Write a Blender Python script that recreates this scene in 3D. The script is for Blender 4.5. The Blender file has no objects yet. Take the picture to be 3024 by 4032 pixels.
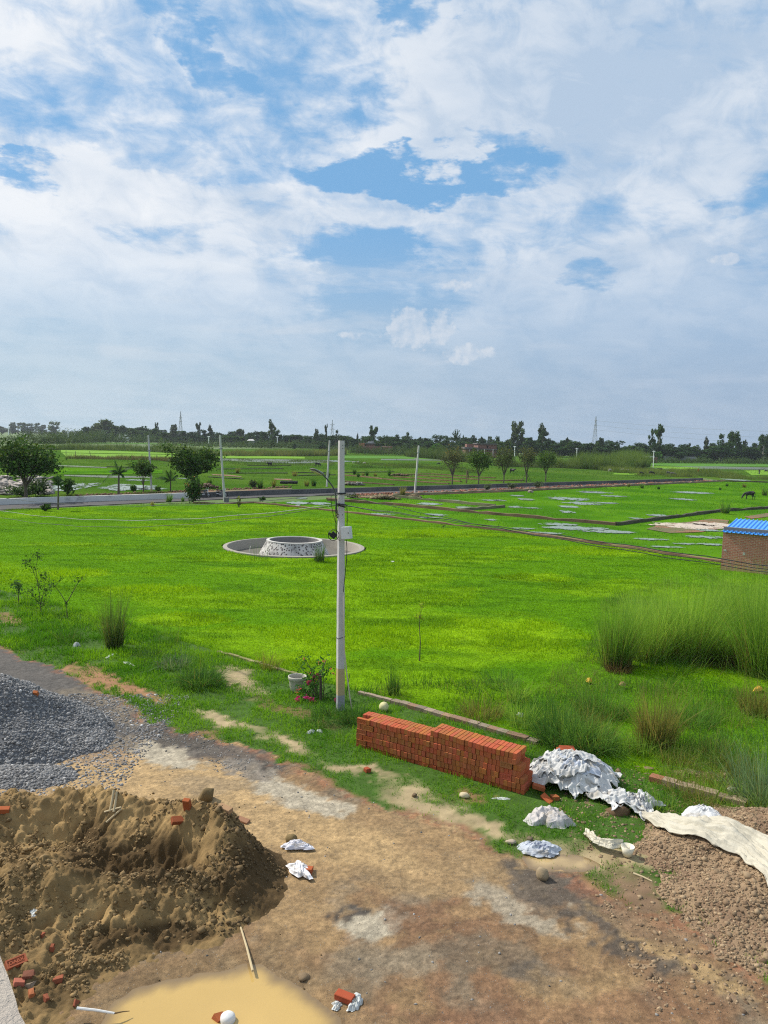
import bpy, bmesh, math, random
import numpy as np
from mathutils import Vector, Matrix, Quaternion
R = math.radians
scene = bpy.context.scene
COL = scene.collection
# ------------------------------------------------------------------ camera
FPX, HOR, CAMH = 3030.0, 1735.0, 6.4          # focal length in photo pixels, horizon row at the middle, eye height
ROLL = math.atan(0.029)                         # the horizon drops to the right
PITCH = math.atan((2016 - HOR) / FPX)
cam_d = bpy.data.cameras.new('camera'); cam = bpy.data.objects.new('camera', cam_d); COL.objects.link(cam)
cam.location = (0, 0, CAMH); cam.rotation_euler = (Matrix.Rotation(math.pi / 2 - PITCH, 3, 'X') @ Matrix.Rotation(ROLL, 3, 'Z')).to_euler()
cam_d.sensor_width = 36.0; cam_d.sensor_fit = 'AUTO'; cam_d.lens = 36.0 * FPX / 4032.0
cam_d.clip_start = 0.1; cam_d.clip_end = 9000
scene.camera = cam
scene.view_settings.view_transform = 'Standard'; scene.view_settings.look = 'None'
scene.view_settings.exposure = 0.0; scene.view_settings.gamma = 1.0
scene.cycles.max_bounces = 6; scene.cycles.transparent_max_bounces = 8; scene.cycles.volume_bounces = 0
try:
    scene.cycles.use_denoising = False          # the grass and grit are finer than a denoiser keeps
    scene.cycles.filter_width = 1.15
except Exception: pass
# ------------------------------------------------------------------ sun
SUN_EL = R(44); SAZ = Vector((-0.86, 0.51, 0)).normalized()
SUND = Vector((SAZ.x * math.cos(SUN_EL), SAZ.y * math.cos(SUN_EL), math.sin(SUN_EL)))
sl = bpy.data.lights.new('sun', 'SUN'); sun = bpy.data.objects.new('sun', sl); COL.objects.link(sun)
sl.energy = 4.9; sl.angle = R(0.6); sl.color = (1.0, 0.94, 0.84)
sun.rotation_euler = (-SUND).to_track_quat('-Z', 'Y').to_euler(); sun.location = SUND * 100

# ------------------------------------------------------------------ picture-to-ground helpers (used to survey the layout)
CP, SP = math.cos(PITCH), math.sin(PITCH); CR, SR = math.cos(ROLL), math.sin(ROLL)
def ray(px, py):
    xc = (px - 1512) / FPX; yc = -(py - 2016) / FPX
    xc, yc = xc * CR - yc * SR, yc * CR + xc * SR
    return Vector((xc, CP + yc * SP, -SP + yc * CP))
def G(px, py, z=0.0):
    d = ray(px, py); t = (z - CAMH) / d.z
    return Vector((d.x * t, d.y * t, z))
K = 3024 / 1659.0
def F(x, y, z=0.0): return G(x * K, y * K, z)
def AT(px, py, Y):
    d = ray(px, py); t = Y / d.y
    return Vector((d.x * t, Y, CAMH + d.z * t))
def proj(x, y, z=0.0):
    """numpy: world -> full-view pixel"""
    dz = z - CAMH
    depth = y * CP - dz * SP; up = y * SP + dz * CP
    depth = np.maximum(depth, 0.05)
    u, v = x / depth, up / depth; u, v = u * CR + v * SR, v * CR - u * SR
    return (1512 + FPX * u) / K, (2016 - FPX * v) / K

# ------------------------------------------------------------------ world
class NT:
    def __init__(s, nt): s.nt = nt
    def n(s, t, **kw):
        nd = s.nt.nodes.new(t)
        for k, v in kw.items():
            if k.startswith('i_'):
                key = k[2:]
                key = int(key) if key.isdigit() else key.replace('_', ' ')
                s.set(nd.inputs[key], v)
            else: setattr(nd, k, v)
        return nd
    def set(s, sock, v):
        if hasattr(v, 'is_output'): s.nt.links.new(v, sock)
        elif hasattr(v, 'outputs'): s.nt.links.new(v.outputs[0], sock)
        else: sock.default_value = v
    def m(s, op, a, b=0.0, c=0.0, clamp=False):
        nd = s.nt.nodes.new('ShaderNodeMath'); nd.operation = op; nd.use_clamp = clamp
        s.set(nd.inputs[0], a); s.set(nd.inputs[1], b); s.set(nd.inputs[2], c)
        return nd.outputs[0]
    def mix(s, f, a, b, blend='MIX'):
        nd = s.nt.nodes.new('ShaderNodeMix'); nd.data_type = 'RGBA'; nd.blend_type = blend
        s.set(nd.inputs[0], f)
        for sock, v in ((nd.inputs[6], a), (nd.inputs[7], b)):
            if isinstance(v, (tuple, list)) and len(v) == 3: v = (*v, 1)
            s.set(sock, v)
        return nd.outputs[2]
    def ramp(s, f, lo, hi):
        nd = s.nt.nodes.new('ShaderNodeMapRange'); nd.interpolation_type = 'SMOOTHSTEP'
        s.set(nd.inputs[0], f); nd.inputs[1].default_value = lo; nd.inputs[2].default_value = hi
        return nd.outputs[0]
    def noise(s, vec, scale, detail=4, rough=0.55, dist=0.0, lac=2.0):
        nd = s.n('ShaderNodeTexNoise'); s.set(nd.inputs['Vector'], vec)
        nd.inputs['Scale'].default_value = scale; nd.inputs['Detail'].default_value = detail
        nd.inputs['Roughness'].default_value = rough; nd.inputs['Distortion'].default_value = dist
        return nd.outputs[0]
    def vec(s, x, y, z=0.0):
        nd = s.nt.nodes.new('ShaderNodeCombineXYZ')
        for i, v in enumerate((x, y, z)): s.set(nd.inputs[i], v)
        return nd.outputs[0]
    def vmul(s, v, k):
        nd = s.nt.nodes.new('ShaderNodeVectorMath'); nd.operation = 'MULTIPLY'
        s.set(nd.inputs[0], v); nd.inputs[1].default_value = k
        return nd.outputs[0]
    def vadd(s, v, k):
        nd = s.nt.nodes.new('ShaderNodeVectorMath'); nd.operation = 'ADD'
        s.set(nd.inputs[0], v); s.set(nd.inputs[1], k)
        return nd.outputs[0]

world = bpy.data.worlds.new('World'); scene.world = world; world.use_nodes = True
world.node_tree.nodes.clear()
w = NT(world.node_tree)
SKYK = 10.0                                    # background strength 0.1
sky = w.n('ShaderNodeTexSky'); sky.sky_type = 'NISHITA'; sky.sun_disc = False
sky.sun_elevation = SUN_EL; sky.sun_rotation = math.atan2(SAZ.x, SAZ.y); sky.altitude = 100
sky.air_density = 1.0; sky.dust_density = 1.2; sky.ozone_density = 2.0
tc = w.n('ShaderNodeTexCoord'); dirv = tc.outputs['Generated']
sep = w.n('ShaderNodeSeparateXYZ'); w.set(sep.inputs[0], dirv)
dx, dy, dz = sep.outputs
el = w.m('ARCSINE', dz); az = w.m('ARCTAN2', dx, dy)
def azel(x, y):
    d = ray(x * K, y * K).normalized()
    return math.atan2(d.x, d.y), math.asin(d.z)
RADPX = K / FPX
def blob(x, y, rx, ry, tilt=0.0, src=None):
    a0, e0 = azel(x, y)
    u = w.m('SUBTRACT', src[0] if src else az, a0); v = w.m('SUBTRACT', src[1] if src else el, e0)
    if tilt:
        c, s_ = math.cos(tilt), math.sin(tilt)
        u, v = w.m('ADD', w.m('MULTIPLY', u, c), w.m('MULTIPLY', v, s_)), w.m('SUBTRACT', w.m('MULTIPLY', v, c), w.m('MULTIPLY', u, s_))
    u = w.m('DIVIDE', u, rx * RADPX); v = w.m('DIVIDE', v, ry * RADPX)
    r2 = w.m('ADD', w.m('MULTIPLY', u, u), w.m('MULTIPLY', v, v))
    return w.m('SUBTRACT', 1.0, r2, clamp=True)
zc = w.m('ADD', w.m('MAXIMUM', dz, 0.0), 0.16)
P = w.vec(w.m('DIVIDE', dx, zc), w.m('DIVIDE', dy, zc), 0.0)
Pn = w.noise(P, 1.7, 9, 0.56, 0.35)
Sd = SAZ * 0.16
Pl = w.noise(w.vadd(P, (Sd.x, Sd.y, 0.0)), 1.7, 5, 0.5, 0.35)
# finer mackerel break-up across the upper sky
Pm = w.noise(w.vmul(P, (1.0, 1.35, 1.0)), 7.5, 6, 0.60, 0.6)
Pa = w.noise(w.vec(w.m('MULTIPLY', az, 15.0), w.m('ADD', w.m('MULTIPLY', el, 21.0), w.m('MULTIPLY', az, 3.0)), 1.7), 1.0, 7, 0.60, 0.5)
nn = w.m('ADD', w.m('MULTIPLY', Pn, 0.46), w.m('ADD', w.m('MULTIPLY', Pm, 0.22), w.m('MULTIPLY', Pa, 0.32)))
# wobble the az/el coordinates so that the openings have ragged edges
wob1 = w.noise(w.vec(w.m('MULTIPLY', az, 9.0), w.m('MULTIPLY', el, 22.0)), 1.0, 6, 0.6)
wob2 = w.noise(w.vec(w.m('MULTIPLY', az, 9.0), w.m('MULTIPLY', el, 22.0), 7.3), 1.0, 6, 0.6)
azw = w.m('ADD', az, w.m('MULTIPLY', w.m('SUBTRACT', wob1, 0.5), 0.25))
elw = w.m('ADD', el, w.m('MULTIPLY', w.m('SUBTRACT', wob2, 0.5), 0.14))
W2 = (azw, elw)
cov = w.m('ADD', nn, 0.082)
def add(a, b, k): return w.m('ADD', a, w.m('MULTIPLY', b, k))
for (x, y, rx, ry, t, k) in (
        (900, 372, 300, 52, 0.0, -0.31), (1060, 290, 60, 50, 0, -0.22), (790, 545, 190, 50, 0.05, -0.19), (850, 640, 220, 90, 0.1, -0.17), (380, 190, 420, 190, 0.1, -0.075), (690, 110, 260, 110, 0, -0.05),
        (30, 385, 100, 36, 0, -0.26), (60, 240, 120, 60, 0, -0.08), (440, 100, 130, 40, -0.6, -0.12),
        (1280, 585, 80, 28, 0, -0.24), (1640, 440, 80, 45, 0.2, -0.14), (780, 200, 160, 50, 0.2, -0.08), (900, 20, 60, 60, 0, -0.14),
        (1230, 200, 420, 190, 0, 0.12), (300, 420, 330, 50, 0.1, 0.12), (1300, 680, 380, 150, 0, 0.2), (300, 620, 380, 120, 0, 0.16),
        (990, 345, 60, 34, 0, 0.22), (890, 350, 46, 16, 0, 0.22)):
    cov = add(cov, blob(x, y, rx, ry, t, W2), k)
dens = w.ramp(cov, 0.41, 0.64)
lit = w.m('ADD', 0.5, w.m('MULTIPLY', w.m('SUBTRACT', Pn, Pl), 2.6), clamp=True)
thick = w.ramp(nn, 0.42, 0.72)
lit = w.m('ADD', w.m('MULTIPLY', lit, 0.62), w.m('MULTIPLY', w.ramp(Pa, 0.36, 0.62), 0.36))
lit = w.m('SUBTRACT', lit, w.m('MULTIPLY', thick, 0.10))
side = w.ramp(az, -0.5, 0.5)                          # left (towards the sun) brighter
lit = w.m('ADD', lit, w.m('MULTIPLY', w.m('SUBTRACT', 0.5, side), 0.62), clamp=True)
for (x, y, rx, ry, t, k) in ((1230, 250, 300, 110, -0.2, -0.26), (1330, 330, 260, 70, 0, -0.14), (520, 500, 260, 60, 0, -0.30), (1500, 60, 260, 150, 0, -0.18), (350, 330, 160, 40, 0, -0.15)):
    lit = w.m('ADD', lit, w.m('MULTIPLY', blob(x, y, rx, ry, t, W2), k), clamp=True)
def sc(c): return tuple(v * SKYK for v in c)
ccol = w.mix(lit, sc((0.50, 0.615, 0.765)), sc((0.96, 0.97, 0.985)))
bluek = w.mix(1.0, sky.outputs[0], (0.62, 0.80, 0.98), 'MULTIPLY')
base = w.mix(0.75, bluek, sc((0.225, 0.485, 0.80)))
# milky air low over the horizon
hazc = w.mix(side, sc((0.51, 0.64, 0.735)), sc((0.36, 0.465, 0.61)))
hz = w.ramp(el, R(17), R(2.0))
upper = w.mix(w.m('MULTIPLY', hz, 0.90), base, hazc)
strk = w.noise(w.vec(w.m('MULTIPLY', az, 4.0), w.m('MULTIPLY', el, 24.0), 3.0), 1.3, 6, 0.55, 0.4)
dens = w.m('MULTIPLY', dens, w.m('SUBTRACT', 1.0, w.m('MULTIPLY', w.ramp(el, R(15), R(4)), 0.82)))
out = w.mix(w.m('MULTIPLY', dens, 0.90), upper, ccol)
sden = w.m('MULTIPLY', w.ramp(strk, 0.50, 0.72), w.m('MULTIPLY', w.ramp(el, R(2.5), R(6)), w.ramp(el, R(17), R(10))))
out = w.mix(w.m('MULTIPLY', sden, 0.45), out, w.mix(side, sc((0.68, 0.75, 0.82)), sc((0.56, 0.64, 0.76))))
# the two distant cumulus heads
fine = w.noise(w.vec(w.m('MULTIPLY', az, 55.0), w.m('MULTIPLY', el, 55.0)), 1.0, 6, 0.6)
fine2 = w.noise(w.vadd(w.vec(w.m('MULTIPLY', az, 55.0), w.m('MULTIPLY', el, 55.0)), (-0.35, 0.25, 0)), 1.0, 6, 0.6)
cum = None
for (x, y, rx, ry, k) in ((885, 710, 62, 58, 1.0), (955, 710, 38, 52, 0.9), (1010, 765, 70, 26, 0.8), (770, 725, 60, 12, 0.55), (1565, 560, 45, 14, 0.8), (985, 615, 40, 20, 0.6)):
    b = w.m('MULTIPLY', blob(x, y, rx, ry), k); cum = b if cum is None else w.m('MAXIMUM', cum, b)
cden = w.ramp(w.m('ADD', cum, w.m('MULTIPLY', w.m('SUBTRACT', fine, 0.5), 2.4)), 0.22, 0.70)
cden = w.m('MULTIPLY', cden, w.ramp(cum, 0.0, 0.15))
clit = w.m('ADD', 0.62, w.m('MULTIPLY', w.m('SUBTRACT', fine, fine2), 2.2), clamp=True)
out = w.mix(w.m('MULTIPLY', cden, 0.52), out, w.mix(clit, sc((0.47, 0.59, 0.74)), sc((0.80, 0.82, 0.86))))
low = w.ramp(el, R(-0.5), R(-4))
out = w.mix(low, out, sc((0.25, 0.30, 0.25)))
bg = w.n('ShaderNodeBackground'); w.set(bg.inputs[0], out); bg.inputs[1].default_value = 1.0 / SKYK
wo = w.n('ShaderNodeOutputWorld'); w.set(wo.inputs[0], bg.outputs[0])

# ------------------------------------------------------------------ generic helpers
def hash2(ix, iy, seed):
    n = (ix.astype(np.int64) * 374761393 + iy.astype(np.int64) * 668265263 + seed * 1274126177) & 0xffffffff
    n = ((n ^ (n >> 13)) * 1274126177) & 0xffffffff
    n = (n ^ (n >> 16)) & 0xffffff
    return n / float(0xffffff)
def vnoise(x, y, seed=0):
    x = np.asarray(x, float); y = np.asarray(y, float)
    ix = np.floor(x); iy = np.floor(y); fx = x - ix; fy = y - iy
    fx = fx * fx * (3 - 2 * fx); fy = fy * fy * (3 - 2 * fy)
    a = hash2(ix, iy, seed); b = hash2(ix + 1, iy, seed); c = hash2(ix, iy + 1, seed); d = hash2(ix + 1, iy + 1, seed)
    return (a * (1 - fx) + b * fx) * (1 - fy) + (c * (1 - fx) + d * fx) * fy
def fbm(x, y, o=4, seed=0, g=0.5):
    s = 0; a = 1; t = 0
    for k in range(o):
        s = s + a * vnoise(x * 2 ** k + 17.3 * k, y * 2 ** k - 9.1 * k, seed + k); t += a; a *= g
    return s / t
def sstep(x, a, b):
    t = np.clip((x - a) / (b - a), 0, 1); return t * t * (3 - 2 * t)
def in_poly(x, y, poly):
    ins = np.zeros(np.shape(x), bool); n = len(poly)
    for i in range(n):
        x1, y1 = poly[i][:2]; x2, y2 = poly[(i + 1) % n][:2]
        if y1 == y2: continue
        c = ((y1 > y) != (y2 > y)) & (x < (x2 - x1) * (y - y1) / (y2 - y1) + x1)
        ins ^= c
    return ins
def pl_dist(x, y, pts):
    """distance to an open polyline and the sign (left of it positive)"""
    best = np.full(np.shape(x), 1e9); sg = np.ones(np.shape(x))
    for (a, b) in zip(pts[:-1], pts[1:]):
        ax, ay = a[0], a[1]; bx, by = b[0] - ax, b[1] - ay
        t = np.clip(((x - ax) * bx + (y - ay) * by) / (bx * bx + by * by), 0, 1)
        dxx = x - ax - t * bx; dyy = y - ay - t * by; d = np.hypot(dxx, dyy)
        s = np.sign(bx * (y - ay) - by * (x - ax)); m = d < best
        best = np.where(m, d, best); sg = np.where(m, s, sg)
    return best * sg

def link(o, parent=None):
    COL.objects.link(o)
    if parent is not None: o.parent = parent
    return o
def tag(o, label=None, cat=None, group=None, kind=None):
    if label: o['label'] = label
    if cat: o['category'] = cat
    if group: o['group'] = group
    if kind: o['kind'] = kind
    return o
def thing(name, label, cat, loc=(0, 0, 0), rotz=0.0, group=None):
    o = bpy.data.objects.new(name, None); COL.objects.link(o); o.empty_display_size = 0.2
    o.location = loc; o.rotation_euler = (0, 0, rotz)
    return tag(o, label, cat, group)
def np_mesh(name, V, Fs, mat, parent=None, col=None, smooth=False, loc=None, fcol=None):
    """V (n,3); Fs list of (m,k) int arrays"""
    V = np.asarray(V, np.float32)
    if parent is not None and loc is None: V = V - np.array(parent.location, np.float32)
    if loc is not None: V = V - np.array(loc, np.float32)
    me = bpy.data.meshes.new(name)
    me.vertices.add(len(V)); me.vertices.foreach_set('co', V.ravel())
    lv = np.concatenate([f.ravel() for f in Fs]).astype(np.int32)
    ls = []; lt = []; st = 0
    for f in Fs:
        k = f.shape[1]; ls.append(st + np.arange(len(f)) * k); lt.append(np.full(len(f), k)); st += f.size
    ls = np.concatenate(ls).astype(np.int32); lt = np.concatenate(lt).astype(np.int32)
    me.loops.add(len(lv)); me.loops.foreach_set('vertex_index', lv)
    me.polygons.add(len(ls)); me.polygons.foreach_set('loop_start', ls); me.polygons.foreach_set('loop_total', lt)
    if smooth: me.polygons.foreach_set('use_smooth', np.ones(len(ls), bool))
    if col is not None:
        c = np.ones((len(V), 4), np.float32); c[:, :3] = col
        at = me.attributes.new('Col', 'FLOAT_COLOR', 'POINT'); at.data.foreach_set('color', c.ravel())
    me.update(calc_edges=True); me.validate(clean_customdata=False)
    for m_ in (mat if isinstance(mat, (list, tuple)) else [mat]): me.materials.append(m_)
    o = bpy.data.objects.new(name, me)
    if loc is not None: o.location = loc
    return link(o, parent)
def dup(root, loc=None, rotz=None, scale=None, label=None, group=None):
    r = root.copy(); COL.objects.link(r)
    if loc is not None: r.location = loc
    if rotz is not None: r.rotation_euler = (0, 0, rotz)
    if scale is not None: r.scale = scale if hasattr(scale, '__len__') else (scale,) * 3
    if label: r['label'] = label
    if group: r['group'] = group
    for ch in list(root.children):
        c = ch.copy(); COL.objects.link(c); c.parent = r
        for g in list(ch.children):
            e = g.copy(); COL.objects.link(e); e.parent = c
    return r

class MB:
    def __init__(s): s.v = []; s.f = []; s.c = []
    def add(s, V, Fc, col=None):
        b = len(s.v); s.v += [tuple(p) for p in V]; s.f += [tuple(i + b for i in f) for f in Fc]
        s.c += [col or (1, 1, 1)] * len(V)
    def box(s, c, size, rz=0.0, M=None, col=None, taper=1.0):
        hx, hy, hz = [k / 2 for k in size]; V = []
        for z in (-1, 1):
            t = taper if z > 0 else 1.0
            for (x, y) in ((-1, -1), (1, -1), (1, 1), (-1, 1)): V.append(Vector((x * hx * t, y * hy * t, z * hz)))
        Q = M if M is not None else Matrix.Rotation(rz, 3, 'Z')
        V = [Q @ p + Vector(c) for p in V]
        s.add(V, [(3, 2, 1, 0), (4, 5, 6, 7), (0, 1, 5, 4), (1, 2, 6, 5), (2, 3, 7, 6), (3, 0, 4, 7)], col)
    def tube(s, pts, rad, n=8, cap=True, col=None):
        pts = [Vector(p) for p in pts]; m = len(pts)
        rad = [rad] * m if not hasattr(rad, '__len__') else rad
        V = []; up = Vector((0, 0, 1)); prev = None
        for i in range(m):
            d = (pts[min(i + 1, m - 1)] - pts[max(i - 1, 0)])
            d = d.normalized() if d.length > 1e-9 else Vector((0, 0, 1))
            a = prev if prev is not None else (Vector((1, 0, 0)) if abs(d.x) < 0.9 else Vector((0, 1, 0)))
            a = (a - d * a.dot(d)).normalized(); prev = a; b = d.cross(a)
            for k in range(n):
                t = 2 * math.pi * k / n; V.append(pts[i] + (a * math.cos(t) + b * math.sin(t)) * rad[i])
        Fc = []
        for i in range(m - 1):
            for k in range(n):
                k2 = (k + 1) % n; Fc.append((i * n + k, i * n + k2, (i + 1) * n + k2, (i + 1) * n + k))
        if cap: Fc.append(tuple(range(n - 1, -1, -1))); Fc.append(tuple((m - 1) * n + k for k in range(n)))
        s.add(V, Fc, col)
    def lathe(s, prof, c=(0, 0, 0), n=32, col=None, wob=0.0, sx=1.0, sy=1.0, close=False):
        V = []; Fc = []; m = len(prof)
        for (r, z) in prof:
            for k in range(n):
                t = 2 * math.pi * k / n; V.append((c[0] + r * math.cos(t) * sx, c[1] + r * math.sin(t) * sy, c[2] + z))
        for i in range(m - 1 if not close else m):
            j = (i + 1) % m
            for k in range(n):
                k2 = (k + 1) % n; Fc.append((i * n + k, i * n + k2, j * n + k2, j * n + k))
        s.add(V, Fc, col)
    def torus(s, c, rr, r, axis='Y', n=20, m=8, rz=0.0):
        V = []; Fc = []
        for i in range(n):
            a = 2 * math.pi * i / n
            for j in range(m):
                b = 2 * math.pi * j / m; q = rr + r * math.cos(b)
                p = Vector((q * math.cos(a), r * math.sin(b), q * math.sin(a)))
                V.append(Matrix.Rotation(rz, 3, 'Z') @ p + Vector(c))
        for i in range(n):
            for j in range(m):
                i2 = (i + 1) % n; j2 = (j + 1) % m
                Fc.append((i * m + j, i2 * m + j, i2 * m + j2, i * m + j2))
        s.add(V, Fc)
    def build(s, name, mat, parent=None, smooth=False, local=False, bevel=0.0, loc=None):
        off = Vector((0, 0, 0))
        if parent is not None and not local: off = Vector(parent.location)
        if loc is not None: off = Vector(loc)
        me = bpy.data.meshes.new(name)
        me.from_pydata([tuple(Vector(p) - off) for p in s.v], [], s.f)
        at = me.attributes.new('Col', 'FLOAT_COLOR', 'POINT')
        at.data.foreach_set('color', np.array([(*c, 1) for c in s.c], np.float32).ravel())
        if smooth: me.polygons.foreach_set('use_smooth', np.ones(len(me.polygons), bool))
        me.update()
        for m_ in (mat if isinstance(mat, (list, tuple)) else [mat]): me.materials.append(m_)
        o = bpy.data.objects.new(name, me)
        if loc is not None: o.location = loc
        link(o, parent)
        if bevel:
            bm = bmesh.new(); bm.from_mesh(me)
            bmesh.ops.bevel(bm, geom=[e for e in bm.edges], offset=bevel, segments=1, affect='EDGES', profile=0.5)
            bm.to_mesh(me); bm.free()
        return o

# ------------------------------------------------------------------ materials
def newmat(name):
    m = bpy.data.materials.new(name); m.use_nodes = True; m.node_tree.nodes.clear()
    return m, NT(m.node_tree)
def finish(t, bsdf):
    o = t.n('ShaderNodeOutputMaterial'); t.set(o.inputs[0], bsdf)
def surf(name, rgb=None, rough=0.85, var=0.25, scale=6.0, bump=0.25, metal=0.0, attr=False, rgb2=None, mscale=None, bdist=0.02, spec=0.3, fine=None, coords='Object', lo=0.4, hi=0.6):
    m, t = newmat(name)
    c = t.n('ShaderNodeTexCoord').outputs[coords] if coords != 'Position' else t.n('ShaderNodeNewGeometry').outputs[0]
    n1 = t.noise(c, scale, 6, 0.6); n2 = t.noise(c, scale * 7.3, 5, 0.6)
    base = t.n('ShaderNodeAttribute', attribute_name='Col').outputs['Color'] if attr else (*rgb, 1)
    if attr and rgb: base = t.mix(1.0, base, rgb, 'MULTIPLY')
    if rgb2: base = t.mix(t.ramp(t.noise(c, mscale or scale * 0.4, 6, 0.62, 0.3), lo, hi), base, rgb2)
    k = t.m('ADD', t.m('MULTIPLY', n1, 0.6), t.m('MULTIPLY', n2, 0.4))
    f = t.m('ADD', 1.0 - var, t.m('MULTIPLY', k, 2 * var))
    col = t.mix(1.0, base, t.vec(f, f, f), 'MULTIPLY')
    b = t.n('ShaderNodeBsdfPrincipled'); t.set(b.inputs['Base Color'], col)
    b.inputs['Roughness'].default_value = rough; b.inputs['Metallic'].default_value = metal
    b.inputs['Specular IOR Level'].default_value = spec
    if bump:
        bn = t.n('ShaderNodeBump'); bn.inputs['Strength'].default_value = bump; bn.inputs['Distance'].default_value = bdist
        t.set(bn.inputs['Height'], t.m('ADD', n1, t.m('MULTIPLY', n2, 0.5))); t.set(b.inputs['Normal'], bn.outputs[0])
    finish(t, b.outputs[0]); return m
def leaf(name, rgb=(1, 1, 1), transl=0.35, rough=0.6, attr=True, yel=1.25):
    m, t = newmat(name)
    base = t.n('ShaderNodeAttribute', attribute_name='Col').outputs['Color'] if attr else None
    col = t.mix(1.0, base, rgb, 'MULTIPLY') if attr else (*rgb, 1)
    b = t.n('ShaderNodeBsdfPrincipled'); t.set(b.inputs['Base Color'], col)
    b.inputs['Roughness'].default_value = rough; b.inputs['Specular IOR Level'].default_value = 0.05
    tr = t.n('ShaderNodeBsdfTranslucent'); t.set(tr.inputs[0], t.mix(1.0, col, (yel, 1.12, 0.7), 'MULTIPLY'))
    mx = t.n('ShaderNodeMixShader'); mx.inputs[0].default_value = transl
    t.set(mx.inputs[1], b.outputs[0]); t.set(mx.inputs[2], tr.outputs[0])
    finish(t, mx.outputs[0]); return m
# ================================================================== TERRAIN
rng = np.random.default_rng(7)
M_ground = surf('far_ground', (0.085, 0.135, 0.035), rgb2=(0.10, 0.165, 0.03), scale=0.05, mscale=0.012, var=0.25, bump=0.0, coords='Position')
m, t = newmat('lawn_turf'); gp = t.n('ShaderNodeNewGeometry').outputs[0]; ac = t.n('ShaderNodeAttribute', attribute_name='Col').outputs['Color']
n1 = t.noise(gp, 2.6, 6, .65); n2 = t.noise(gp, 13, 5, .65); f_ = t.m('MAXIMUM', t.m('ADD', -0.45, t.m('ADD', t.m('MULTIPLY', n1, 1.3), t.m('MULTIPLY', n2, 1.6))), 0.18)
b_ = t.n('ShaderNodeBsdfPrincipled'); t.set(b_.inputs['Base Color'], t.mix(1.0, ac, t.vec(f_, f_, f_), 'MULTIPLY')); b_.inputs['Roughness'].default_value = 0.95; b_.inputs['Specular IOR Level'].default_value = 0.02
bn = t.n('ShaderNodeBump'); bn.inputs['Strength'].default_value = 0.9; bn.inputs['Distance'].default_value = 0.10; t.set(bn.inputs['Height'], t.m('ADD', n1, t.m('MULTIPLY', n2, 0.6))); t.set(b_.inputs['Normal'], bn.outputs[0]); finish(t, b_.outputs[0]); M_lawn_base = m
m, t = newmat('road_surface'); gp = t.n('ShaderNodeNewGeometry').outputs[0]; ac = t.n('ShaderNodeAttribute', attribute_name='Col').outputs['Color']
n1 = t.noise(gp, 2.2, 6, .65); n2 = t.noise(gp, 16, 6, .7); n3 = t.noise(gp, 70, 4, .7); vo = t.n('ShaderNodeTexVoronoi'); t.set(vo.inputs['Vector'], gp); vo.inputs['Scale'].default_value = 42
vs = t.n('ShaderNodeSeparateXYZ'); t.set(vs.inputs[0], vo.outputs['Color'])
f_ = t.m('MAXIMUM', t.m('ADD', -0.80, t.m('ADD', t.m('MULTIPLY', n1, 0.8), t.m('ADD', t.m('MULTIPLY', n2, 1.8), t.m('MULTIPLY', n3, 1.0)))), 0.15)
col = t.mix(1.0, ac, t.vec(f_, f_, f_), 'MULTIPLY')
spk = t.m('MULTIPLY', t.ramp(vo.outputs['Distance'], 0.30, 0.20), t.m('GREATER_THAN', vs.outputs[0], 0.78))       # embedded grit
col = t.mix(t.m('MULTIPLY', spk, 0.8), col, t.mix(vs.outputs[1], (0.06, 0.055, 0.05), (0.42, 0.37, 0.30)))
b_ = t.n('ShaderNodeBsdfPrincipled'); t.set(b_.inputs['Base Color'], col); t.set(b_.inputs['Roughness'], t.m('ADD', 0.62, t.m('MULTIPLY', n1, 0.4))); b_.inputs['Specular IOR Level'].default_value = 0.25
bn = t.n('ShaderNodeBump'); bn.inputs['Strength'].default_value = 0.8; bn.inputs['Distance'].default_value = 0.022; t.set(bn.inputs['Height'], t.m('ADD', n2, t.m('ADD', t.m('MULTIPLY', n3, 0.5), t.m('MULTIPLY', spk, 0.4)))); t.set(b_.inputs['Normal'], bn.outputs[0])
finish(t, b_.outputs[0]); M_road = m
M_verge = surf('verge_soil', attr=True, scale=7, var=0.3, bump=0.5, bdist=0.02, coords='Position', spec=0.1)

# ---- fountain position (the big ground sheet and the lawn have a hole for its sunk basin)
FC = None; FR = 0
FC = G(1159, 2154); FR = 272 * (FC.y * CP + CAMH * SP) / FPX
# big ground sheet: polar grid round the basin, out to the horizon
NA = 96; rad = np.array([FR + 0.02, 6, 9, 14, 20, 30, 45, 70, 110, 180, 300, 500, 900, 1600, 3000, 5500.0])
th = np.arange(NA) * 2 * np.pi / NA
V = np.stack([FC.x + rad[:, None] * np.cos(th), FC.y + rad[:, None] * np.sin(th), np.full((len(rad), NA), -0.12)], -1).reshape(-1, 3)
i, k = np.meshgrid(np.arange(len(rad) - 1), np.arange(NA), indexing='ij'); k2 = (k + 1) % NA
Q = np.stack([i * NA + k, (i + 1) * NA + k, (i + 1) * NA + k2, i * NA + k2], -1).reshape(-1, 4)
tag(np_mesh('ground', V, [Q], M_ground), kind='structure')

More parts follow.
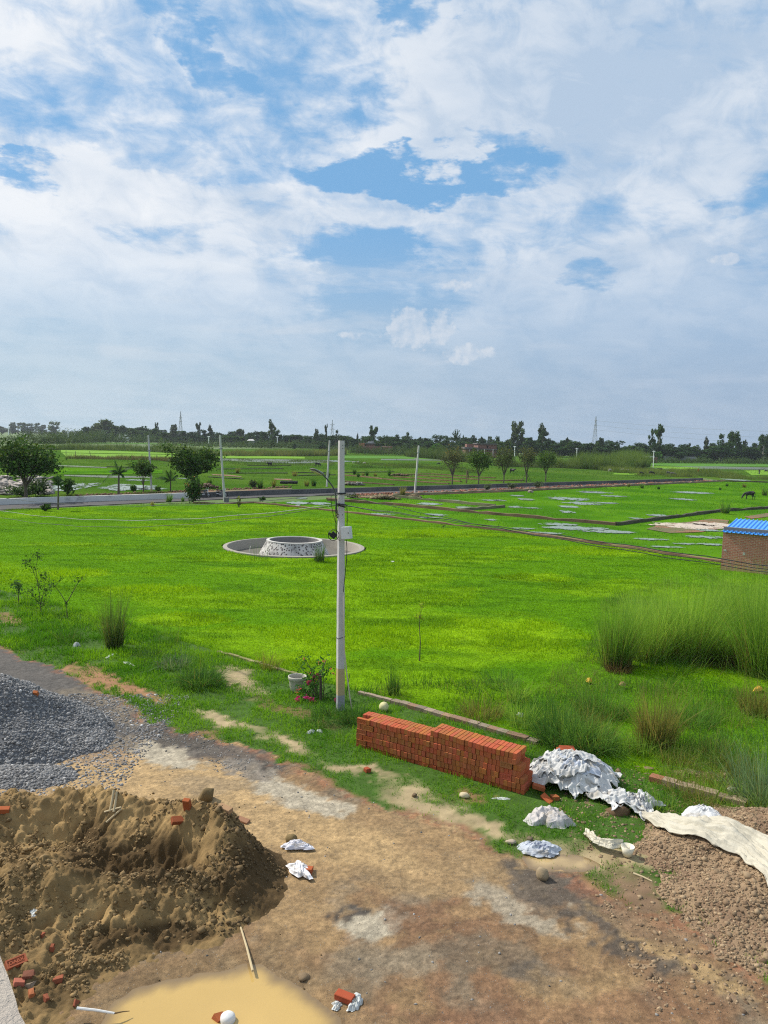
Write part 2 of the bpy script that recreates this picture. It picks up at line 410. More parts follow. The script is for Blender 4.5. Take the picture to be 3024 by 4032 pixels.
# ---- outlines on the ground
def FL(pts, z=0.0): return [tuple(F(x, y, z))[:2] for (x, y) in pts]
def GL(pts, z=0.0): return [tuple(G(x, y, z))[:2] for (x, y) in pts]
edge_px = [(-420, 1235), (-150, 1335), (0, 1399), (110, 1440), (230, 1500), (330, 1556), (440, 1588), (560, 1630), (640, 1662), (720, 1702), (830, 1742), (960, 1792), (1100, 1836), (1200, 1884), (1350, 1962), (1480, 2012), (1560, 2052), (1660, 2105), (1900, 2215), (2300, 2400)]
EDGE = FL(edge_px)                                   # road edge
LINE = FL([(-900, 1030), (-300, 1192), (480, 1415), (1160, 1612), (1610, 1745), (2600, 2038)])   # brick edging
X0, X1, Y0, Y1, CS = -24.0, 17.0, 4.0, 34.0, 0.06
gx = np.arange(X0, X1, CS); gy = np.arange(Y0, Y1, CS)
GX, GY = np.meshgrid(gx, gy, indexing='xy')
JX = GX + (vnoise(GX * 9, GY * 9, 3) - .5) * 0.03; JY = GY + (vnoise(GX * 9, GY * 9, 4) - .5) * 0.03
DE = pl_dist(JX, JY, EDGE)                           # + on the verge side
DE = DE + (fbm(JX * 0.9, JY * 0.9, 4, 11) - 0.5) * 0.9 + (fbm(JX * 5, JY * 5, 3, 12) - 0.5) * 0.25
DL = pl_dist(JX, JY, LINE)
PX, PY = proj(JX, JY, 0.0)
wx = (fbm(JX * 1.3, JY * 1.3, 5, 21) - .5); wy = (fbm(JX * 1.3, JY * 1.3, 5, 22) - .5)
wx2 = (fbm(JX * 5, JY * 5, 4, 23) - .5); wy2 = (fbm(JX * 5, JY * 5, 4, 24) - .5)
depth_f = np.clip(9.0 / np.maximum(JY, 5), 0.25, 1.4)
wx3 = (fbm(JX * 14, JY * 14, 3, 25) - .5); wy3 = (fbm(JX * 14, JY * 14, 3, 26) - .5)
QX = PX + (wx * 170 + wx2 * 95 + wx3 * 40) * depth_f; QY = PY + (wy * 75 + wy2 * 42 + wy3 * 18) * depth_f
def ell(cx, cy, rx, ry, tilt=0.0, soft=0.24, x=None, y=None):
    x = QX if x is None else x; y = QY if y is None else y
    u = x - cx; v = y - cy; c, s = math.cos(tilt), math.sin(tilt)
    u, v = u * c + v * s, v * c - u * s
    r = np.sqrt((u / rx) ** 2 + (v / ry) ** 2)
    return 1 - sstep(r, 1 - soft, 1 + soft)
# heights
n_lo = fbm(JX * 0.45, JY * 0.45, 3, 31) - .5; n_hi = fbm(JX * 2.6, JY * 2.6, 4, 32) - .5
PUD = {'main': FL([(205, 2212), (236, 2150), (330, 2108), (430, 2086), (520, 2075), (575, 2064), (640, 2104), (700, 2150), (742, 2192), (770, 2290), (640, 2420), (200, 2420), (150, 2290)]),
       'bag': FL([(1150, 1848), (1190, 1838), (1260, 1842), (1330, 1862), (1320, 1880), (1230, 1868), (1160, 1866)])}
def pmask(poly, x, y, soft):
    d = np.abs(pl_dist(x, y, list(poly) + [poly[0]])); return np.where(in_poly(x, y, poly), d, -d) / soft
HZ = n_lo * 0.05 + n_hi * 0.028 + (fbm(JX * 7, JY * 7, 3, 33) - .5) * 0.018
HZ += sstep(DE, 0.0, 0.8) * 0.05
dm = pmask(PUD['main'], JX, JY, 1.0)
HZ = HZ - sstep(dm, -0.25, 0.55) * 0.10
db = pmask(PUD['bag'], JX, JY, 1.0); HZ = HZ - sstep(db, -0.35, 0.2) * 0.06
# the lawn side is level
HZ = np.where(DL > 0, HZ * np.clip(1 - DL / 1.5, 0, 1), HZ)
def HT(x, y):
    """terrain height by lookup"""
    ix = int(round((x - X0) / CS)); iy = int(round((y - Y0) / CS))
    if 0 <= ix < len(gx) and 0 <= iy < len(gy): return float(HZ[iy, ix])
    return 0.0
def GT(px, py):
    p = G(px, py); 
    for _ in range(3): p = G(px, py, HT(p.x, p.y))
    return p
def FT(x, y): return GT(x * K, y * K)
# ---- road colours (bare earth, silt, old tarmac, cement spills: stains that belong to the surface)
BROWN = np.array((0.195, 0.124, 0.070)); RED = np.array((0.20, 0.112, 0.066)); SILT = np.array((0.37, 0.262, 0.138)); TAR = np.array((0.085, 0.080, 0.078))
CEM = np.array((0.37, 0.335, 0.27)); GREY = np.array((0.185, 0.152, 0.110)); DRK = np.array((0.075, 0.066, 0.058)); SILT2 = np.array((0.29, 0.20, 0.105))
C = np.broadcast_to(BROWN, GX.shape + (3,)).copy()
def lay(mask, col):
    global C
    C = C * (1 - mask[..., None]) + np.asarray(col) * mask[..., None]
nA = fbm(JX * 0.8, JY * 0.8, 5, 41); nB = fbm(JX * 2.1, JY * 2.1, 5, 42); nC = fbm(JX * 6, JY * 6, 4, 43)
lay(sstep(nA, 0.50, 0.70) * 0.5, RED); lay(sstep(nB, 0.50, 0.68) * 0.75, GREY); lay(sstep(nB, 0.44, 0.34) * 0.5, SILT2)
lay(ell(1050, 1760, 260, 60, 0.3) * 0.55, (0.28, 0.22, 0.15)); lay(ell(1000, 1890, 200, 40) * 0.4, (0.27, 0.21, 0.14))
lay(ell(820, 1830, 300, 90, 0.2) * 0.75, SILT2)
lay(ell(640, 1900, 110, 90) * 0.8, SILT2)
lay(ell(640, 2010, 90, 50) * 0.6, SILT2)
lay(sstep(QX, 470, 250) * sstep(QY, 1640, 1600), TAR)
lay(sstep(PX, 420, 200) * sstep(PY, 1600, 1550), TAR)
lay(ell(300, 1545, 330, 45, 0.42) * 0.85, TAR)
lay(ell(230, 1520, 90, 18, 0.4) * 0.6, (0.20, 0.165, 0.12)); lay(ell(290, 1610, 90, 22, 0.2) * 0.5, (0.22, 0.18, 0.13))
lay(ell(330, 1690, 340, 52, 0.08), SILT); lay(ell(600, 1790, 330, 55, 0.22) * 0.9, SILT); lay(ell(180, 1640, 100, 22, 0.1) * 0.7, (0.26, 0.19, 0.13))
lay(ell(520, 1610, 90, 12, 0.3), SILT); lay(ell(60, 1730, 170, 30) * 0.7, SILT)
lay(ell(395, 1595, 75, 16, 0.15), DRK); lay(ell(555, 1650, 45, 10, 0.4), DRK)
lay(ell(345, 1632, 62, 26, 0.2), CEM); lay(ell(385, 1655, 45, 16), CEM); lay(ell(600, 1700, 75, 26, 0.15), CEM); lay(ell(690, 1738, 70, 24, 0.1), CEM)
lay(ell(520, 1665, 60, 16, 0.2) * 0.8, (0.17, 0.16, 0.15))
lay(ell(470, 1700, 80, 18) * 0.45, GREY)
lay(ell(810, 1988, 78, 34, 0.0, 0.2), CEM * 0.92); lay(ell(760, 2080, 110, 50, -0.2) * 0.75, GREY * 1.1); lay(ell(890, 2075, 110, 30) * 0.7, GREY * 1.15)
lay(ell(740, 1975, 20, 14), DRK); lay(ell(900, 1985, 90, 22, 0.4) * 0.6, np.array((0.15, 0.085, 0.05)))
lay(ell(1180, 1900, 120, 42, 0.45) * 0.85, DRK * 1.2); lay(ell(1310, 2000, 100, 26, 0.6) * 0.85, DRK); lay(ell(1390, 2075, 60, 14, 0.5) * 0.8, DRK)
lay(ell(1080, 2070, 130, 40, 0.2) * 0.7, GREY * 0.75); lay(ell(1130, 2100, 60, 26) * 0.8, (0.10, 0.085, 0.07))
lay(ell(1130, 1960, 110, 30, 0.4) * 0.8, CEM * 0.85); lay(ell(1250, 2130, 150, 40, 0.1) * 0.55, SILT2)
lay(ell(1230, 2185, 260, 40) * 0.5, RED); lay(ell(1000, 2205, 160, 26) * 0.6, RED); lay(ell(1500, 2170, 130, 40, 0.4) * 0.5, RED)
lay(ell(1500, 2085, 190, 17, 0.46), SILT * 0.85); lay(ell(1330, 1990, 120, 10, 0.5) * 0.5, SILT * 0.8)
lay(ell(1210, 1850, 130, 30, 0.15), SILT * 1.02); lay(ell(920, 1745, 90, 26, 0.35), SILT); lay(ell(1060, 1790, 100, 18, 0.3) * 0.9, SILT)
lay(ell(1440, 1985, 150, 60, 0.3) * 0.8, (0.20, 0.135, 0.085))
lay(sstep(dm, -0.6, 0.0) * 0.75, (0.21, 0.145, 0.078)); lay(sstep(db, -0.25, 0.05) * 0.9, SILT)
lay(sstep(np.abs(DE), 0.3, 0.0) * sstep(nC, 0.45, 0.6) * 0.7 * (DE < 0), np.array((0.25, 0.11, 0.06)))
C *= (0.50 + 1.0 * fbm(JX * 11, JY * 11, 4, 44, 0.65))[..., None] * np.array((1.02, 0.97, 0.88))
C *= (0.86 + 0.28 * hash2((JX * 60).astype(int), (JY * 60).astype(int), 5))[..., None]
# ---- verge colours
Vc = np.broadcast_to(np.array((0.055, 0.110, 0.018)), GX.shape + (3,)).copy()
bare = np.zeros(GX.shape)
def bpatch(cx, cy, rx, ry, t, col, k=1.0):
    global Vc, bare
    m = ell(cx, cy, rx, ry, t, 0.65) * k; Vc = Vc * (1 - m[..., None]) + np.asarray(col) * m[..., None]; bare = np.maximum(bare, m)
TERRA = (0.30, 0.16, 0.085); PALE = (0.36, 0.28, 0.16)
for a in ((225, 1472, 70, 13, 0.3, TERRA), (285, 1492, 60, 9, 0.35, TERRA), (150, 1442, 22, 9, -0.3, TERRA), (525, 1475, 45, 18, 0.4, PALE), (480, 1560, 60, 13, 0.35, PALE),
          (610, 1608, 50, 12, 0.3, PALE), (640, 1540, 90, 7, 0.32, (0.20, 0.11, 0.06), 0.7), (760, 1668, 60, 10, 0.3, PALE), (930, 1750, 110, 20, 0.38, PALE), (1060, 1790, 60, 14, 0.2, PALE),
          (1240, 1850, 110, 24, 0.2, PALE), (1340, 1870, 60, 18, 0.2, PALE), (1010, 1730, 30, 8, 0, TERRA, 0.7), (1360, 1940, 90, 30, 0.5, (0.2, 0.13, 0.08)), (20, 1340, 40, 8, 0.2, TERRA, 0.6), (1000, 1640, 60, 5, 0.35, TERRA, 0.4)): bpatch(*a)
edgeb = sstep(DE, 0.22, 0.0) * sstep(nB, 0.42, 0.55); bare = np.maximum(bare, edgeb); Vc = Vc * (1 - edgeb[..., None]) + np.array((0.24, 0.13, 0.075)) * edgeb[..., None]
Vc *= (0.65 + 0.7 * nC)[..., None]
CC = np.where((DE > 0)[..., None], Vc, C)
# ---- split the grid cells into road and verge
VV = np.stack([JX, JY, HZ], -1).reshape(-1, 3); CCf = CC.reshape(-1, 3)
ny, nx = GX.shape
iy, ix = np.meshgrid(np.arange(ny - 1), np.arange(nx - 1), indexing='ij')
quad = np.stack([iy * nx + ix, iy * nx + ix + 1, (iy + 1) * nx + ix + 1, (iy + 1) * nx + ix], -1)
cellDE = DE[:-1, :-1]; cellDL = DL[:-1, :-1]
def submesh(name, sel, mat):
    q = quad[sel].reshape(-1, 4); used, inv = np.unique(q.ravel(), return_inverse=True)
    return tag(np_mesh(name, VV[used], [inv.reshape(-1, 4)], mat, col=CCf[used], smooth=True), kind='structure')
submesh('road', cellDE <= 0, M_road)
submesh('verge', (cellDE > 0) & (cellDL <= 0.02), M_verge)
# ---- lawn: level turf from the edging to the far road; the strip near the camera is wide enough for a side view
LAWN = FL([(-900, 1030), (-300, 1192), (480, 1415), (1160, 1612), (1610, 1745), (2600, 2038)]) + GL([(4600, 2560), (4300, 2330), (3024, 2232), (2840, 2214), (2000, 2093), (1325, 2014), (1000, 1981), (895, 1984), (512, 1988), (0, 2010), (-1200, 2062)])
CA = np.array((0.120, 0.285, 0.006)); CB = np.array((0.255, 0.445, 0.008)); CD = np.array((0.050, 0.150, 0.006))
def lawn_tone(x, y):
    """patches of lush yellow-green growth and streaks of darker turf"""
    big = fbm(x * 0.16 + 3, y * 0.30, 4, 71); mid = fbm(x * 0.7, y * 1.1, 4, 72); lxp, lyp = proj(x, y, 0.0); brt = sstep(big, 0.46, 0.62) * 0.55
    for (cx_, cy_, rx_, ry_) in ((1080, 1375, 210, 50), (700, 1385, 170, 30), (620, 1425, 160, 20), (380, 1340, 130, 16), (330, 1275, 150, 10), (1160, 1250, 100, 13), (380, 1150, 130, 12), (170, 1240, 90, 10), (900, 1155, 200, 10), (1350, 1190, 160, 12), (860, 1380, 120, 30)):
        e_ = np.clip(1 - ((lxp - cx_) / rx_) ** 2 - ((lyp - cy_) / ry_) ** 2, 0, 1); brt = np.maximum(brt, sstep(e_ + (mid - .5) * 1.2, 0.1, 0.6) * (e_ > 0))
    return np.clip(brt, 0, 1), sstep(fbm(x * 0.5, y * 1.4, 4, 73), 0.50, 0.70) * 0.50, mid
def lawn_col(brt, d_): c = CA * (1 - brt[..., None]) + CB * brt[..., None]; return c * (1 - d_[..., None]) + CD * d_[..., None]
lx = np.arange(-60, 60, 0.25); ly = np.arange(9, 82, 0.25)
LX, LY = np.meshgrid(lx, ly); cx, cy = LX[:-1, :-1] + .125, LY[:-1, :-1] + .125
keep = in_poly(cx, cy, LAWN) & (np.hypot(cx - FC.x, cy - FC.y) > FR + 0.1)
LZ = (fbm(LX * 0.25, LY * 0.25, 3, 51) - .5) * 0.10 + (fbm(LX * 1.1, LY * 1.1, 3, 52) - .5) * 0.06
n2 = LX.shape[1]; a, b = np.meshgrid(np.arange(LX.shape[0] - 1), np.arange(n2 - 1), indexing='ij')
lq = np.stack([a * n2 + b, a * n2 + b + 1, (a + 1) * n2 + b + 1, (a + 1) * n2 + b], -1)[keep].reshape(-1, 4)
used, inv = np.unique(lq.ravel(), return_inverse=True)
lv = np.stack([LX, LY, LZ], -1).reshape(-1, 3)[used]; tb, td, _ = lawn_tone(lv[:, 0], lv[:, 1])
tag(np_mesh('lawn', lv, [inv.reshape(-1, 4)], M_lawn_base, smooth=True, col=lawn_col(tb, td) * 0.80), kind='structure')
def LH(x, y): return (fbm(np.asarray(x) * 0.25, np.asarray(y) * 0.25, 3, 51) - .5) * 0.10 + (fbm(np.asarray(x) * 1.1, np.asarray(y) * 1.1, 3, 52) - .5) * 0.06

# ---- puddles
M_mud = surf('muddy_water', attr=True, rough=0.08, var=0.06, scale=1.1, bump=0.02, bdist=0.01, spec=0.5, coords='Position')
def sheet(name, poly, z, mat, kind='structure', grow=1.0):
    c = np.mean(poly, 0); V = [((p[0] - c[0]) * grow + c[0], (p[1] - c[1]) * grow + c[1], z) for p in poly]
    me = bpy.data.meshes.new(name); me.from_pydata(V, [], [tuple(range(len(V)))]); me.materials.append(mat)
    bm = bmesh.new(); bm.from_mesh(me); bmesh.ops.triangulate(bm, faces=bm.faces)
    if bm.faces and sum(f.normal.z for f in bm.faces) < 0: bmesh.ops.reverse_faces(bm, faces=bm.faces)
    bm.to_mesh(me); bm.free()
    return tag(link(bpy.data.objects.new(name, me)), kind=kind)
def pool(mask_poly, reach, level_q, mud, lab):
    """shallow turbid water: the muddy colour thins out over the wet ground towards the shore"""
    z = float(np.median(HZ[np.abs(mask_poly) < level_q])) - 0.008; dep = np.clip(z - HZ, 0, None); cells = np.maximum.reduce([dep[:-1, :-1], dep[1:, :-1], dep[:-1, 1:], dep[1:, 1:]]) > 0
    cells &= (mask_poly[:-1, :-1] > -reach); q = quad[cells].reshape(-1, 4); u, inv = np.unique(q.ravel(), return_inverse=True); W = VV[u].copy(); W[:, 2] = z
    k = sstep(dep.ravel()[u], 0.0, 0.040)[:, None]; k = np.clip(k + (fbm(W[:, 0] * 2, W[:, 1] * 2, 4, 47)[:, None] - .5) * .25 * (k > .02), 0, 1); wetc = np.array((0.20, 0.135, 0.068)); c = wetc * (1 - k) + np.array(mud) * k * (.9 + .2 * fbm(W[:, 0] * .9, W[:, 1] * .9, 3, 48))[:, None]
    tag(np_mesh('puddle', W, [inv.reshape(-1, 4)], M_mud, col=c), kind='structure')
pool(dm, 0.40, 0.06, (0.50, 0.335, 0.112), 'puddle'); pool(db, 0.30, 0.05, (0.50, 0.36, 0.17), 'puddle')

# ---- grass blades
def blades(x, y, z, h, wd, lean=0.35, segs=1, curve=0.3, ang=None, seed=0, col=None, tipcol=1.25):
    r = np.random.default_rng(seed); n = len(x)
    a = r.uniform(0, 2 * np.pi, n) if ang is None else ang
    l = np.abs(r.normal(0, lean, n)); f = r.uniform(0, 2 * np.pi, n)
    dxy = np.stack([np.cos(a), np.sin(a)], -1); sd = np.stack([np.cos(f), np.sin(f)], -1)
    rows = []
    for s in range(segs + 1):
        t = s / segs
        off = (l * t + curve * l * t * t)[:, None] * h[:, None] * dxy
        zz = z + h * t * np.clip(1 - 0.28 * (l * (1 + curve) * t) ** 2, 0.2, 1)
        wv = (wd * (1 - t) ** 0.8)[:, None] * sd * 0.5
        base = np.stack([x, y], -1) + off
        if s < segs:
            rows.append(np.concatenate([base - wv, zz[:, None]], -1)); rows.append(np.concatenate([base + wv, zz[:, None]], -1))
        else: rows.append(np.concatenate([base, zz[:, None]], -1))
    k = len(rows); V = np.stack(rows, 1).reshape(-1, 3); b0 = (np.arange(n) * k)[:, None]
    Fq = []
    for s in range(segs - 1):
        Fq.append(b0 + np.array([2 * s, 2 * s + 1, 2 * s + 3, 2 * s + 2]))
    Ft = b0 + np.array([2 * (segs - 1), 2 * (segs - 1) + 1, 2 * segs])
    Fs = [Ft] if segs == 1 else [np.concatenate(Fq), Ft]
    cc = None
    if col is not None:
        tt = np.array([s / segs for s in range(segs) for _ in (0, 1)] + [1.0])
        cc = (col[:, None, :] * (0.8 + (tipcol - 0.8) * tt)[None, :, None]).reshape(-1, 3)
    return V, Fs, cc
M_blade = leaf('grass_blade', transl=0.42, rough=0.8)
def scatter(n, poly=None, box=None, seed=0):
    r = np.random.default_rng(seed)
    if box is None:
        p = np.array(poly); box = (p[:, 0].min(), p[:, 0].max(), p[:, 1].min(), p[:, 1].max())
    x = r.uniform(box[0], box[1], n); y = r.uniform(box[2], box[3], n)
    if poly is not None:
        m = in_poly(x, y, poly); x, y = x[m], y[m]
    return x, y
def vlook(A, x, y):
    ix = np.clip(np.round((x - X0) / CS).astype(int), 0, len(gx) - 1); iy = np.clip(np.round((y - Y0) / CS).astype(int), 0, len(gy) - 1)
    return A[iy, ix]
# verge grass
x, y = scatter(620000, box=(-17, 10, 6.5, 32), seed=1)
de = vlook(DE, x, y); dl = vlook(DL, x, y); br = vlook(bare, x, y)
dens = fbm(x * 1.2, y * 1.2, 4, 61)
r_ = np.random.default_rng(5).uniform(0, 1, len(x))
dist = np.hypot(x, y)
ok = (de > 0.02) & (dl < 0.3) & (r_ > br * 0.97) & (r_ < (0.35 + 1.3 * sstep(dens, 0.3, 0.6)) * np.clip(16 / dist, 0.3, 1) ** 1.2)
px_, py_ = proj(x, y, 0.0); ok &= (px_ > -160) & (px_ < 1820)
x, y, dens = x[ok], y[ok], dens[ok]; n = len(x)
hh = (1 - 0.6 * br[ok]) * np.random.default_rng(6).uniform(0.03, 0.11, n) * (0.45 + 1.2 * dens) * np.clip(np.hypot(x, y) / 14, 1, 1.6)
ca = np.array((0.075, 0.225, 0.012)); cb = np.array((0.19, 0.39, 0.016)); k_ = sstep(fbm(x * 0.9, y * 0.9, 4, 62) + np.random.default_rng(8).normal(0, .12, n), 0.35, 0.7)[:, None]
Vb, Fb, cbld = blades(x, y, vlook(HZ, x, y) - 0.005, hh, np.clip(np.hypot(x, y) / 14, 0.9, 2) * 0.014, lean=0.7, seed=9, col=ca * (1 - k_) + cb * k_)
tag(np_mesh('verge_grass', Vb, Fb, M_blade, col=cbld), 'short dense green grass on the verge beside the muddy road', 'grass', kind='stuff')
print('verge blades', n)
# lawn grass
x, y = scatter(2300000, box=(-36, 32, 12, 80), seed=11)
ok = in_poly(x, y, LAWN) & (np.hypot(x - FC.x, y - FC.y) > FR + 0.1)
px_, py_ = proj(x, y, 0.0); ok &= (px_ > -170) & (px_ < 1830)
x, y = x[ok], y[ok]; dist = np.hypot(x, y)
r_ = np.random.default_rng(12).uniform(0, 1, len(x))
ok = r_ < np.clip((17 / dist) ** 1.1, 0.2, 1); x, y, dist = x[ok], y[ok], dist[ok]; n = len(x)
brt, dtone, mid = lawn_tone(x, y)
tall = brt * sstep(mid, 0.35, 0.6)
hh = np.random.default_rng(13).uniform(0.035, 0.09, n) * (0.75 + 1.9 * tall) * np.clip(dist / 22, 1, 1.15)
k_ = np.clip(brt + np.random.default_rng(14).normal(0, .16, n), 0, 1); cl = lawn_col(k_, np.clip(dtone + np.random.default_rng(16).normal(0, .12, n), 0, 1))
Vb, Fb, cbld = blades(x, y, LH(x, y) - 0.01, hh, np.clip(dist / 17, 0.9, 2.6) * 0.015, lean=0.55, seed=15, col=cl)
tag(np_mesh('lawn_grass', Vb, Fb, M_blade, col=cbld), 'bright green mown grass covering the open lawn round the fountain', 'grass', kind='stuff')
print('lawn blades', n)
# rough longer grass on the right, beyond the edging
ROUGH = FL([(740, 1500), (900, 1475), (1060, 1470), (1180, 1470), (1290, 1380), (1300, 1300), (1480, 1240), (1760, 1240), (1900, 1800), (1700, 1780), (1400, 1685), (1160, 1600), (860, 1515)])
x, y = scatter(330000, poly=ROUGH, seed=21)
px_, py_ = proj(x, y, 0.0); dist = np.hypot(x, y)
dn = fbm(x * 0.8, y * 0.8, 4, 81); r_ = np.random.default_rng(22).uniform(0, 1, len(x))
ok = (px_ < 1800) & (r_ < sstep(dn, 0.28, 0.6) * 0.6 * np.clip(16 / dist, 0.25, 1)); x, y, dn = x[ok], y[ok], dn[ok]; n = len(x)
hh = np.random.default_rng(23).uniform(0.08, 0.30, n) * (0.5 + 1.3 * sstep(dn, 0.45, 0.7))
ca = np.array((0.060, 0.165, 0.022)); cb = np.array((0.17, 0.28, 0.045)); cs = np.array((0.28, 0.24, 0.09))
k_ = np.clip(sstep(fbm(x * 0.5, y * 0.5, 4, 82), 0.4, 0.62) + np.random.default_rng(24).normal(0, .2, n), 0, 1)[:, None]
cl = ca * (1 - k_) + cb * k_; st = np.random.default_rng(25).uniform(0, 1, n) < 0.07; cl[st] = cs
Vb, Fb, cbld = blades(x, y, np.zeros(n) - 0.01, hh, np.full(n, 0.013), lean=0.45, segs=2, curve=0.6, seed=26, col=cl)
tag(np_mesh('rough_grass', Vb, Fb, M_blade, col=cbld), 'rough uncut grass with pale straws behind the brick stack', 'grass', kind='stuff')
# ================================================================== NEAR OBJECTS
M_brick = surf('red_clay_brick', attr=True, scale=14, var=0.22, bump=0.35, bdist=0.006, rough=0.9, spec=0.15)
M_bars = surf('timber_stick', attr=True, scale=12, var=0.25, bump=0.3, bdist=0.004)
M_stone = surf('rough_stone', attr=True, scale=9, var=0.3, bump=0.5, bdist=0.01)
def rock_V(r, n, seed):
    bm = bmesh.new(); bmesh.ops.create_icosphere(bm, subdivisions=n, radius=r)
    V = np.array([v.co[:] for v in bm.verts]); Fc = np.array([[v.index for v in f.verts] for f in bm.faces]); bm.free()
    q = np.random.default_rng(seed)
    V = V * (0.75 + 0.5 * q.uniform(0, 1, (len(V), 1))) * q.uniform(0.65, 1.15, (1, 3))
    return V, Fc
def stones(x, y, z, size, cols, seed, flat=0.75, sub=1):
    q = np.random.default_rng(seed); protos = [rock_V(1.0, sub, 900 + k) for k in range(8)]
    Vs = []; Fs = []; Cs = []; off = 0; n = len(x); kind = q.integers(0, 8, n)
    for k in range(8):
        m = np.where(kind == k)[0]; V0, F0 = protos[k]
        a = q.uniform(0, 2 * np.pi, len(m)); b = q.uniform(-0.6, 0.6, len(m)); ca, sa, cb, sb = np.cos(a), np.sin(a), np.cos(b), np.sin(b)
        P = V0[None] * size[m][:, None, None] * np.array((1, 1, flat))
        X = P[..., 0] * cb[:, None] - P[..., 2] * sb[:, None]; Z = P[..., 0] * sb[:, None] + P[..., 2] * cb[:, None]
        X2 = X * ca[:, None] - P[..., 1] * sa[:, None]; Y2 = X * sa[:, None] + P[..., 1] * ca[:, None]
        W = np.stack([X2 + x[m][:, None], Y2 + y[m][:, None], Z + z[m][:, None]], -1).reshape(-1, 3)
        Fk = (F0[None] + (np.arange(len(m)) * len(V0))[:, None, None] + off).reshape(-1, 3); off += len(W)
        Vs.append(W); Fs.append(Fk); Cs.append(np.repeat(cols[m], len(V0), 0))
    return np.concatenate(Vs), np.concatenate(Fs), np.concatenate(Cs)
def heap_grid(x0, x1, y0, y1, cs, hfun, eps=0.0):
    a = np.arange(x0, x1, cs); b = np.arange(y0, y1, cs); X, Y = np.meshgrid(a, b); H = hfun(X, Y)
    nx = len(a); j, i = np.meshgrid(np.arange(len(b) - 1), np.arange(nx - 1), indexing='ij')
    q = np.stack([j * nx + i, j * nx + i + 1, (j + 1) * nx + i + 1, (j + 1) * nx + i], -1)
    Hc = np.maximum.reduce([H[:-1, :-1], H[1:, :-1], H[:-1, 1:], H[1:, 1:]])
    q = q[Hc > eps].reshape(-1, 4); u, inv = np.unique(q.ravel(), return_inverse=True)
    Z = H + vlook(HZ, X, Y)
    return np.stack([X, Y, Z], -1).reshape(-1, 3)[u], inv.reshape(-1, 4), X.ravel()[u], Y.ravel()[u], H.ravel()[u]

# ---- grey crushed-stone heap
def h_grav(x, y):
    wob = (fbm(x * 0.9, y * 0.9, 3, 101) - .5) * 0.9
    r = np.hypot((x + 8.15) / 2.55, (y - 15.75) / 2.0) + wob * 0.35
    h = 1.30 * np.clip(1 - r, 0, None) ** 1.05 * 1.15
    r2 = np.hypot((x + 6.55) / 1.05, (y - 13.75) / 0.6) + wob * 0.3; h = np.maximum(h, 0.16 * np.clip(1 - r2, 0, None) ** 0.7)
    r3 = np.hypot((x + 9.2) / 1.6, (y - 14.4) / 1.1) + wob * 0.3; h = np.maximum(h, 0.5 * np.clip(1 - r3, 0, None))
    return np.minimum(h, 1.22) + (fbm(x * 5, y * 5, 3, 102) - .5) * 0.05 - 0.02
Vg, Fg, xs, ys, hs = heap_grid(-12, -4.6, 12.4, 18.6, 0.05, h_grav)
q = np.random.default_rng(31); n = 46000
sx = q.uniform(-11.5, -4.6, n); sy = q.uniform(12.6, 18.4, n); sh = h_grav(sx, sy); px_, py_ = proj(sx, sy, sh)
ok = ((sh > 0.0) | ((sh > -0.05) & (q.uniform(0, 1, n) < 0.25))) & (px_ > -120)
sx, sy, sh = sx[ok], sy[ok], np.maximum(sh[ok], 0)
g_ = q.uniform(0.08, 0.34, len(sx))[:, None] * np.array((1.03, 1.0, 0.97)); wh = q.uniform(0, 1, len(sx)) < 0.05; g_[wh] *= 1.7
Vs, Fs_, Cs = stones(sx, sy, sh + vlook(HZ, sx, sy), q.gamma(5, 0.0036, len(sx)) + 0.005, g_, 32, sub=1)
heap = thing('gravel_heap', 'heap of grey crushed stone on the tarmac at left', 'gravel heap', (-8.0, 15.7, 0))
np_mesh('core', Vg, [Fg], surf('stone_core', (0.12, 0.122, 0.128), scale=8, var=0.4, bump=0.6, coords='Position'), heap, smooth=True)
tag(np_mesh('stones', Vs, [Fs_], M_stone, heap, col=Cs), kind='stuff')
# scattered chips on the road
n = 5200; sx = q.uniform(-9, 6, n); sy = q.uniform(7.6, 19, n); de = vlook(DE, sx, sy); px_, py_ = proj(sx, sy, 0)
e1 = ell(395, 1600, 90, 20, 0.15, 0.6, px_, py_) + ell(520, 1655, 75, 22, 0.2, 0.6, px_, py_) + 0.3 * ell(200, 1640, 160, 40, 0.1, 0.7, px_, py_) + ell(420, 1590, 180, 14, 0.42, 0.6, px_, py_)
ok = (de < 0.15) & (q.uniform(0, 1, n) < 0.10 + 0.9 * np.clip(e1, 0, 1)) & (vlook(dm, sx, sy) < -0.1); sx, sy = sx[ok], sy[ok]
n = 5000; tx = q.uniform(-7, -2.5, n); ty = q.uniform(12, 17, n); px_, py_ = proj(tx, ty, 0)
e1 = np.maximum(ell(520, 1655, 70, 20, 0.2, 0.6, px_, py_), ell(400, 1597, 90, 16, 0.15, 0.6, px_, py_)); ok = q.uniform(0, 1, n) < e1 * 0.9
sx = np.concatenate([sx, tx[ok]]); sy = np.concatenate([sy, ty[ok]])
gc = q.uniform(0.10, 0.34, len(sx))[:, None] * np.array((1.0, 0.95, 0.88))
Vs, Fs_, Cs = stones(sx, sy, vlook(HZ, sx, sy), q.uniform(0.008, 0.026, len(sx)) , gc, 33)
tag(np_mesh('stone_chips', Vs, [Fs_], M_stone, col=Cs), 'loose stone chips scattered over the muddy road', 'stone chips', kind='stuff')

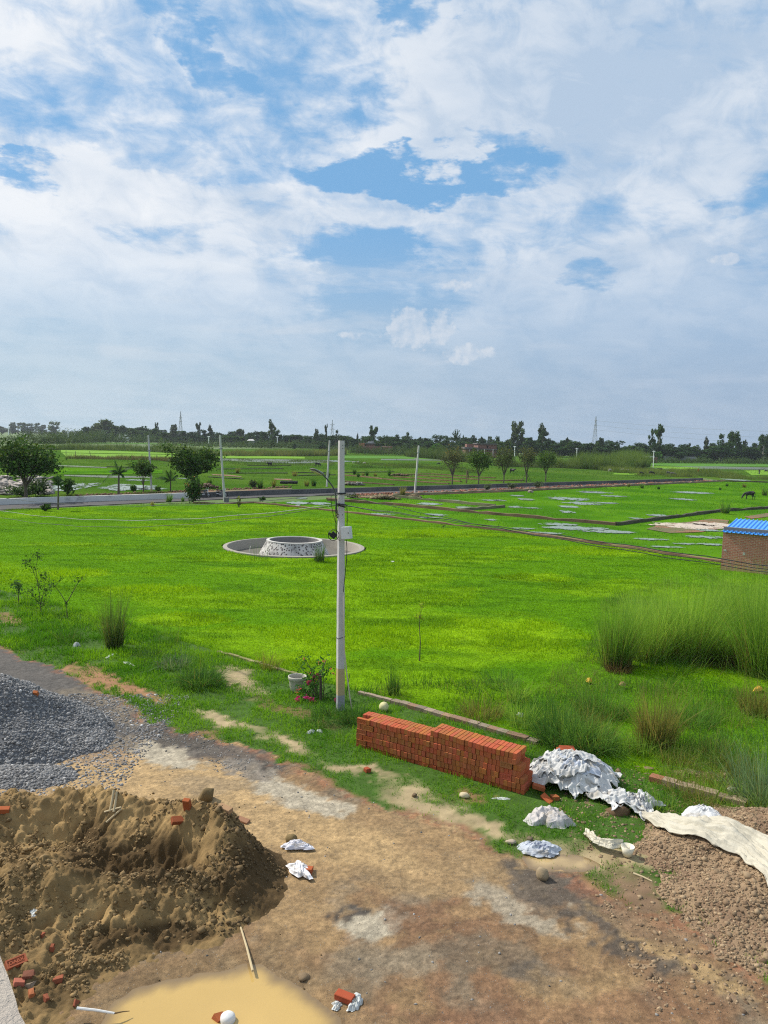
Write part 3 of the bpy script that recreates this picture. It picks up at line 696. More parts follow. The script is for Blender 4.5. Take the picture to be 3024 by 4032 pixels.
# ---- big sand heap
def gb(x, y, cx, cy, rx, ry, t=0.0, p=1.0):
    u = x - cx; v = y - cy; c, s = math.cos(t), math.sin(t); u, v = u * c + v * s, v * c - u * s
    return np.exp(-((u / rx) ** 2 + (v / ry) ** 2) ** p)
SANDP = FL([(-420, 1900), (-250, 1760), (0, 1745), (120, 1738), (250, 1735), (350, 1760), (450, 1775), (560, 1805), (628, 1850), (655, 1912), (620, 1972), (560, 2015), (520, 2072), (440, 2086), (330, 2108), (238, 2150), (205, 2212), (150, 2300), (-100, 2400), (-500, 2300)])
def h_sand(x, y):
    wx_ = (fbm(x * 1.7, y * 1.7, 4, 111) - .5) * 0.42; wy_ = (fbm(x * 1.7, y * 1.7, 4, 112) - .5) * 0.42
    X, Y = x + wx_, y + wy_
    d = np.abs(pl_dist(X, Y, SANDP + [SANDP[0]])); ins = in_poly(X, Y, SANDP); d = np.where(ins, d, -d)
    edge = sstep(d, -0.02, 0.9)
    slope = np.clip(d / 0.95, 0, 1)
    ridge = 0.70 * gb(X, Y, -3.3, 11.75, 2.1, 0.62, -0.10) + 0.46 * gb(X, Y, -2.45, 11.1, 0.85, 0.80) + 0.55 * gb(X, Y, -6.2, 11.5, 1.5, 0.9) + 0.42 * gb(X, Y, -1.9, 10.8, 0.6, 0.6) + 0.30 * gb(X, Y, -4.4, 10.3, 0.6, 1.1)
    ridge += 0.40 * gb(X, Y, -3.4, 9.75, 1.6, 0.42, 0.12) + 0.40 * gb(X, Y, -5.3, 9.3, 1.3, 0.9)
    dip = 0.36 * gb(X, Y, -4.75, 11.15, 0.45, 0.35) + 0.22 * gb(X, Y, -3.2, 10.55, 1.2, 0.30, -0.05)
    h = 0.10 * edge + ridge * slope - dip * slope
    # the dug-away face over the muddy puddle
    lip = np.clip(d / 0.22, 0, 1); h = np.where((Y < 9.9) & (X > -4.6), np.minimum(h, 0.05 + 0.40 * lip ** 0.7 + 5 * np.clip(d - 0.22, 0, None)), h)
    # runnels and clods
    run = np.abs(fbm(x * 1.4 - y * 0.9, y * 1.4 + x * 0.9, 4, 113) - .5)
    h += edge * ((fbm(x * 3.2, y * 3.2, 5, 114, 0.55) - .5) * 0.20 - sstep(run, 0.05, 0.0) * 0.06)
    cl = fbm(x * 11, y * 11, 4, 115, 0.62); h += edge * (sstep(cl, 0.42, 0.72) * 0.06 - 0.015 + (fbm(x * 24, y * 24, 3, 119, .6) - .5) * 0.055)
    return h * sstep(d, -0.05, 0.12) - 0.03
Vg, Fg, xs, ys, hs = heap_grid(-8.4, -0.9, 7.2, 13.4, 0.022, h_sand, -0.012)
mo = fbm(xs * 1.2, ys * 1.2, 4, 116); mo2 = fbm(xs * 6, ys * 6, 4, 117)
wet = np.clip(sstep(xs, -3.4, -1.8) * 0.9 + sstep(mo, 0.5, 0.66) * 0.5 + gb(xs, ys, -3.2, 9.4, 1.6, 0.4) * 0.6, 0, 1)[:, None]
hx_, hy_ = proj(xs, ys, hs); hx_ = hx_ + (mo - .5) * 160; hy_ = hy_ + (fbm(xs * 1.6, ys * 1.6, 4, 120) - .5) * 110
wet = np.full(xs.shape, 0.45)  # wet is the weight of the darker tone: hollows, right cone; ridges paler
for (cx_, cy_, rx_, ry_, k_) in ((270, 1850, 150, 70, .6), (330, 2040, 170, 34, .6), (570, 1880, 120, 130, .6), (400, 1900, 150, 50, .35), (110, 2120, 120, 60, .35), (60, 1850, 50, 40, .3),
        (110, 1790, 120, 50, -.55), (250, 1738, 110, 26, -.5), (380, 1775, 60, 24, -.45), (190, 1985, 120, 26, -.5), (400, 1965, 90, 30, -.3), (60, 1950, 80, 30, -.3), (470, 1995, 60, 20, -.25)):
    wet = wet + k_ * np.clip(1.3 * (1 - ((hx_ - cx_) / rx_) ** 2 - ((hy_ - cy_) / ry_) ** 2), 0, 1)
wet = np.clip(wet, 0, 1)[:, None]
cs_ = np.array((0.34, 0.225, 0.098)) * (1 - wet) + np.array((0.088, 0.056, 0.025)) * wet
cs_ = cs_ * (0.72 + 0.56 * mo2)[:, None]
sand = thing('sand_heap', 'large dug-over heap of damp brown sand in the foreground', 'sand heap', (-3.8, 10.6, 0))
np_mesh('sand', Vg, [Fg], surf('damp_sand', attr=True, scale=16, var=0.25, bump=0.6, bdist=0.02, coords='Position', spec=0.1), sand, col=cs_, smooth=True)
q = np.random.default_rng(35); n = 52000; sx = q.uniform(-8, -0.6, n); sy = q.uniform(7.6, 13.4, n); sh = h_sand(sx, sy)
dn = fbm(sx * 2.0, sy * 2.0, 3, 118); px_, py_ = proj(sx, sy, 0)
ok = (((sh > 0.02) & (q.uniform(0, 1, n) < sstep(dn, 0.38, 0.7))) | (q.uniform(0, 1, n) < 0.004)) & (px_ > -100) & (px_ < 720)
sx, sy, sh = sx[ok], sy[ok], np.maximum(sh[ok], 0)
sz = q.gamma(2.0, 0.006, len(sx)) + 0.006; wet = sstep(sx, -3.6, -1.6)[:, None] * 0.8  # clods take more of the darker tone towards the right
cc_ = (np.array((0.25, 0.165, 0.072)) * (1 - wet) + np.array((0.105, 0.068, 0.030)) * wet) * q.uniform(0.6, 1.2, (len(sx), 1))
Vs, Fs_, Cs = stones(sx, sy, sh + vlook(HZ, sx, sy), np.minimum(sz, 0.06), cc_, 36, flat=0.8)
tag(np_mesh('clods', Vs, [Fs_], M_stone, sand, col=Cs), kind='stuff')
def SH(x, y): return float(h_sand(np.array([x]), np.array([y]))[0]) + HT(x, y)
def onsand(px, py):
    """fv pixel -> point on the heap surface (march along the view ray)"""
    d = ray(px * K, py * K)
    for t in np.arange(6.0, 18.0, 0.02):
        p = Vector((0, 0, CAMH)) + d * float(t)
        if p.z <= max(SH(p.x, p.y), HT(p.x, p.y)): return p
    return F(px, py)
def ongrav(px, py):
    d = ray(px * K, py * K)
    for t in np.arange(8.0, 24.0, 0.02):
        p = Vector((0, 0, CAMH)) + d * float(t)
        if p.z <= float(h_grav(np.array([p.x]), np.array([p.y]))[0]) + HT(p.x, p.y): return p
    return F(px, py)

# ---- brown aggregate heap at right
def h_agg(x, y):
    wob = (fbm(x * 0.9, y * 0.9, 4, 121) - .5)
    c = A0; r = np.hypot((x - c.x) / 2.3, (y - c.y) / 1.5) + wob * 0.55
    h = 0.62 * np.clip(1 - r, 0, None) ** 0.9
    c = A1; r = np.hypot((x - c.x) / 1.7, (y - c.y) / 0.95) + wob * 0.5; h = np.maximum(h, 0.36 * np.clip(1 - r, 0, None) ** 0.8)
    c = A2; r = np.hypot((x - c.x) / 2.0, (y - c.y) / 1.5) + wob * 0.6; h = np.maximum(h, 0.12 * np.clip(1 - r, 0, None) ** 0.6)
    return h + (fbm(x * 4, y * 4, 4, 122) - .5) * 0.08 - 0.02
A0 = F(1720, 1855); A1 = F(1690, 1950); A2 = F(1800, 2030)
Vg, Fg, xs, ys, hs = heap_grid(3.2, 10.5, 8.0, 15.0, 0.04, h_agg, -0.01)
agg = thing('aggregate_heap', 'low heap of brown river gravel under a long pale cloth', 'gravel heap', (A0.x, A0.y, 0))
np_mesh('core', Vg, [Fg], surf('aggregate_core', (0.20, 0.125, 0.075), rgb2=(0.28, 0.19, 0.11), scale=9, mscale=1.2, var=0.4, bump=0.7, coords='Position'), agg, smooth=True)
q = np.random.default_rng(37); n = 66000; sx = q.uniform(3.2, 10.4, n); sy = q.uniform(8.2, 14.8, n); sh = h_agg(sx, sy); px_, py_ = proj(sx, sy, 0)
ok = ((sh > 0.0) | ((sh > -0.055) & (q.uniform(0, 1, n) < 0.12))) & (px_ < 2300); sx, sy, sh = sx[ok], sy[ok], np.maximum(sh[ok], 0)
k_ = q.uniform(0, 1, (len(sx), 1)); cc_ = (np.array((0.15, 0.095, 0.055)) * (1 - k_) + np.array((0.38, 0.275, 0.165)) * k_) * q.uniform(0.7, 1.15, (len(sx), 1))
Vs, Fs_, Cs = stones(sx, sy, sh + vlook(HZ, sx, sy), q.gamma(1.7, 0.0062, len(sx)) + 0.005, cc_, 38)
tag(np_mesh('pebbles', Vs, [Fs_], M_stone, agg, col=Cs), kind='stuff')
def AGH(x, y): return max(0.0, float(h_agg(np.array([x]), np.array([y]))[0])) + HT(x, y)

# ---- bricks
BL, BW, BH = 0.225, 0.076, 0.108            # on edge: depth, width along the stack, height
letter_cache = {}
def letters(txt, size, depth):
    if (txt, size) in letter_cache: return letter_cache[(txt, size)]
    cu = bpy.data.curves.new('letters', 'FONT'); cu.body = txt; cu.size = size; cu.extrude = depth; cu.align_x = 'CENTER'; cu.align_y = 'CENTER'; cu.resolution_u = 2; cu.offset = size * 0.018
    ob = bpy.data.objects.new('letters', cu); COL.objects.link(ob)
    dg = bpy.context.evaluated_depsgraph_get(); me = ob.evaluated_get(dg).to_mesh()
    V = [tuple(v.co) for v in me.vertices]; Fc = [tuple(p.vertices) for p in me.polygons]
    ob.evaluated_get(dg).to_mesh_clear(); bpy.data.objects.remove(ob); bpy.data.curves.remove(cu)
    letter_cache[(txt, size)] = (V, Fc); return V, Fc
def brick_mesh(L, W, H, seed, frog=False, chip=0.0):
    """brick centred at the origin standing on z=0; L along y, W along x, H up. A frog brick has its stamped face at -y"""
    rr = random.Random(seed); mb = MB(); c = (0.42 + rr.uniform(-.08, .07), 0.122 + rr.uniform(-.025, .03), 0.050 + rr.uniform(-.008, .010))
    if not frog:
        mb.box((0, 0, H / 2), (W, L, H), col=c)
    else:
        w, d, t, g = W / 2, L / 2, 0.012, 0.016
        V = [(-w, -d, 0), (w, -d, 0), (w, -d, H), (-w, -d, H), (-w, d, 0), (w, d, 0), (w, d, H), (-w, d, H),
             (-w + g, -d, g), (w - g, -d, g), (w - g, -d, H - g), (-w + g, -d, H - g), (-w + g + .006, -d + t, g + .006), (w - g - .006, -d + t, g + .006), (w - g - .006, -d + t, H - g - .006), (-w + g + .006, -d + t, H - g - .006)]
        Fc = [(4, 7, 6, 5), (3, 2, 6, 7), (0, 4, 5, 1), (0, 3, 7, 4), (1, 5, 6, 2), (0, 1, 9, 8), (1, 2, 10, 9), (2, 3, 11, 10), (3, 0, 8, 11),
              (8, 9, 13, 12), (9, 10, 14, 13), (10, 11, 15, 14), (11, 8, 12, 15), (12, 13, 14, 15)]
        mb.add(V, Fc, c)
        LV, LF = letters(frog, 0.060, 0.004); xs_ = [p[0] for p in LV]; k = (2 * w - 2 * g - 0.03) / max(max(xs_) - min(xs_), .01)
        mb.add([(p[0] * k, -d + t - 0.004 - p[2] * 1.1, H / 2 + p[1]) for p in LV], LF, tuple(v * 1.1 for v in c))
    return mb
def brick_obj(mb, name, bevel=0.004):
    o = mb.build(name, M_brick, bevel=bevel); return o
S0 = GT(1402, 2938); S1 = GT(2062, 3132)
sdir = (S1 - S0); sdir.z = 0; SLEN = sdir.length; sdir.normalize(); sang = math.atan2(sdir.y, sdir.x)
sback = Vector((-sdir.y, sdir.x, 0))
variants = [brick_obj(brick_mesh(BL, BW, BH, 40 + k), 'brick') for k in range(10)]
used_var = set()
STK = 'bricks of the long red stack'
rr = random.Random(4); zb0 = (S0.z + S1.z) / 2 - 0.04
ncol = int(SLEN / 0.0805); step = SLEN / ncol
cand = []
def top_rows(u):                        # courses at this place along the stack
    return 6 if u < 0.475 else 7
def step_in(row, rows_top):             # the right end steps back course by course
    return (0.0, 0.0, 0.005, 0.02, 0.025, 0.045, 0.05)[min(row, 6)]
for row in range(7):
    c_ = 0
    while c_ < ncol:
        u = (c_ + 0.5) / ncol
        if row >= top_rows(u) or u > 1 - step_in(row, 7): c_ += 1; continue
        for back in (0, 1):
            jit = rr.uniform(-0.014, 0.014)
            tilt = (0.012 * math.sin(u * 40 + row) + rr.uniform(-0.018, 0.018))
            p = S0 + sdir * ((c_ + 0.5) * step + rr.uniform(-.002, .002) + 0.012 * math.sin(row * 2.1)) + sback * (BL / 2 + back * (BL + 0.008) + jit + 0.012 * math.sin(row * 1.7 + u * 9))
            p.z = zb0 + row * (BH + 0.004) + 0.05 * math.sin(u * 5.2) * (row / 7.0) * 0.4
            cand.append((row, c_, back, p, tilt, row == top_rows(u) - 1))
        c_ += 1
# frog bricks at the two ends (stretcher faces in view)
FROG = {(5, 0), (4, 1), (3, 0), (2, 1), (1, 0)}
skip = set()
for (r_, c0) in FROG:
    c0 = 0 if c0 == 0 else 2
    for k in range(3): skip.add((r_, c0 + k, 0))
ENDF = {(4, ncol - 6), (2, ncol - 6)}
for (r_, c0) in ENDF:
    for k in range(3): skip.add((r_, c0 + k, 0))
cand = [c for c in cand if (c[0], c[1], c[2]) not in skip]
cand.sort(key=lambda c: (not c[5], c[2] == 1, -c[0]))
front = [c for c in cand if c[5] or (c[2] == 0 and c[0] >= 1)]
indiv = front[:291]; chosen = set((c[0], c[1], c[2]) for c in indiv)
for i_, (row, c_, back, p, tilt, top) in enumerate(indiv):
    v = variants[rr.randrange(10)]
    if v.name not in used_var and len(used_var) < 10 and i_ < 60:
        o = v; used_var.add(v.name)
    else: o = v.copy(); COL.objects.link(o)
    o.location = p; o.rotation_euler = (0, 0, sang + tilt)
    tag(o, 'plain red brick in the upper courses of the long stack', 'brick', STK)
for v in variants:
    if v.name not in used_var: bpy.data.objects.remove(v)
mb = MB()
for (row, c_, back, p, tilt, top) in cand:
    if (row, c_, back) in chosen: continue
    s_ = rr.uniform(-.05, .05)
    mb.box(p + Vector((0, 0, BH / 2)), (BW - 0.003, BL, BH - 0.002), rz=sang + tilt, col=(0.36 + s_, 0.088 + s_ * .3, 0.034 + s_ * .15))
tag(mb.build('stacked_bricks', M_brick), 'low and rear courses of plain bricks inside the long red stack', 'bricks', kind='stuff')
def frog_at(row, c0, lab, seed, txt='BRS', back=0):
    p = S0 + sdir * ((c0 + 1.5) * step) + sback * (BW / 2 - 0.012); p.z = zb0 + row * (BH + 0.004)
    o = brick_obj(brick_mesh(BW, BL, BH, seed, frog=txt), 'stamped_brick', bevel=0.0)
    o.location = p; o.rotation_euler = (0, 0, sang + rr.uniform(-.02, .02)); return tag(o, lab, 'brick', 'stamped bricks at the stack ends')
for (r_, c0, lab) in ((5, 0, 'stamped red brick at the top left corner of the long stack'), (4, 2, 'stamped red brick, uppermost of the two set one brick in from the left stack end'),
                     (3, 0, 'stamped red brick at the left stack end, middle of the three on the corner'), (2, 2, 'stamped red brick, lower of the two set one brick in from the left stack end'),
                     (1, 0, 'stamped red brick at the left stack end, lowest of the three on the corner'),
                     (4, ncol - 6, 'stamped red brick near the right stack end, upper of two'), (2, ncol - 6, 'stamped red brick near the right stack end, lower of two')):
    frog_at(r_, c0, lab, 70 + r_ + c0)
def loose_brick(p, rz, lab, seed, tilt=(0, 0), size=(0.225, 0.108, 0.075), frac=1.0, group=None, sink=0.0, name='brick', col=None):
    mb = MB(); r2 = random.Random(seed); L, W, H = size; L *= frac; col = col or ((0.27, 0.085, 0.045) if 220 <= seed < 230 else None)
    c = col or (0.34 + r2.uniform(-.05, .06), 0.085 + r2.uniform(-.01, .02), 0.035)
    mb.box((0, 0, H / 2), (L, W, H), col=c)
    o = mb.build(name, M_brick, bevel=0.006 if frac == 1 else 0.004)
    if frac < 1:
        me = o.data; qq = random.Random(seed)
        for v in me.vertices:
            if v.co.x > 0: v.co.x += qq.uniform(-.03, .02); v.co.z += qq.uniform(-.012, .008)
    o.location = p - Vector((0, 0, sink)); o.rotation_euler = (tilt[0], tilt[1], rz)
    return tag(o, lab, 'brick', group)
E = S0 + sdir * SLEN
loose_brick(Vector((E.x, E.y, HT(E.x, E.y))) + sdir * 0.20 + sback * 0.18 + Vector((0, 0, 0.11)), sang + 0.5, 'loose red brick resting on another at the right foot of the stack', 201, (0.1, 0.25))
loose_brick(Vector((E.x, E.y, HT(E.x, E.y))) + sdir * 0.42 + sback * 0.06, sang - 0.35, 'red brick leaning down beside the white sack pile', 202, (0.5, 0.35))
loose_brick(FT(1198, 1727), 0.2, 'broken red brick half hidden in grass below the sack pile', 203, frac=0.6)
loose_brick(FT(793, 1667), 0.6, 'small broken red brick in the grass below the stack', 204, frac=0.45)
p = onsand(402, 1752); loose_brick(p, 1.4, 'red brick standing on end on the sand ridge', 205, (0.05, 1.25), sink=-0.06)
p = onsand(385, 1778); loose_brick(p, 0.55, 'red brick lying on its side on the sand ridge', 206, (0.5, 0.15), sink=-0.02)
p = onsand(486, 1748); loose_brick(p, -0.5, 'sandy half buried brick at the back edge of the sand heap', 207, (0.1, 0.1), sink=0.03, col=(0.36, 0.22, 0.12))
p = onsand(525, 1775); loose_brick(p, -0.4, 'dusty brick on the sand slope behind the torn sack', 208, (0.2, 0.1), sink=0.02, col=(0.32, 0.17, 0.10))
p = FT(745, 2160); loose_brick(p, -0.45, 'red brick with one round hole lying at the corner of the muddy puddle', 209, (0.05, 0.0))
p = FT(470, 2208); loose_brick(p, 0.9, 'red brick end poking out of the puddle at the picture edge', 210, (0.3, 0.4), frac=0.6)
p = onsand(3, 1752); loose_brick(p, 0.3, 'red brick at the left edge of the sand heap', 211, (0.1, 0.1), sink=0.02)
p = ongrav(76, 1500); loose_brick(p, 0.3, 'piece of red brick lying on the grey gravel heap', 212, (0.2, 0.2), frac=0.5, sink=0.01)
RB = 'brick rubble at the foot of the plaster ledge'
p = onsand(38, 2092); o = brick_obj(brick_mesh(BW, BL, BH, 91, frog='DABX'), 'stamped_brick', 0.0); o.location = p + Vector((0, 0, 0.02)); o.rotation_euler = (-1.15, 0.0, 0.75); tag(o, 'stamped red brick lying tilted beside the plaster ledge', 'brick', RB)
for k, (x, y, rz, fr, lab, col) in enumerate(((40, 2125, 0.5, 0.7, 'pinkish red broken brick against the plaster ledge', (0.42, 0.14, 0.09)), (62, 2108, 0.2, 0.7, 'dark shaded brick behind the grey brick at the ledge', (0.2, 0.08, 0.05)), (64, 2132, -0.2, 0.65, 'grey brown half brick among the rubble by the ledge', (0.22, 0.17, 0.12)),
        (68, 2148, 0.6, 0.4, 'small orange brick chunk below the grey half brick', (0.40, 0.14, 0.06)), (98, 2160, 0.9, 0.3, 'small dark red brick chip right of the orange chunk', None), (125, 2120, 0.3, 0.55, 'broken red brick lump alone on the sand right of the rubble', None),
        (165, 2170, 0.1, 0.2, 'tiny red brick crumb near the sand edge', None), (112, 2050, 0.2, 0.3, 'dull red brick fragment in the middle of the sand slope', None), (88, 2025, 1.2, 0.25, 'narrow red brick sliver higher on the sand slope', None))):
    loose_brick(onsand(x, y), rz, lab, 220 + k, (0.3 * math.sin(k * 2.3), 0.3 * math.cos(k * 1.7)), frac=fr, size=(0.17, 0.085, 0.055), sink=0.01, col=col, group=RB)

# ---- edging strips of half-buried bricks
M_edge = surf('edging_brick', attr=True, scale=7, var=0.35, bump=0.6, bdist=0.02, coords='Position')
def edging(name, a, b, wdt, hgt, lab, cols, seed, cat='brick edging', L=0.23, group=None, drop=0.05, wob=0.01):
    a = Vector(a); b = Vector(b); d = b - a; d.z = 0; ln = d.length; d.normalize(); ang = math.atan2(d.y, d.x); n = max(1, int(ln / L)); r2 = random.Random(seed); mb = MB()
    for k in range(n):
        p = a + d * (ln * (k + .5) / n); p.z = -drop + (hgt + drop) / 2 + r2.uniform(-wob, wob) + (HT(p.x, p.y) if p.y < 30 else 0)
        c = r2.choice(cols); s_ = r2.uniform(.75, 1.2)
        off = Vector((-d.y, d.x, 0)) * r2.uniform(-wob, wob)
        mb.box(p + off, (ln / n - 0.008, wdt * r2.uniform(.9, 1.0), hgt + drop), rz=ang + r2.uniform(-.02, .02), col=tuple(v * s_ for v in c))
    return tag(mb.build(name, M_edge, loc=(a.x, a.y, 0)), lab, cat, group)
CEMT = [(0.27, 0.21, 0.15), (0.29, 0.22, 0.16), (0.28, 0.17, 0.11)]; REDB = [(0.33, 0.13, 0.07), (0.30, 0.17, 0.10), (0.36, 0.20, 0.12)]
edging('brick_edging', F(848, 1522), F(1162, 1612), 0.20, 0.08, 'mortared brick edging strip lying behind the brick stack', CEMT, 1)
edging('brick_edging', F(1404, 1690), F(1612, 1750), 0.22, 0.10, 'mossy brick edging strip right of the white sacks', [(0.36, 0.15, 0.08), (0.30, 0.22, 0.15)], 2)
edging('brick_edging', F(470, 1412), F(640, 1462), 0.12, 0.05, 'thin sunken edging line left of the flower pot', [(0.30, 0.24, 0.13), (0.22, 0.2, 0.08)], 3)
edging('brick_edging', F(775, 1502), F(846, 1521), 0.12, 0.07, 'short pale edging piece right of the concrete pole', CEMT, 4)

# ---- sticks
M_wood = surf('bare_wood', (0.50, 0.40, 0.24), scale=20, var=0.25, bump=0.3, bdist=0.003)
STI = 'wooden sticks on the sand heap'
def stick(p0, p1, r0, r1, lab, name='stick', mat=None, group=None, cat='stick'):
    mb = MB(); p0 = Vector(p0); p1 = Vector(p1); m_ = (p0 + p1) / 2 + Vector((0.004, 0.003, 0.004))
    mb.tube([p0, m_, p1], [r0, (r0 + r1) / 2, r1], 7); return tag(mb.build(name, mat or M_wood, smooth=False, loc=tuple(p0)), lab, cat, group)
up = Vector((0, 0, 0.03))
stick(onsand(238, 1756) + up, onsand(246, 1722) + up * 4, 0.022, 0.02, 'stake of pale split wood leaning upright on the sand ridge', group=STI)
stick(onsand(246, 1762) + up * 2, onsand(252, 1726) + up * 4, 0.02, 0.018, 'second upright split stick leaning on the sand ridge', group=STI)
stick(onsand(226, 1758) + up, onsand(262, 1752) + up * 2, 0.017, 0.015, 'short pale stick lying across the others on the sand', group=STI)
stick(onsand(230, 1780) + up, onsand(262, 1756) + up * 2, 0.018, 0.016, 'pale stick slanting under the crossed sticks on the sand', group=STI)
stick(onsand(520, 2008) + up, F(546, 2097, 0.03), 0.012, 0.016, 'thin bare stick leaning from sand into the puddle')
M_white = surf('white_plastic', (0.72, 0.71, 0.68), scale=5, var=0.08, bump=0.0, rough=0.4)
stick(FT(166, 2200) + Vector((0, 0, 0.12)), F(247, 2189, 0.05), 0.016, 0.012, 'white plastic pipe stub lying over the puddle edge', 'plastic_pipe', M_white, cat='pipe')
stick(F(247, 2189, 0.05), F(280, 2184, 0.02), 0.010, 0.004, 'dry twig end beyond the white pipe in the puddle', mat=surf('dry_twig', (0.20, 0.13, 0.06)))
stick(FT(1368, 1888) + Vector((0, 0, .01)), FT(1408, 1905) + Vector((0, 0, .01)), 0.018, 0.012, 'pale flat stick on the road near the weedy tuft')
# rocks
def rock(p, r, lab, col, seed, name='stone', sub=2, flat=0.8, cat='stone', group=None):
    V, Fc = rock_V(r, sub, seed); V[:, 2] *= flat
    dirv_ = np.random.default_rng(seed + 5).normal(0, 1, (7, 3)); dirv_ /= np.linalg.norm(dirv_, axis=1)[:, None]
    for d_ in dirv_:                              # knock flat facets off
        s_ = V @ d_; V = V - np.clip(s_ - 0.62 * r, 0, None)[:, None] * d_
    return tag(np_mesh(name, V + np.array(p), [Fc], M_stone, col=np.tile(np.array(col), (len(V), 1)), loc=tuple(p)), lab, cat, group)
rock(FT(1172, 1898) + Vector((0, 0, .06)), 0.13, 'angular tan rock on the tarmac edge near the tied sack', (0.30, 0.23, 0.14), 301)
rock(FT(1105, 1822) + Vector((0, 0, .03)), 0.085, 'small pale stone left of the tied white sack', (0.40, 0.33, 0.24), 302, flat=0.5)
rock(FT(1583, 1716) + Vector((0, 0, .06)), 0.12, 'flat topped grey stone at the end of the mossy edging', (0.26, 0.25, 0.19), 303)
rock(FT(1002, 1722) + Vector((0, 0, .04)), 0.12, 'rounded cream stone on the bare verge strip', (0.55, 0.46, 0.30), 304, flat=0.5)
rock(FT(895, 1640 if False else 1720) + Vector((0, 0, .02)), 0.06, 'small dark clod on the verge strip', (0.16, 0.11, 0.06), 305)
rock(FT(1145, 1815) + Vector((0, 0, .03)), 0.07, 'dark clod behind the tied white sack', (0.13, 0.10, 0.06), 306, flat=0.5)
rock(FT(447, 1728) + Vector((0, 0, .10)), 0.17, 'big dark clod of earth behind the sand heap', (0.15, 0.105, 0.045), 307, cat='clod')
rock(FT(632, 1818) + Vector((0, 0, .05)), 0.10, 'upright earth clod behind the torn sack', (0.17, 0.12, 0.05), 308, cat='clod', flat=1.2)
rock(FT(404, 2178), 0.07, 'clod island in the middle of the puddle', (0.20, 0.14, 0.07), 309, cat='clod', flat=0.6)
rock(FT(310, 2172), 0.045, 'small brown clod in the puddle left of the larger one', (0.20, 0.12, 0.05), 310, cat='clod')
rock(FT(655, 2112) + Vector((0, 0, .01)), 0.08, 'clod on the right bank of the puddle', (0.20, 0.14, 0.08), 311, cat='clod', flat=0.6)
rock(FT(1435, 1945) + Vector((0, 0, .03)), 0.09, 'earth clod near the weedy tuft', (0.2, 0.13, 0.08), 312, cat='clod', flat=0.5) if False else None
# white cap at the bottom edge
p = FT(492, 2214); mb = MB(); mb.lathe([(0.085, 0), (0.085, 0.08), (0.078, 0.11), (0.05, 0.135), (0.0, 0.145)], (p.x, p.y, p.z), 20); tag(mb.build('plastic_bowl', M_white, smooth=True, loc=tuple(p)), 'upturned white plastic bowl in the puddle at the lower picture edge', 'bowl')
# cup and ball
p = FT(1355, 1850); mb = MB(); mb.lathe([(0.0, 0.0), (0.07, 0.0), (0.105, 0.15), (0.10, 0.15), (0.068, 0.02), (0.0, 0.02)], (p.x, p.y, p.z + 0.02), 18, col=(.75, .70, .56)); tag(mb.build('cup', surf('cream_plastic', attr=True, var=0.1, bump=0, rough=0.5), smooth=True, loc=tuple(p)), 'cream plastic cup standing in grass by the silt puddle', 'cup')
p = FT(829, 1536); mb = MB(); mb.lathe([(0.115 * math.sin(t * math.pi / 10), 0.105 - 0.115 * math.cos(t * math.pi / 10)) for t in range(11)], (p.x, p.y, p.z), 18, col=(.72, .66, .36)); tag(mb.build('ball', surf('worn_ball', attr=True, rgb2=(0.45, 0.42, 0.2), scale=6, var=0.15, bump=0.1), smooth=True, loc=tuple(p)), 'pale yellow ball in the grass between pole and stack', 'ball')

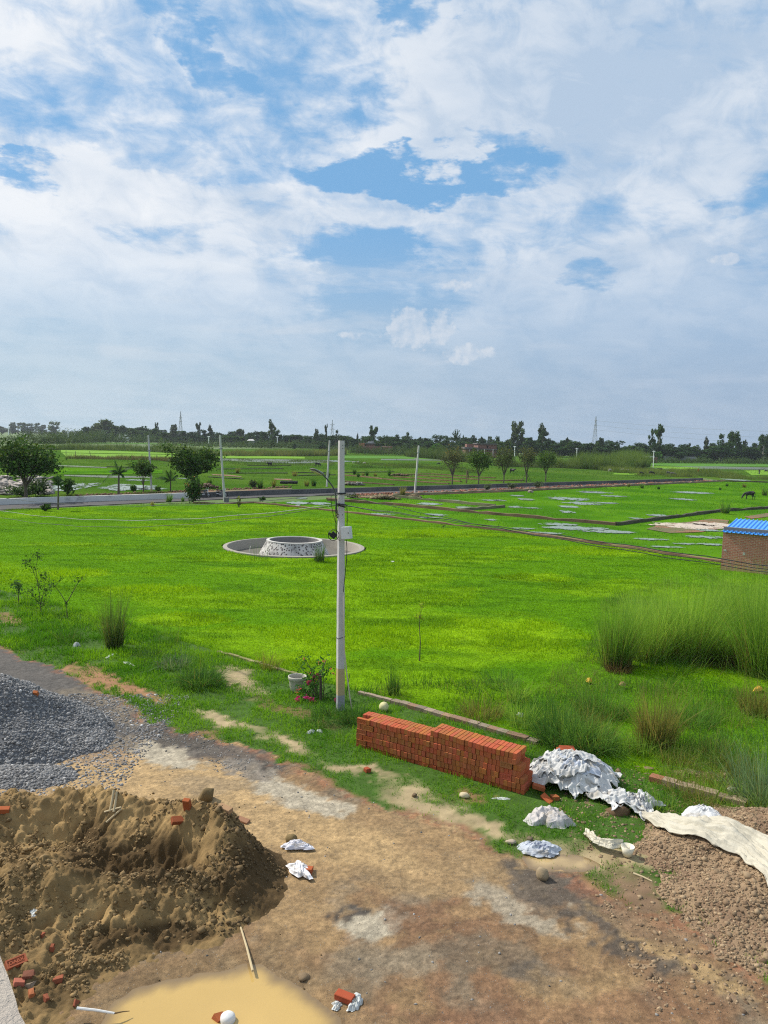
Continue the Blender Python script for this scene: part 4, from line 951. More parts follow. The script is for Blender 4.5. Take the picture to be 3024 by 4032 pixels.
# ---- sacks and cloths
M_sack = surf('woven_sack', attr=True, scale=7, var=0.22, bump=0.5, bdist=0.015, rough=0.6, spec=0.3)
def crumple(name, p, sx, sy, h, rz, lab, seed, n=46, col=(0.50, 0.50, 0.49), fold=1.0, cat='sack', group=None, prints=0.0, spike=0.35):
    """a crumpled woven bag: a polar sheet with deep radial and cross folds, closed underneath"""
    q = np.random.default_rng(seed); NA_, NR = 110, n
    t = np.arange(NA_) * 2 * np.pi / NA_; ph = q.uniform(0, 6.28, 6)
    out_ = 1 + spike * (0.30 * np.sin(2 * t + ph[0]) + 0.28 * np.sin(3 * t + ph[1]) + 0.22 * np.sin(5 * t + ph[2]) + 0.14 * np.sin(9 * t + ph[3]))
    s = np.linspace(0, 1, NR)
    X = s[:, None] * np.cos(t) * out_; Y = s[:, None] * np.sin(t) * out_
    a = X * 2.2; b = Y * 2.2; o1 = q.uniform(0, 50)
    wq = fbm(a * 0.8 + o1, b * 0.8, 3, seed) * 2.4; c_, s_ = math.cos(ph[4]), math.sin(ph[4])
    r1 = 1 - np.abs(2 * vnoise((a * c_ + b * s_) * 1.9 + wq * 1.6, (b * c_ - a * s_) * 0.6 + wq, seed + 1) - 1)
    r2 = 1 - np.abs(2 * vnoise(a * 0.9 + wq * 1.2 + 9, b * 2.4 + wq, seed + 2) - 1)
    r3 = 1 - np.abs(2 * vnoise(a * 5 + wq * 3, b * 5 - wq * 2, seed + 3) - 1)
    dome = np.clip(1 - s[:, None] ** 2.2, 0, 1) ** 0.8 * np.ones((1, NA_))
    Z = h * (dome * 0.50 + fold * (0.34 * r1 ** 2 + 0.26 * r2 ** 2 + 0.07 * r3 ** 2) * (0.30 + 0.70 * dome)) * np.clip((1 - s[:, None]) * 6, 0.12, 1)
    X = X + (r1 - .5) * 0.14; Y = Y + (r2 - .5) * 0.14
    cr, sr = math.cos(rz), math.sin(rz); x = X * sx; y = Y * sy
    V = np.stack([x * cr - y * sr, x * sr + y * cr, Z], -1).reshape(-1, 3)
    j, i = np.meshgrid(np.arange(NR - 1), np.arange(NA_), indexing='ij'); i2 = (i + 1) % NA_
    Q = np.stack([j * NA_ + i, (j + 1) * NA_ + i, (j + 1) * NA_ + i2, j * NA_ + i2], -1).reshape(-1, 4)
    Cc = np.tile(np.array(col), (len(V), 1)) * (0.72 + 0.5 * fbm(X * 1.8 + o1, Y * 1.8, 3, seed + 9)).reshape(-1, 1); dd_ = (sstep(fbm(X * 3 + 7, Y * 3 + o1, 4, seed + 11), .56, .72) * .55).reshape(-1, 1); Cc = Cc * (1 - dd_) + np.array((.27, .23, .17)) * dd_
    if prints:
        u = (X * math.cos(ph[5]) + Y * math.sin(ph[5])).ravel(); v = (Y * math.cos(ph[5]) - X * math.sin(ph[5])).ravel()
        m = (np.abs(u) < 0.55) & (np.abs(v) < 0.35) & (np.sin(u * 26) > 0.1) & (vnoise(u * 9, v * 5, seed + 7) > 0.45); Cc[m] = np.array((0.10, 0.12, 0.20)) * prints + Cc[m] * (1 - prints)
    o = np_mesh(name, V, [Q], M_sack, col=Cc, smooth=True); o.location = p
    return tag(o, lab, cat, group)
SPILE = 'white sacks of the crumpled pile'
def sk(x, y, z, sx, sy, h, rz, lab, seed, **kw):
    p = FT(x, y); p.z += z * 0.62; h *= 0.48; return crumple(kw.pop('name', 'sack'), p, sx, sy, h, rz, lab, seed, **kw)
def flat_sack(name, c, W_, L_, rz, hfun, lift, lab, seed, col, group=None, amp=.075, prints=0.0):
    """an empty woven sack thrown down: a rectangle with long creases, lying on whatever is below"""
    q = np.random.default_rng(seed); nU, nV = 44, 58; U, Vv = np.meshgrid(np.linspace(-.5, .5, nU), np.linspace(-.5, .5, nV), indexing='ij'); ph = q.uniform(0, 6.28, 8); ca, sa = math.cos(ph[0]), math.sin(ph[0])
    x = U * W_ * (1 + .22 * np.sin(Vv * 5 + ph[1]) + .10 * np.sin(Vv * 13 + ph[2])); y = Vv * L_ * (1 + .18 * np.sin(U * 6 + ph[3])); wv = fbm(U * 2.2 + ph[4], Vv * 2.2, 3, seed)
    s1 = U * ca + Vv * sa + (wv - .5) * .9; s2 = Vv * ca - U * sa + (fbm(U * 2 + 5, Vv * 2 + ph[5], 3, seed + 1) - .5) * .8
    tri = lambda t: 1 - np.abs(2 * (t - np.floor(t)) - 1)
    f = amp * (tri(s1 * 3.1 + ph[6]) ** 1.4 * (.5 + fbm(U * 3, Vv * 3 + 3, 2, seed + 3)) + .55 * tri(s2 * 4.3 + ph[7]) ** 1.6 + .22 * tri(s1 * 8.7 + s2 * 3)) + .03 * (fbm(U * 9, Vv * 9, 3, seed + 4) - .5)
    cr, sr = math.cos(rz), math.sin(rz); X = c.x + x * cr - y * sr; Y = c.y + x * sr + y * cr; tilt = (q.uniform(-.12, .12) * U + q.uniform(-.12, .12) * Vv)
    Z = hfun(X, Y) + lift + f + tilt * .5; V = np.stack([X, Y, Z], -1).reshape(-1, 3); a, b = np.meshgrid(np.arange(nU - 1), np.arange(nV - 1), indexing='ij'); Q = np.stack([a * nV + b, (a + 1) * nV + b, (a + 1) * nV + b + 1, a * nV + b + 1], -1).reshape(-1, 4)
    Cc = np.tile(np.array(col), (len(V), 1)) * (.78 + .4 * fbm(U * 4, Vv * 4, 3, seed + 6)).reshape(-1, 1); dd = (sstep(fbm(U * 4 + 9, Vv * 4, 4, seed + 7), .55, .7) * .6).reshape(-1, 1); Cc = Cc * (1 - dd) + np.array((.26, .22, .165)) * dd
    if prints: m = ((np.abs(U) < .32) & (np.abs(Vv) < .26) & (np.sin(Vv * 60) > 0) & (vnoise(U * 22, Vv * 12, seed + 8) > .42)).ravel(); Cc[m] = Cc[m] * (1 - prints) + np.array((.07, .08, .12)) * prints
    o = np_mesh(name, V, [Q], M_sack, col=Cc, smooth=True, loc=(c.x, c.y, float(HT(c.x, c.y)))); sm = o.modifiers.new('solid', 'SOLIDIFY'); sm.thickness = .006; return tag(o, lab, 'sack', group)
PC1 = FT(1234, 1690); PC2 = FT(1212, 1694)
def h_pile(X, Y):
    r = np.hypot((X - PC1.x) / .92, (Y - PC1.y) / .74); return .40 * np.clip(1 - r ** 2, 0, None) + vlook(HZ, X, Y) + .02
qp = np.random.default_rng(17)
for k in range(17):
    a_ = k * 2.4 + .5; rr_ = .64 * math.sqrt((16 - k) / 17 + .04); c_ = Vector((PC1.x + rr_ * math.cos(a_) * .98, PC1.y + rr_ * math.sin(a_) * .78, 0)); g_ = qp.uniform(.48, .60)
    cl_ = (g_ * .86, g_ * .92, g_ * 1.04) if k in (13, 15) else (g_, g_, g_ * .98); flat_sack('sack', c_, qp.uniform(.50, .66), qp.uniform(.60, .86), qp.uniform(0, 3.1), h_pile, .012 * k * .55, 'empty white woven sack heaped in the crumpled pile beside the stack', 4000 + k, cl_, SPILE, amp=qp.uniform(.04, .07), prints=.7 if k in (9, 13, 14) else 0)
h_gr = lambda X, Y: vlook(HZ, X, Y) + .03 + .10 * np.exp(-((X - PC3.x) / .6) ** 2 - ((Y - PC3.y) / .35) ** 2)
PC3 = FT(1350, 1742)
for k, (x_, y_, W_, L_, rz_, pr_, lab_) in enumerate(((1325, 1736, .62, .70, .3, .2, 'white sack spread out just right of the sack pile'), (1352, 1742, .50, .60, 1.2, .5, 'middle white sack of the three trailing right of the pile'), (1380, 1750, .56, .74, -.9, .85, 'white sack with black printed patches trailing furthest right'))): flat_sack('sack', FT(x_, y_), W_, L_, rz_, h_gr, .01 * k, lab_, 4100 + k, (.55, .55, .54), None, .07, pr_)
sk(1186, 1772, 0.0, 0.34, 0.32, 0.42, 0.5, 'single white sack with a knotted peak on the grass edge', 410, col=(0.48, 0.45, 0.43), spike=0.5)
sk(1164, 1836, 0.0, 0.33, 0.22, 0.24, -0.1, 'tied white sack with grey stripes lying on the wet silt', 411, prints=0.9, col=(0.46, 0.49, 0.54), spike=0.25)
p = FT(1518, 1805); p.z = AGH(p.x, p.y) + 0.03; crumple('sack', p, 0.40, 0.26, 0.30, -0.35, 'plump white plastic sack on the brown gravel heap', 412, col=(0.60, 0.60, 0.60), fold=0.6, prints=0.25, spike=0.25)
sk(1665, 1850, 0.25, 0.3, 0.42, 0.34, 0.4, 'cream cloth bundle cut by the right picture edge', 413, name='cloth_bundle', col=(0.56, 0.51, 0.41), cat='cloth')
BP = 'brick pieces lying on the sack pile'
p = FT(1222, 1664); loose_brick(Vector((p.x, p.y, p.z + 0.40)), 0.1, 'broad broken brick piece lying on the white sack pile', 230, (0.25, 0.05), size=(0.30, 0.16, 0.07), group=BP)
p = FT(1208, 1664); loose_brick(Vector((p.x, p.y, p.z + 0.38)), 0.7, 'smaller broken brick left of the broad piece on the sacks', 231, (0.1, 0.2), frac=0.8, group=BP)
p = FT(1203, 1676); rock(Vector((p.x, p.y, p.z + 0.34)), 0.09, 'dusty brown stone on the sack pile below the bricks', (0.36, 0.27, 0.17), 232, flat=0.6)
# dark molehill of earth and weeds in the grass by the spread sack
rock(FT(1338, 1755) + Vector((0, 0, .02)), 0.20, 'brown earth lump under the edge of the spread sack', (0.14, 0.085, 0.045), 313, cat='earth lump', flat=0.6)
# the long pale cloth over the brown heap
def long_cloth(name, path, widths, lab, seed, hfun, col, cat='cloth'):
    q = np.random.default_rng(seed); pts = [Vector((p.x, p.y, 0)) for p in path]; nS, nW = 150, 44
    cum = [0]
    for a, b in zip(pts[:-1], pts[1:]): cum.append(cum[-1] + (b - a).length)
    S = np.linspace(0, cum[-1], nS); cx = np.interp(S, cum, [p.x for p in pts]); cy = np.interp(S, cum, [p.y for p in pts]); ww = np.interp(S, cum, widths)
    ker = np.ones(13) / 13; pad = lambda a: np.convolve(np.concatenate([[a[0]] * 6, a, [a[-1]] * 6]), ker, 'valid'); cx, cy = pad(cx), pad(cy)
    tx = np.gradient(cx); ty = np.gradient(cy); L = np.hypot(tx, ty); tx /= L; ty /= L
    U = np.linspace(-1, 1, nW); Sg, Ug = np.meshgrid(S, U, indexing='ij')
    wb = fbm(Sg * 0.7, Ug * 0.8, 3, seed) * 2; f1 = 1 - np.abs(2 * vnoise(Ug * 5.5 + wb * 2.6, Sg * 0.9 + wb, seed + 1) - 1); f2 = 1 - np.abs(2 * vnoise(Ug * 9 + wb * 3, Sg * 2.2, seed + 2) - 1)
    edge = 1 + 0.18 * (vnoise(Sg * 2.5, np.sign(Ug) * 3 + 5, seed + 4) - .5) * 2
    X = cx[:, None] - ty[:, None] * Ug * ww[:, None] * edge; Y = cy[:, None] + tx[:, None] * Ug * ww[:, None] * edge
    Z = hfun(X, Y) + 0.02 + 0.10 * f1 ** 2.5 * (1 - 0.5 * np.abs(Ug)) + 0.07 * f2 ** 2.0 + 0.03 * (1 - Ug ** 2)
    V = np.stack([X, Y, Z], -1).reshape(-1, 3); j, i = np.meshgrid(np.arange(nS - 1), np.arange(nW - 1), indexing='ij')
    Q = np.stack([j * nW + i, (j + 1) * nW + i, (j + 1) * nW + i + 1, j * nW + i + 1], -1).reshape(-1, 4)
    o = np_mesh(name, V, [Q], M_sack, col=np.tile(np.array(col), (len(V), 1)), smooth=True, loc=(float(cx[0]), float(cy[0]), 0)); sm = o.modifiers.new('solid', 'SOLIDIFY'); sm.thickness = 0.006
    return tag(o, lab, cat)
hA = lambda X, Y: np.maximum(h_agg(X, Y), 0) + vlook(HZ, X, Y)
long_cloth('cloth', [F(1385, 1772), F(1430, 1795), F(1490, 1830), F(1560, 1855), F(1620, 1885), F(1668, 1925), F(1700, 1990)], [0.10, 0.24, 0.32, 0.32, 0.26, 0.30, 0.24], 'long cream woven cloth stretched over the brown gravel heap', 421, hA, (0.50, 0.465, 0.375))
long_cloth('cloth_strip', [F(1262, 1822), F(1285, 1836), F(1320, 1846), F(1345, 1848)], [0.03, 0.06, 0.09, 0.04], 'narrow dirty cloth strip in grass left of the cup', 422, lambda X, Y: vlook(HZ, X, Y) + 0.03, (0.62, 0.58, 0.46))
# the torn white sack by the sand heap
sk(640, 1832, 0.05, 0.26, 0.11, 0.16, 0.15, 'torn white sack piece standing behind the sand heap', 423, col=(0.66, 0.65, 0.70), spike=0.6)
sk(648, 1885, 0.05, 0.27, 0.12, 0.20, -0.85, 'folded white sack piece at the right foot of the sand heap', 424, col=(0.78, 0.76, 0.76), spike=0.5)
p = FT(667, 1885); loose_brick(p, 1.5, 'red brick tucked behind the folded white sack', 233, (0, 0.2), frac=0.8)
LIT = 'scraps of white litter'
for k, (x, y, a, b, h, lab) in enumerate(((165, 1396, .10, .06, .22, 'upright white plastic scrap on the verge at left'), (240, 1416, .22, .08, .05, 'flat white litter strip at the foot of the tall grass clump'), (278, 1434, .26, .10, .07, 'crumpled whitish plastic on the verge right of the tall grass clump'),
        (672, 1582, .10, .06, .10, 'white plastic scrap below the flowering plant'), (690, 1580, .10, .05, .08, 'second white scrap below the flowering plant'), (462, 1752, .10, .05, .05, 'small white scrap behind the sand heap'), (1125, 1545, .12, .08, .10, 'white scrap in the rough grass behind the edging'), (768, 2166, .08, .13, .12, 'white rag beside the brick at the puddle corner'),
        (728, 2172, .07, .06, .06, 'pale rag under the brick at the puddle corner'), (1407, 1612, .14, .07, .09, 'white litter at the foot of the straw coloured clump'), (75, 1975, .07, .07, .10, 'white plastic knot on the left sand slope'), (848, 1213, .16, .10, .05, 'white scrap by the fountain rim'), (1085, 1725, .16, .05, .03, 'white scrap in grass below the right stack end'))):
    p = onsand(x, y) if x == 75 else FT(x, y); crumple('litter', p, a, b, h * .6, k * 1.3, lab, 440 + k, n=16, cat='litter', group=LIT, col=(0.58, 0.60, 0.58), spike=0.5)
for k, (x, y, lab) in enumerate(((1637, 1490, 'orange yellow fallen banana leaf at the right edge'), (1272, 1472, 'small yellow leaf in the rough grass'), (1345, 1480, 'tan fallen leaf in the shade of the reeds'))):
    crumple('fallen_leaf', F(x, y, 0.05), .22 if k == 0 else .1, .08, .10, 0.6, lab, 460 + k, n=12, cat='leaf', col=(0.75, 0.45, 0.04) if k < 2 else (0.4, 0.25, 0.1), group='fallen leaves in the rough grass')

# ---- plaster ledge at the lower left corner (parapet of the house, about two metres below the camera)
zl = 4.55; lp = [G(x, y, zl) for (x, y) in ((-900, 3300), (-10, 3735), (14, 3800), (30, 3838), (44, 3880), (62, 3935), (74, 3985), (104, 4040), (200, 4700), (-900, 4900))]
mb = MB(); n = len(lp); V = [(p.x, p.y, zl) for p in lp] + [(p.x, p.y, zl - 4.6) for p in lp]
mb.add(V, [tuple(range(n - 1, -1, -1)) if False else tuple(reversed(range(n)))] + [(k, (k + 1) % n, (k + 1) % n + n, k + n) for k in range(n)])
ledge = mb.build('plaster_ledge', surf('rough_plaster', (0.50, 0.44, 0.37), rgb2=(0.42, 0.37, 0.32), scale=14, mscale=3, var=0.18, bump=1.0, bdist=0.03, coords='Position'))
bm = bmesh.new(); bm.from_mesh(ledge.data); bmesh.ops.recalc_face_normals(bm, faces=bm.faces); bm.to_mesh(ledge.data); bm.free()
tag(ledge, 'rough pale plaster wall top in the lower left corner', 'wall ledge')
# ================================================================== POLE, PLANTS AND FOUNTAIN
M_conc = surf('old_concrete', attr=True, scale=5, var=0.22, bump=0.5, bdist=0.015, rgb2=None, coords='Object')
M_black = surf('black_rubber', (0.018, 0.018, 0.02), var=0.1, bump=0, rough=0.5)
M_steel = surf('galvanised_steel', (0.30, 0.32, 0.33), metal=0.7, rough=0.5, var=0.15, bump=0)
M_boxw = surf('grey_white_enclosure', (0.62, 0.63, 0.64), var=0.08, bump=0.05, rough=0.5)
PB = GT(1340, 2795); PBY = PB.y
pole = thing('concrete_pole', 'tall square concrete utility pole with street light arm beside the flowering plant', 'utility pole', tuple(PB))
PROT = Matrix.Rotation(R(24), 3, 'Z'); PTOP = AT(1344, 1735, PBY); PH = PTOP.z - PB.z; PLEAN = (PTOP.x - PB.x) / PH
def ppt(lx, ly, z): return PROT @ Vector((lx, ly, 0)) + Vector((PB.x + PLEAN * z, PB.y, PB.z + z))
def phw(z): t = z / PH; return 0.088 * (1 - t) + 0.058 * t, 0.075 * (1 - t) + 0.065 * t
zs = [-0.3, 0.0, 0.20, 0.36, 0.38, 0.70, 1.00, 1.02] + [1.3 + 0.26 * k for k in range(19)] + [PH]
V = []; Cc = []
for z in zs:
    a, b = phw(max(z, 0)); ch = 0.012
    for (x, y) in ((-a + ch, -b), (a - ch, -b), (a, -b + ch), (a, b - ch), (a - ch, b), (-a + ch, b), (-a, b - ch), (-a, -b + ch)):
        wv = 1 + 0.03 * math.sin(z * 7 + x * 40); V.append(ppt(x * wv, y * wv, z))
        Cc.append((0.30, 0.31, 0.34) if z <= 0.36 else ((0.45, 0.36, 0.20) if z <= 1.0 else (0.52, 0.505, 0.50)))
n = 8; Fc = [tuple(reversed(range(n)))] + [(i * n + k, i * n + (k + 1) % n, (i + 1) * n + (k + 1) % n, (i + 1) * n + k) for i in range(len(zs) - 1) for k in range(n)] + [tuple((len(zs) - 1) * n + k for k in range(n))]
mb = MB(); mb.add(V, Fc); mb.c = Cc; mb.build('shaft', M_conc, pole)
def pz(py): return AT(1340, py, PBY).z - PB.z
def band(py, r=0.022, name='band', mat=M_black, tilt=0.0):
    z = pz(py); a, b = phw(z); a += 0.012; b += 0.012; mb = MB()
    mb.tube([ppt(x, y, z + tilt * x) for (x, y) in ((-a, -b), (a, -b), (a, b), (-a, b), (-a, -b))], r, 6); return mb.build(name, mat, pole)
band(1942, 0.018); band(1987, 0.03, tilt=-0.12); band(1993, 0.010, tilt=-0.3)
mb = MB(); z = pz(2508); a, b = phw(z); a += .008; b += .008; mb.tube([ppt(x, y, z + 0.22 * x) for (x, y) in ((-a, -b), (a, -b), (a, b), (-a, b), (-a, -b))], 0.006, 5); mb.build('tie_wire', M_black, pole)
mb = MB()
for (lx, z) in ((0.01, pz(1754)), (0.012, pz(1766)), (0.01, pz(2026))): mb.tube([ppt(lx, -phw(z)[1] - 0.002, z), ppt(lx, -phw(z)[1] + 0.03, z)], 0.011, 8)
mb.build('bolt_holes', M_black, pole)
# light arm and lamp
YA = PBY - 0.02
arm = MB(); arm.tube([AT(1327, 2040, YA), AT(1324, 1990, YA), AT(1322, 1950, YA), AT(1317, 1928, YA - .03), AT(1306, 1910, YA - .08), AT(1286, 1884, YA - .2), AT(1266, 1864, YA - .3)], 0.017, 8)
arm_o = arm.build('lamp_arm', surf('arm_paint', (0.10, 0.12, 0.12), metal=0.3, rough=0.5, var=0.1, bump=0), pole, smooth=True)
a = AT(1269, 1868, YA - .29); b = AT(1228, 1845, YA - .58); d = (b - a).normalized(); sv = d.cross(Vector((0, 0, 1))).normalized(); uv = sv.cross(d)
Mx = Matrix((d, sv, uv)).transposed(); mb = MB()
L = (b - a).length
prof = ((0, .045, .03), (.08, .07, .036), (.35, .085, .034), (.75, .088, .026), (.95, .075, .016), (1.0, .05, .010))
V = []; 
for (t, hw, hh) in prof:
    for (s_, u_) in ((-1, -.6), (1, -.6), (1, .3), (.5, 1), (-.5, 1), (-1, .3)): V.append(a + Mx @ Vector((t * L, s_ * hw, u_ * hh)))
Fc = [(5, 4, 3, 2, 1, 0)] + [(i * 6 + k, i * 6 + (k + 1) % 6, (i + 1) * 6 + (k + 1) % 6, (i + 1) * 6 + k) for i in range(5) for k in range(6)] + [tuple(30 + k for k in range(6))]
mb.add(V, Fc); head = mb.build('lamp_head', surf('lamp_alloy', (0.22, 0.22, 0.21), metal=0.4, rough=0.45, var=0.1, bump=0), pole)
mb = MB(); mb.box(a + Mx @ Vector((.55 * L, 0, -.034)), (.62 * L, .13, .012), M=Mx); lens = mb.build('lamp_lens', surf('lens_plastic', (0.50, 0.46, 0.38), var=0.05, bump=0, rough=0.3), head, local=False)
lens.location = (0, 0, 0)
for v in lens.data.vertices: v.co -= Vector(pole.location) - Vector(head.location)
# junction box
mb = MB(); c_ = AT(1365, 2098, PBY - 0.18); Q = Matrix.Rotation(R(-28), 3, 'Z') @ Matrix.Rotation(R(-7), 3, 'Y')
mb.box(c_, (0.235, 0.125, 0.285), M=Q); jb = mb.build('junction_box', M_boxw, pole, bevel=0.014)
mb = MB(); mb.box(c_ + Q @ Vector((0, -0.068, 0.002)), (0.228, 0.012, 0.276), M=Q); lid = mb.build('lid', M_boxw, jb, bevel=0.004)
mb = MB(); mb.box(c_ + Q @ Vector((0.085, -0.077, 0.0)), (0.018, 0.008, 0.026), M=Q); lat = mb.build('latch', M_black, jb)
for o_ in (lid, lat):
    for v in o_.data.vertices: v.co -= Vector(pole.location)
# black adapter hung at the left with a cable loop
mb = MB(); c_ = AT(1313, 2107, PBY - 0.1); Q = Matrix.Rotation(R(38), 3, 'Y'); mb.box(c_, (0.135, 0.07, 0.135), M=Q); mb.build('adapter', M_black, pole, bevel=0.008)
mb = MB(); mb.box(c_ + Q @ Vector((-0.085, 0, -0.03)), (0.05, 0.05, 0.05), M=Q @ Matrix.Rotation(R(45), 3, 'Y')); mb.build('plug', M_black, pole)
mb = MB(); mb.torus(c_ + Vector((0.0, 0.01, 0)), 0.125, 0.008, rz=0.3); mb.build('cable_loop', M_black, pole)
def cable(name, pts, r, mat, parent=pole, n=6):
    mb = MB(); P_ = [AT(x, y, Y) for (x, y, Y) in pts]
    # Catmull-Rom
    out = []
    for i in range(len(P_) - 1):
        p0, p1, p2, p3 = P_[max(i - 1, 0)], P_[i], P_[i + 1], P_[min(i + 2, len(P_) - 1)]
        for k in range(6):
            t = k / 6; out.append(0.5 * ((2 * p1) + (p2 - p0) * t + (2 * p0 - 5 * p1 + 4 * p2 - p3) * t * t + (3 * p1 - p0 - 3 * p2 + p3) * t ** 3))
    out.append(P_[-1]); mb.tube(out, r, n); return mb.build(name, mat, parent, smooth=True)
YB = PBY - 0.12
M_yel = surf('yellow_wire', (0.45, 0.55, 0.06), var=0.05, bump=0, rough=0.5)
cable('drop_cable', [(1318, 1945, YB), (1304, 1955, YB), (1306, 1990, YB), (1311, 2020, YB), (1318, 2045, YB), (1322, 2060, YB)], 0.006, M_black)
cable('drop_cable', [(1322, 1950, YB), (1325, 1990, YB), (1327, 2010, YB), (1330, 2025, YB), (1335, 2027, YB)], 0.007, M_black)
cable('drop_cable', [(1321, 1995, YB), (1322, 2040, YB), (1322, 2080, YB), (1326, 2120, YB)], 0.006, M_black)
cable('drop_cable', [(1326, 2050, YB), (1325, 2090, YB), (1328, 2120, YB), (1340, 2130, YB)], 0.005, M_black)
cable('drop_cable', [(1362, 1985, YB), (1366, 2000, YB), (1367, 2040, YB), (1366, 2070, YB)], 0.008, M_black)
cable('drop_cable', [(1363, 2125, YB), (1366, 2160, YB), (1364, 2210, YB - .02), (1360, 2250, YB), (1354, 2310, YB), (1352, 2330, YB)], 0.008, M_black)
cable('yellow_wire', [(1308, 2019, YB), (1312, 2024, YB), (1320, 2025, YB), (1330, 2024, YB)], 0.005, M_yel)
cable('yellow_wire', [(1316, 2036, YB), (1320, 2039, YB), (1325, 2034, YB), (1322, 2046, YB)], 0.006, M_yel)
cable('yellow_wire', [(1294, 1990, YB), (1294, 1996, YB), (1300, 2001, YB), (1308, 2001, YB)], 0.004, surf('pale_wire', (.55, .58, .5), var=.05, bump=0))
cp = GT(1388, 2815); mb = MB(); mb.tube([AT(1352, 2330, PBY - .11), AT(1352, 2480, PBY - .11), AT(1356, 2560, PBY - .13), AT(1364, 2640, PBY - .17), AT(1377, 2740, PBY - .25), cp], [.011, .012, .013, .014, .014, .014], 8)
mb.build('earth_pipe', surf('pale_conduit', (0.50, 0.43, 0.34), var=0.15, bump=0.1), pole, smooth=True)
# overhead wires: each slack span is a thing
RDIR = (F(480, 1415) - F(1160, 1612)); RDIR.z = 0; RDIR.normalize()
def span(py0, via, z1, Lh, dirv_, r, lab, mat, name='overhead_wire', off=0.0, knots=False):
    """slack span from the pole at photo row py0, sagging through the point seen at pixel via"""
    mb = MB(); base = AT(1340, py0, PBY); z0 = base.z; base = Vector((base.x, PB.y - 0.08, 0)) + Vector((dirv_.y, -dirv_.x, 0)) * off; pts = []
    d_ = ray(*via); k_ = d_.x / d_.y; s_ = (k_ * base.y - base.x) / (dirv_.x - k_ * dirv_.y); zv = CAMH + d_.z / d_.y * (base.y + dirv_.y * s_); tv = s_ / Lh
    cc = (zv - z0 - (z1 - z0) * tv) / (tv * tv - tv)
    for k in range(41):
        t = k / 40; z = z0 + (z1 - z0) * t + cc * (t * t - t); pts.append(base + dirv_ * Lh * t + Vector((0, 0, z + 0.012 * math.sin(k * 1.7))))
    mb.tube(pts, r, 6)
    if knots:
        for k in range(2, 34):
            j = (k * 37 % 11) / 11.0; p = pts[k].lerp(pts[k + 1], j); dd = (pts[k + 1] - pts[k]).normalized(); mb.tube([p - dd * (.03 + .06 * j), p, p + dd * (.03 + .06 * j)], [r, r * 1.7, r], 6)
    return tag(mb.build(name, mat, smooth=True, loc=tuple(base)), lab, 'cable', 'slack cables strung from the pole')
M_wire = surf('cable_sheath', (0.03, 0.035, 0.035), var=0.1, bump=0, rough=0.45)
M_wirep = surf('pale_cable', (0.30, 0.33, 0.27), var=0.3, bump=0, rough=0.5)
span(1942, (512, 1992), 5.0, 31, RDIR, 0.008, 'upper grey cable sagging left from the pole to beyond the frame', surf('grey_cable', (.12, .14, .12), bump=0))
span(1984, (133, 2029), 4.8, 31, RDIR, 0.008, 'pale knotted cable sagging left from the pole over the lawn', M_wirep, knots=True)
span(1987, (362, 2074), 4.8, 31, RDIR, 0.007, 'lowest dark cable sagging left from the pole over the lawn', M_wire)
span(1945, (2000, 2087), 4.5, 14, -RDIR, 0.006, 'upper thin cable running right from the pole', M_wire)
span(1987, (2600, 2166), 4.4, 14, -RDIR, 0.008, 'thick lower cable running right from the pole past the brick hut', M_wire, off=0.03)
span(1990, (2600, 2178), 4.35, 14, -RDIR, 0.006, 'lowest cable running right from the pole past the brick hut', M_wire, off=-0.05)

# ---- flower pot
p = GT(1170, 2722); pot = thing('flower_pot', 'grey concrete flower pot standing in grass left of the pole', 'flower pot', tuple(p)); p = Vector(pot.location)
mb = MB(); mb.lathe([(0.0, 0.0), (0.15, 0.0), (0.17, 0.04), (0.195, 0.16), (0.205, 0.27), (0.215, 0.30)], tuple(p), 28, col=(.42, .40, .33)); mb.build('body', M_conc, pot, smooth=True)
mb = MB(); mb.lathe([(0.20, 0.29), (0.222, 0.30), (0.232, 0.36), (0.235, 0.395), (0.215, 0.40), (0.205, 0.37), (0.19, 0.22)], tuple(p), 28, col=(.46, .44, .37)); mb.build('rim', M_conc, pot, smooth=True)
mb = MB(); mb.lathe([(0.197, 0.24), (0.1, 0.25), (0.0, 0.25)], tuple(p), 20, col=(.07, .055, .03)); mb.build('soil', M_stone, pot)

# ---- plant helpers
M_leafA = leaf('plant_leaf', transl=0.35); M_bark = surf('bark', (0.10, 0.075, 0.05), scale=8, var=0.3, bump=0.5, bdist=0.02)
def leaf_cards(pts, size, cols, seed, elong=1.8, up=0.2):
    """diamond leaves at points pts (n,3)"""
    q = np.random.default_rng(seed); n = len(pts); d = q.normal(0, 1, (n, 3)); d[:, 2] = d[:, 2] * 0.7 + up; d /= np.linalg.norm(d, axis=1)[:, None]
    s = np.cross(d, q.normal(0, 1, (n, 3))); s /= np.linalg.norm(s, axis=1)[:, None]; size = np.asarray(size).reshape(-1, 1) * np.ones((n, 1))
    a = d * size * elong * 0.5; b = s * size * 0.5; nn_ = np.cross(d, s) * size * 0.12
    V = np.stack([pts - a, pts + b + nn_, pts + a, pts - b + nn_], 1).reshape(-1, 3)
    Fq = (np.arange(n) * 4)[:, None] + np.array([0, 1, 2, 3]); return V, Fq, np.repeat(cols, 4, 0)
def twig(mb, p, d, L, r, depth, q, tips, spread=0.6):
    e = p + d * L; m_ = (p + e) / 2 + Vector((q.uniform(-1, 1), q.uniform(-1, 1), q.uniform(-.5, .5))) * L * 0.08; mb.tube([p, m_, e], [r, r * .85, r * .65], 5)
    tips.append(m_); tips.append(e)
    if depth > 0:
        for k in range(q.choice((2, 2, 3))):
            nd = (d + Vector((q.uniform(-1, 1), q.uniform(-1, 1), q.uniform(-.2, .8))) * spread).normalized(); twig(mb, e, nd, L * q.uniform(.6, .85), r * .62, depth - 1, q, tips, spread)
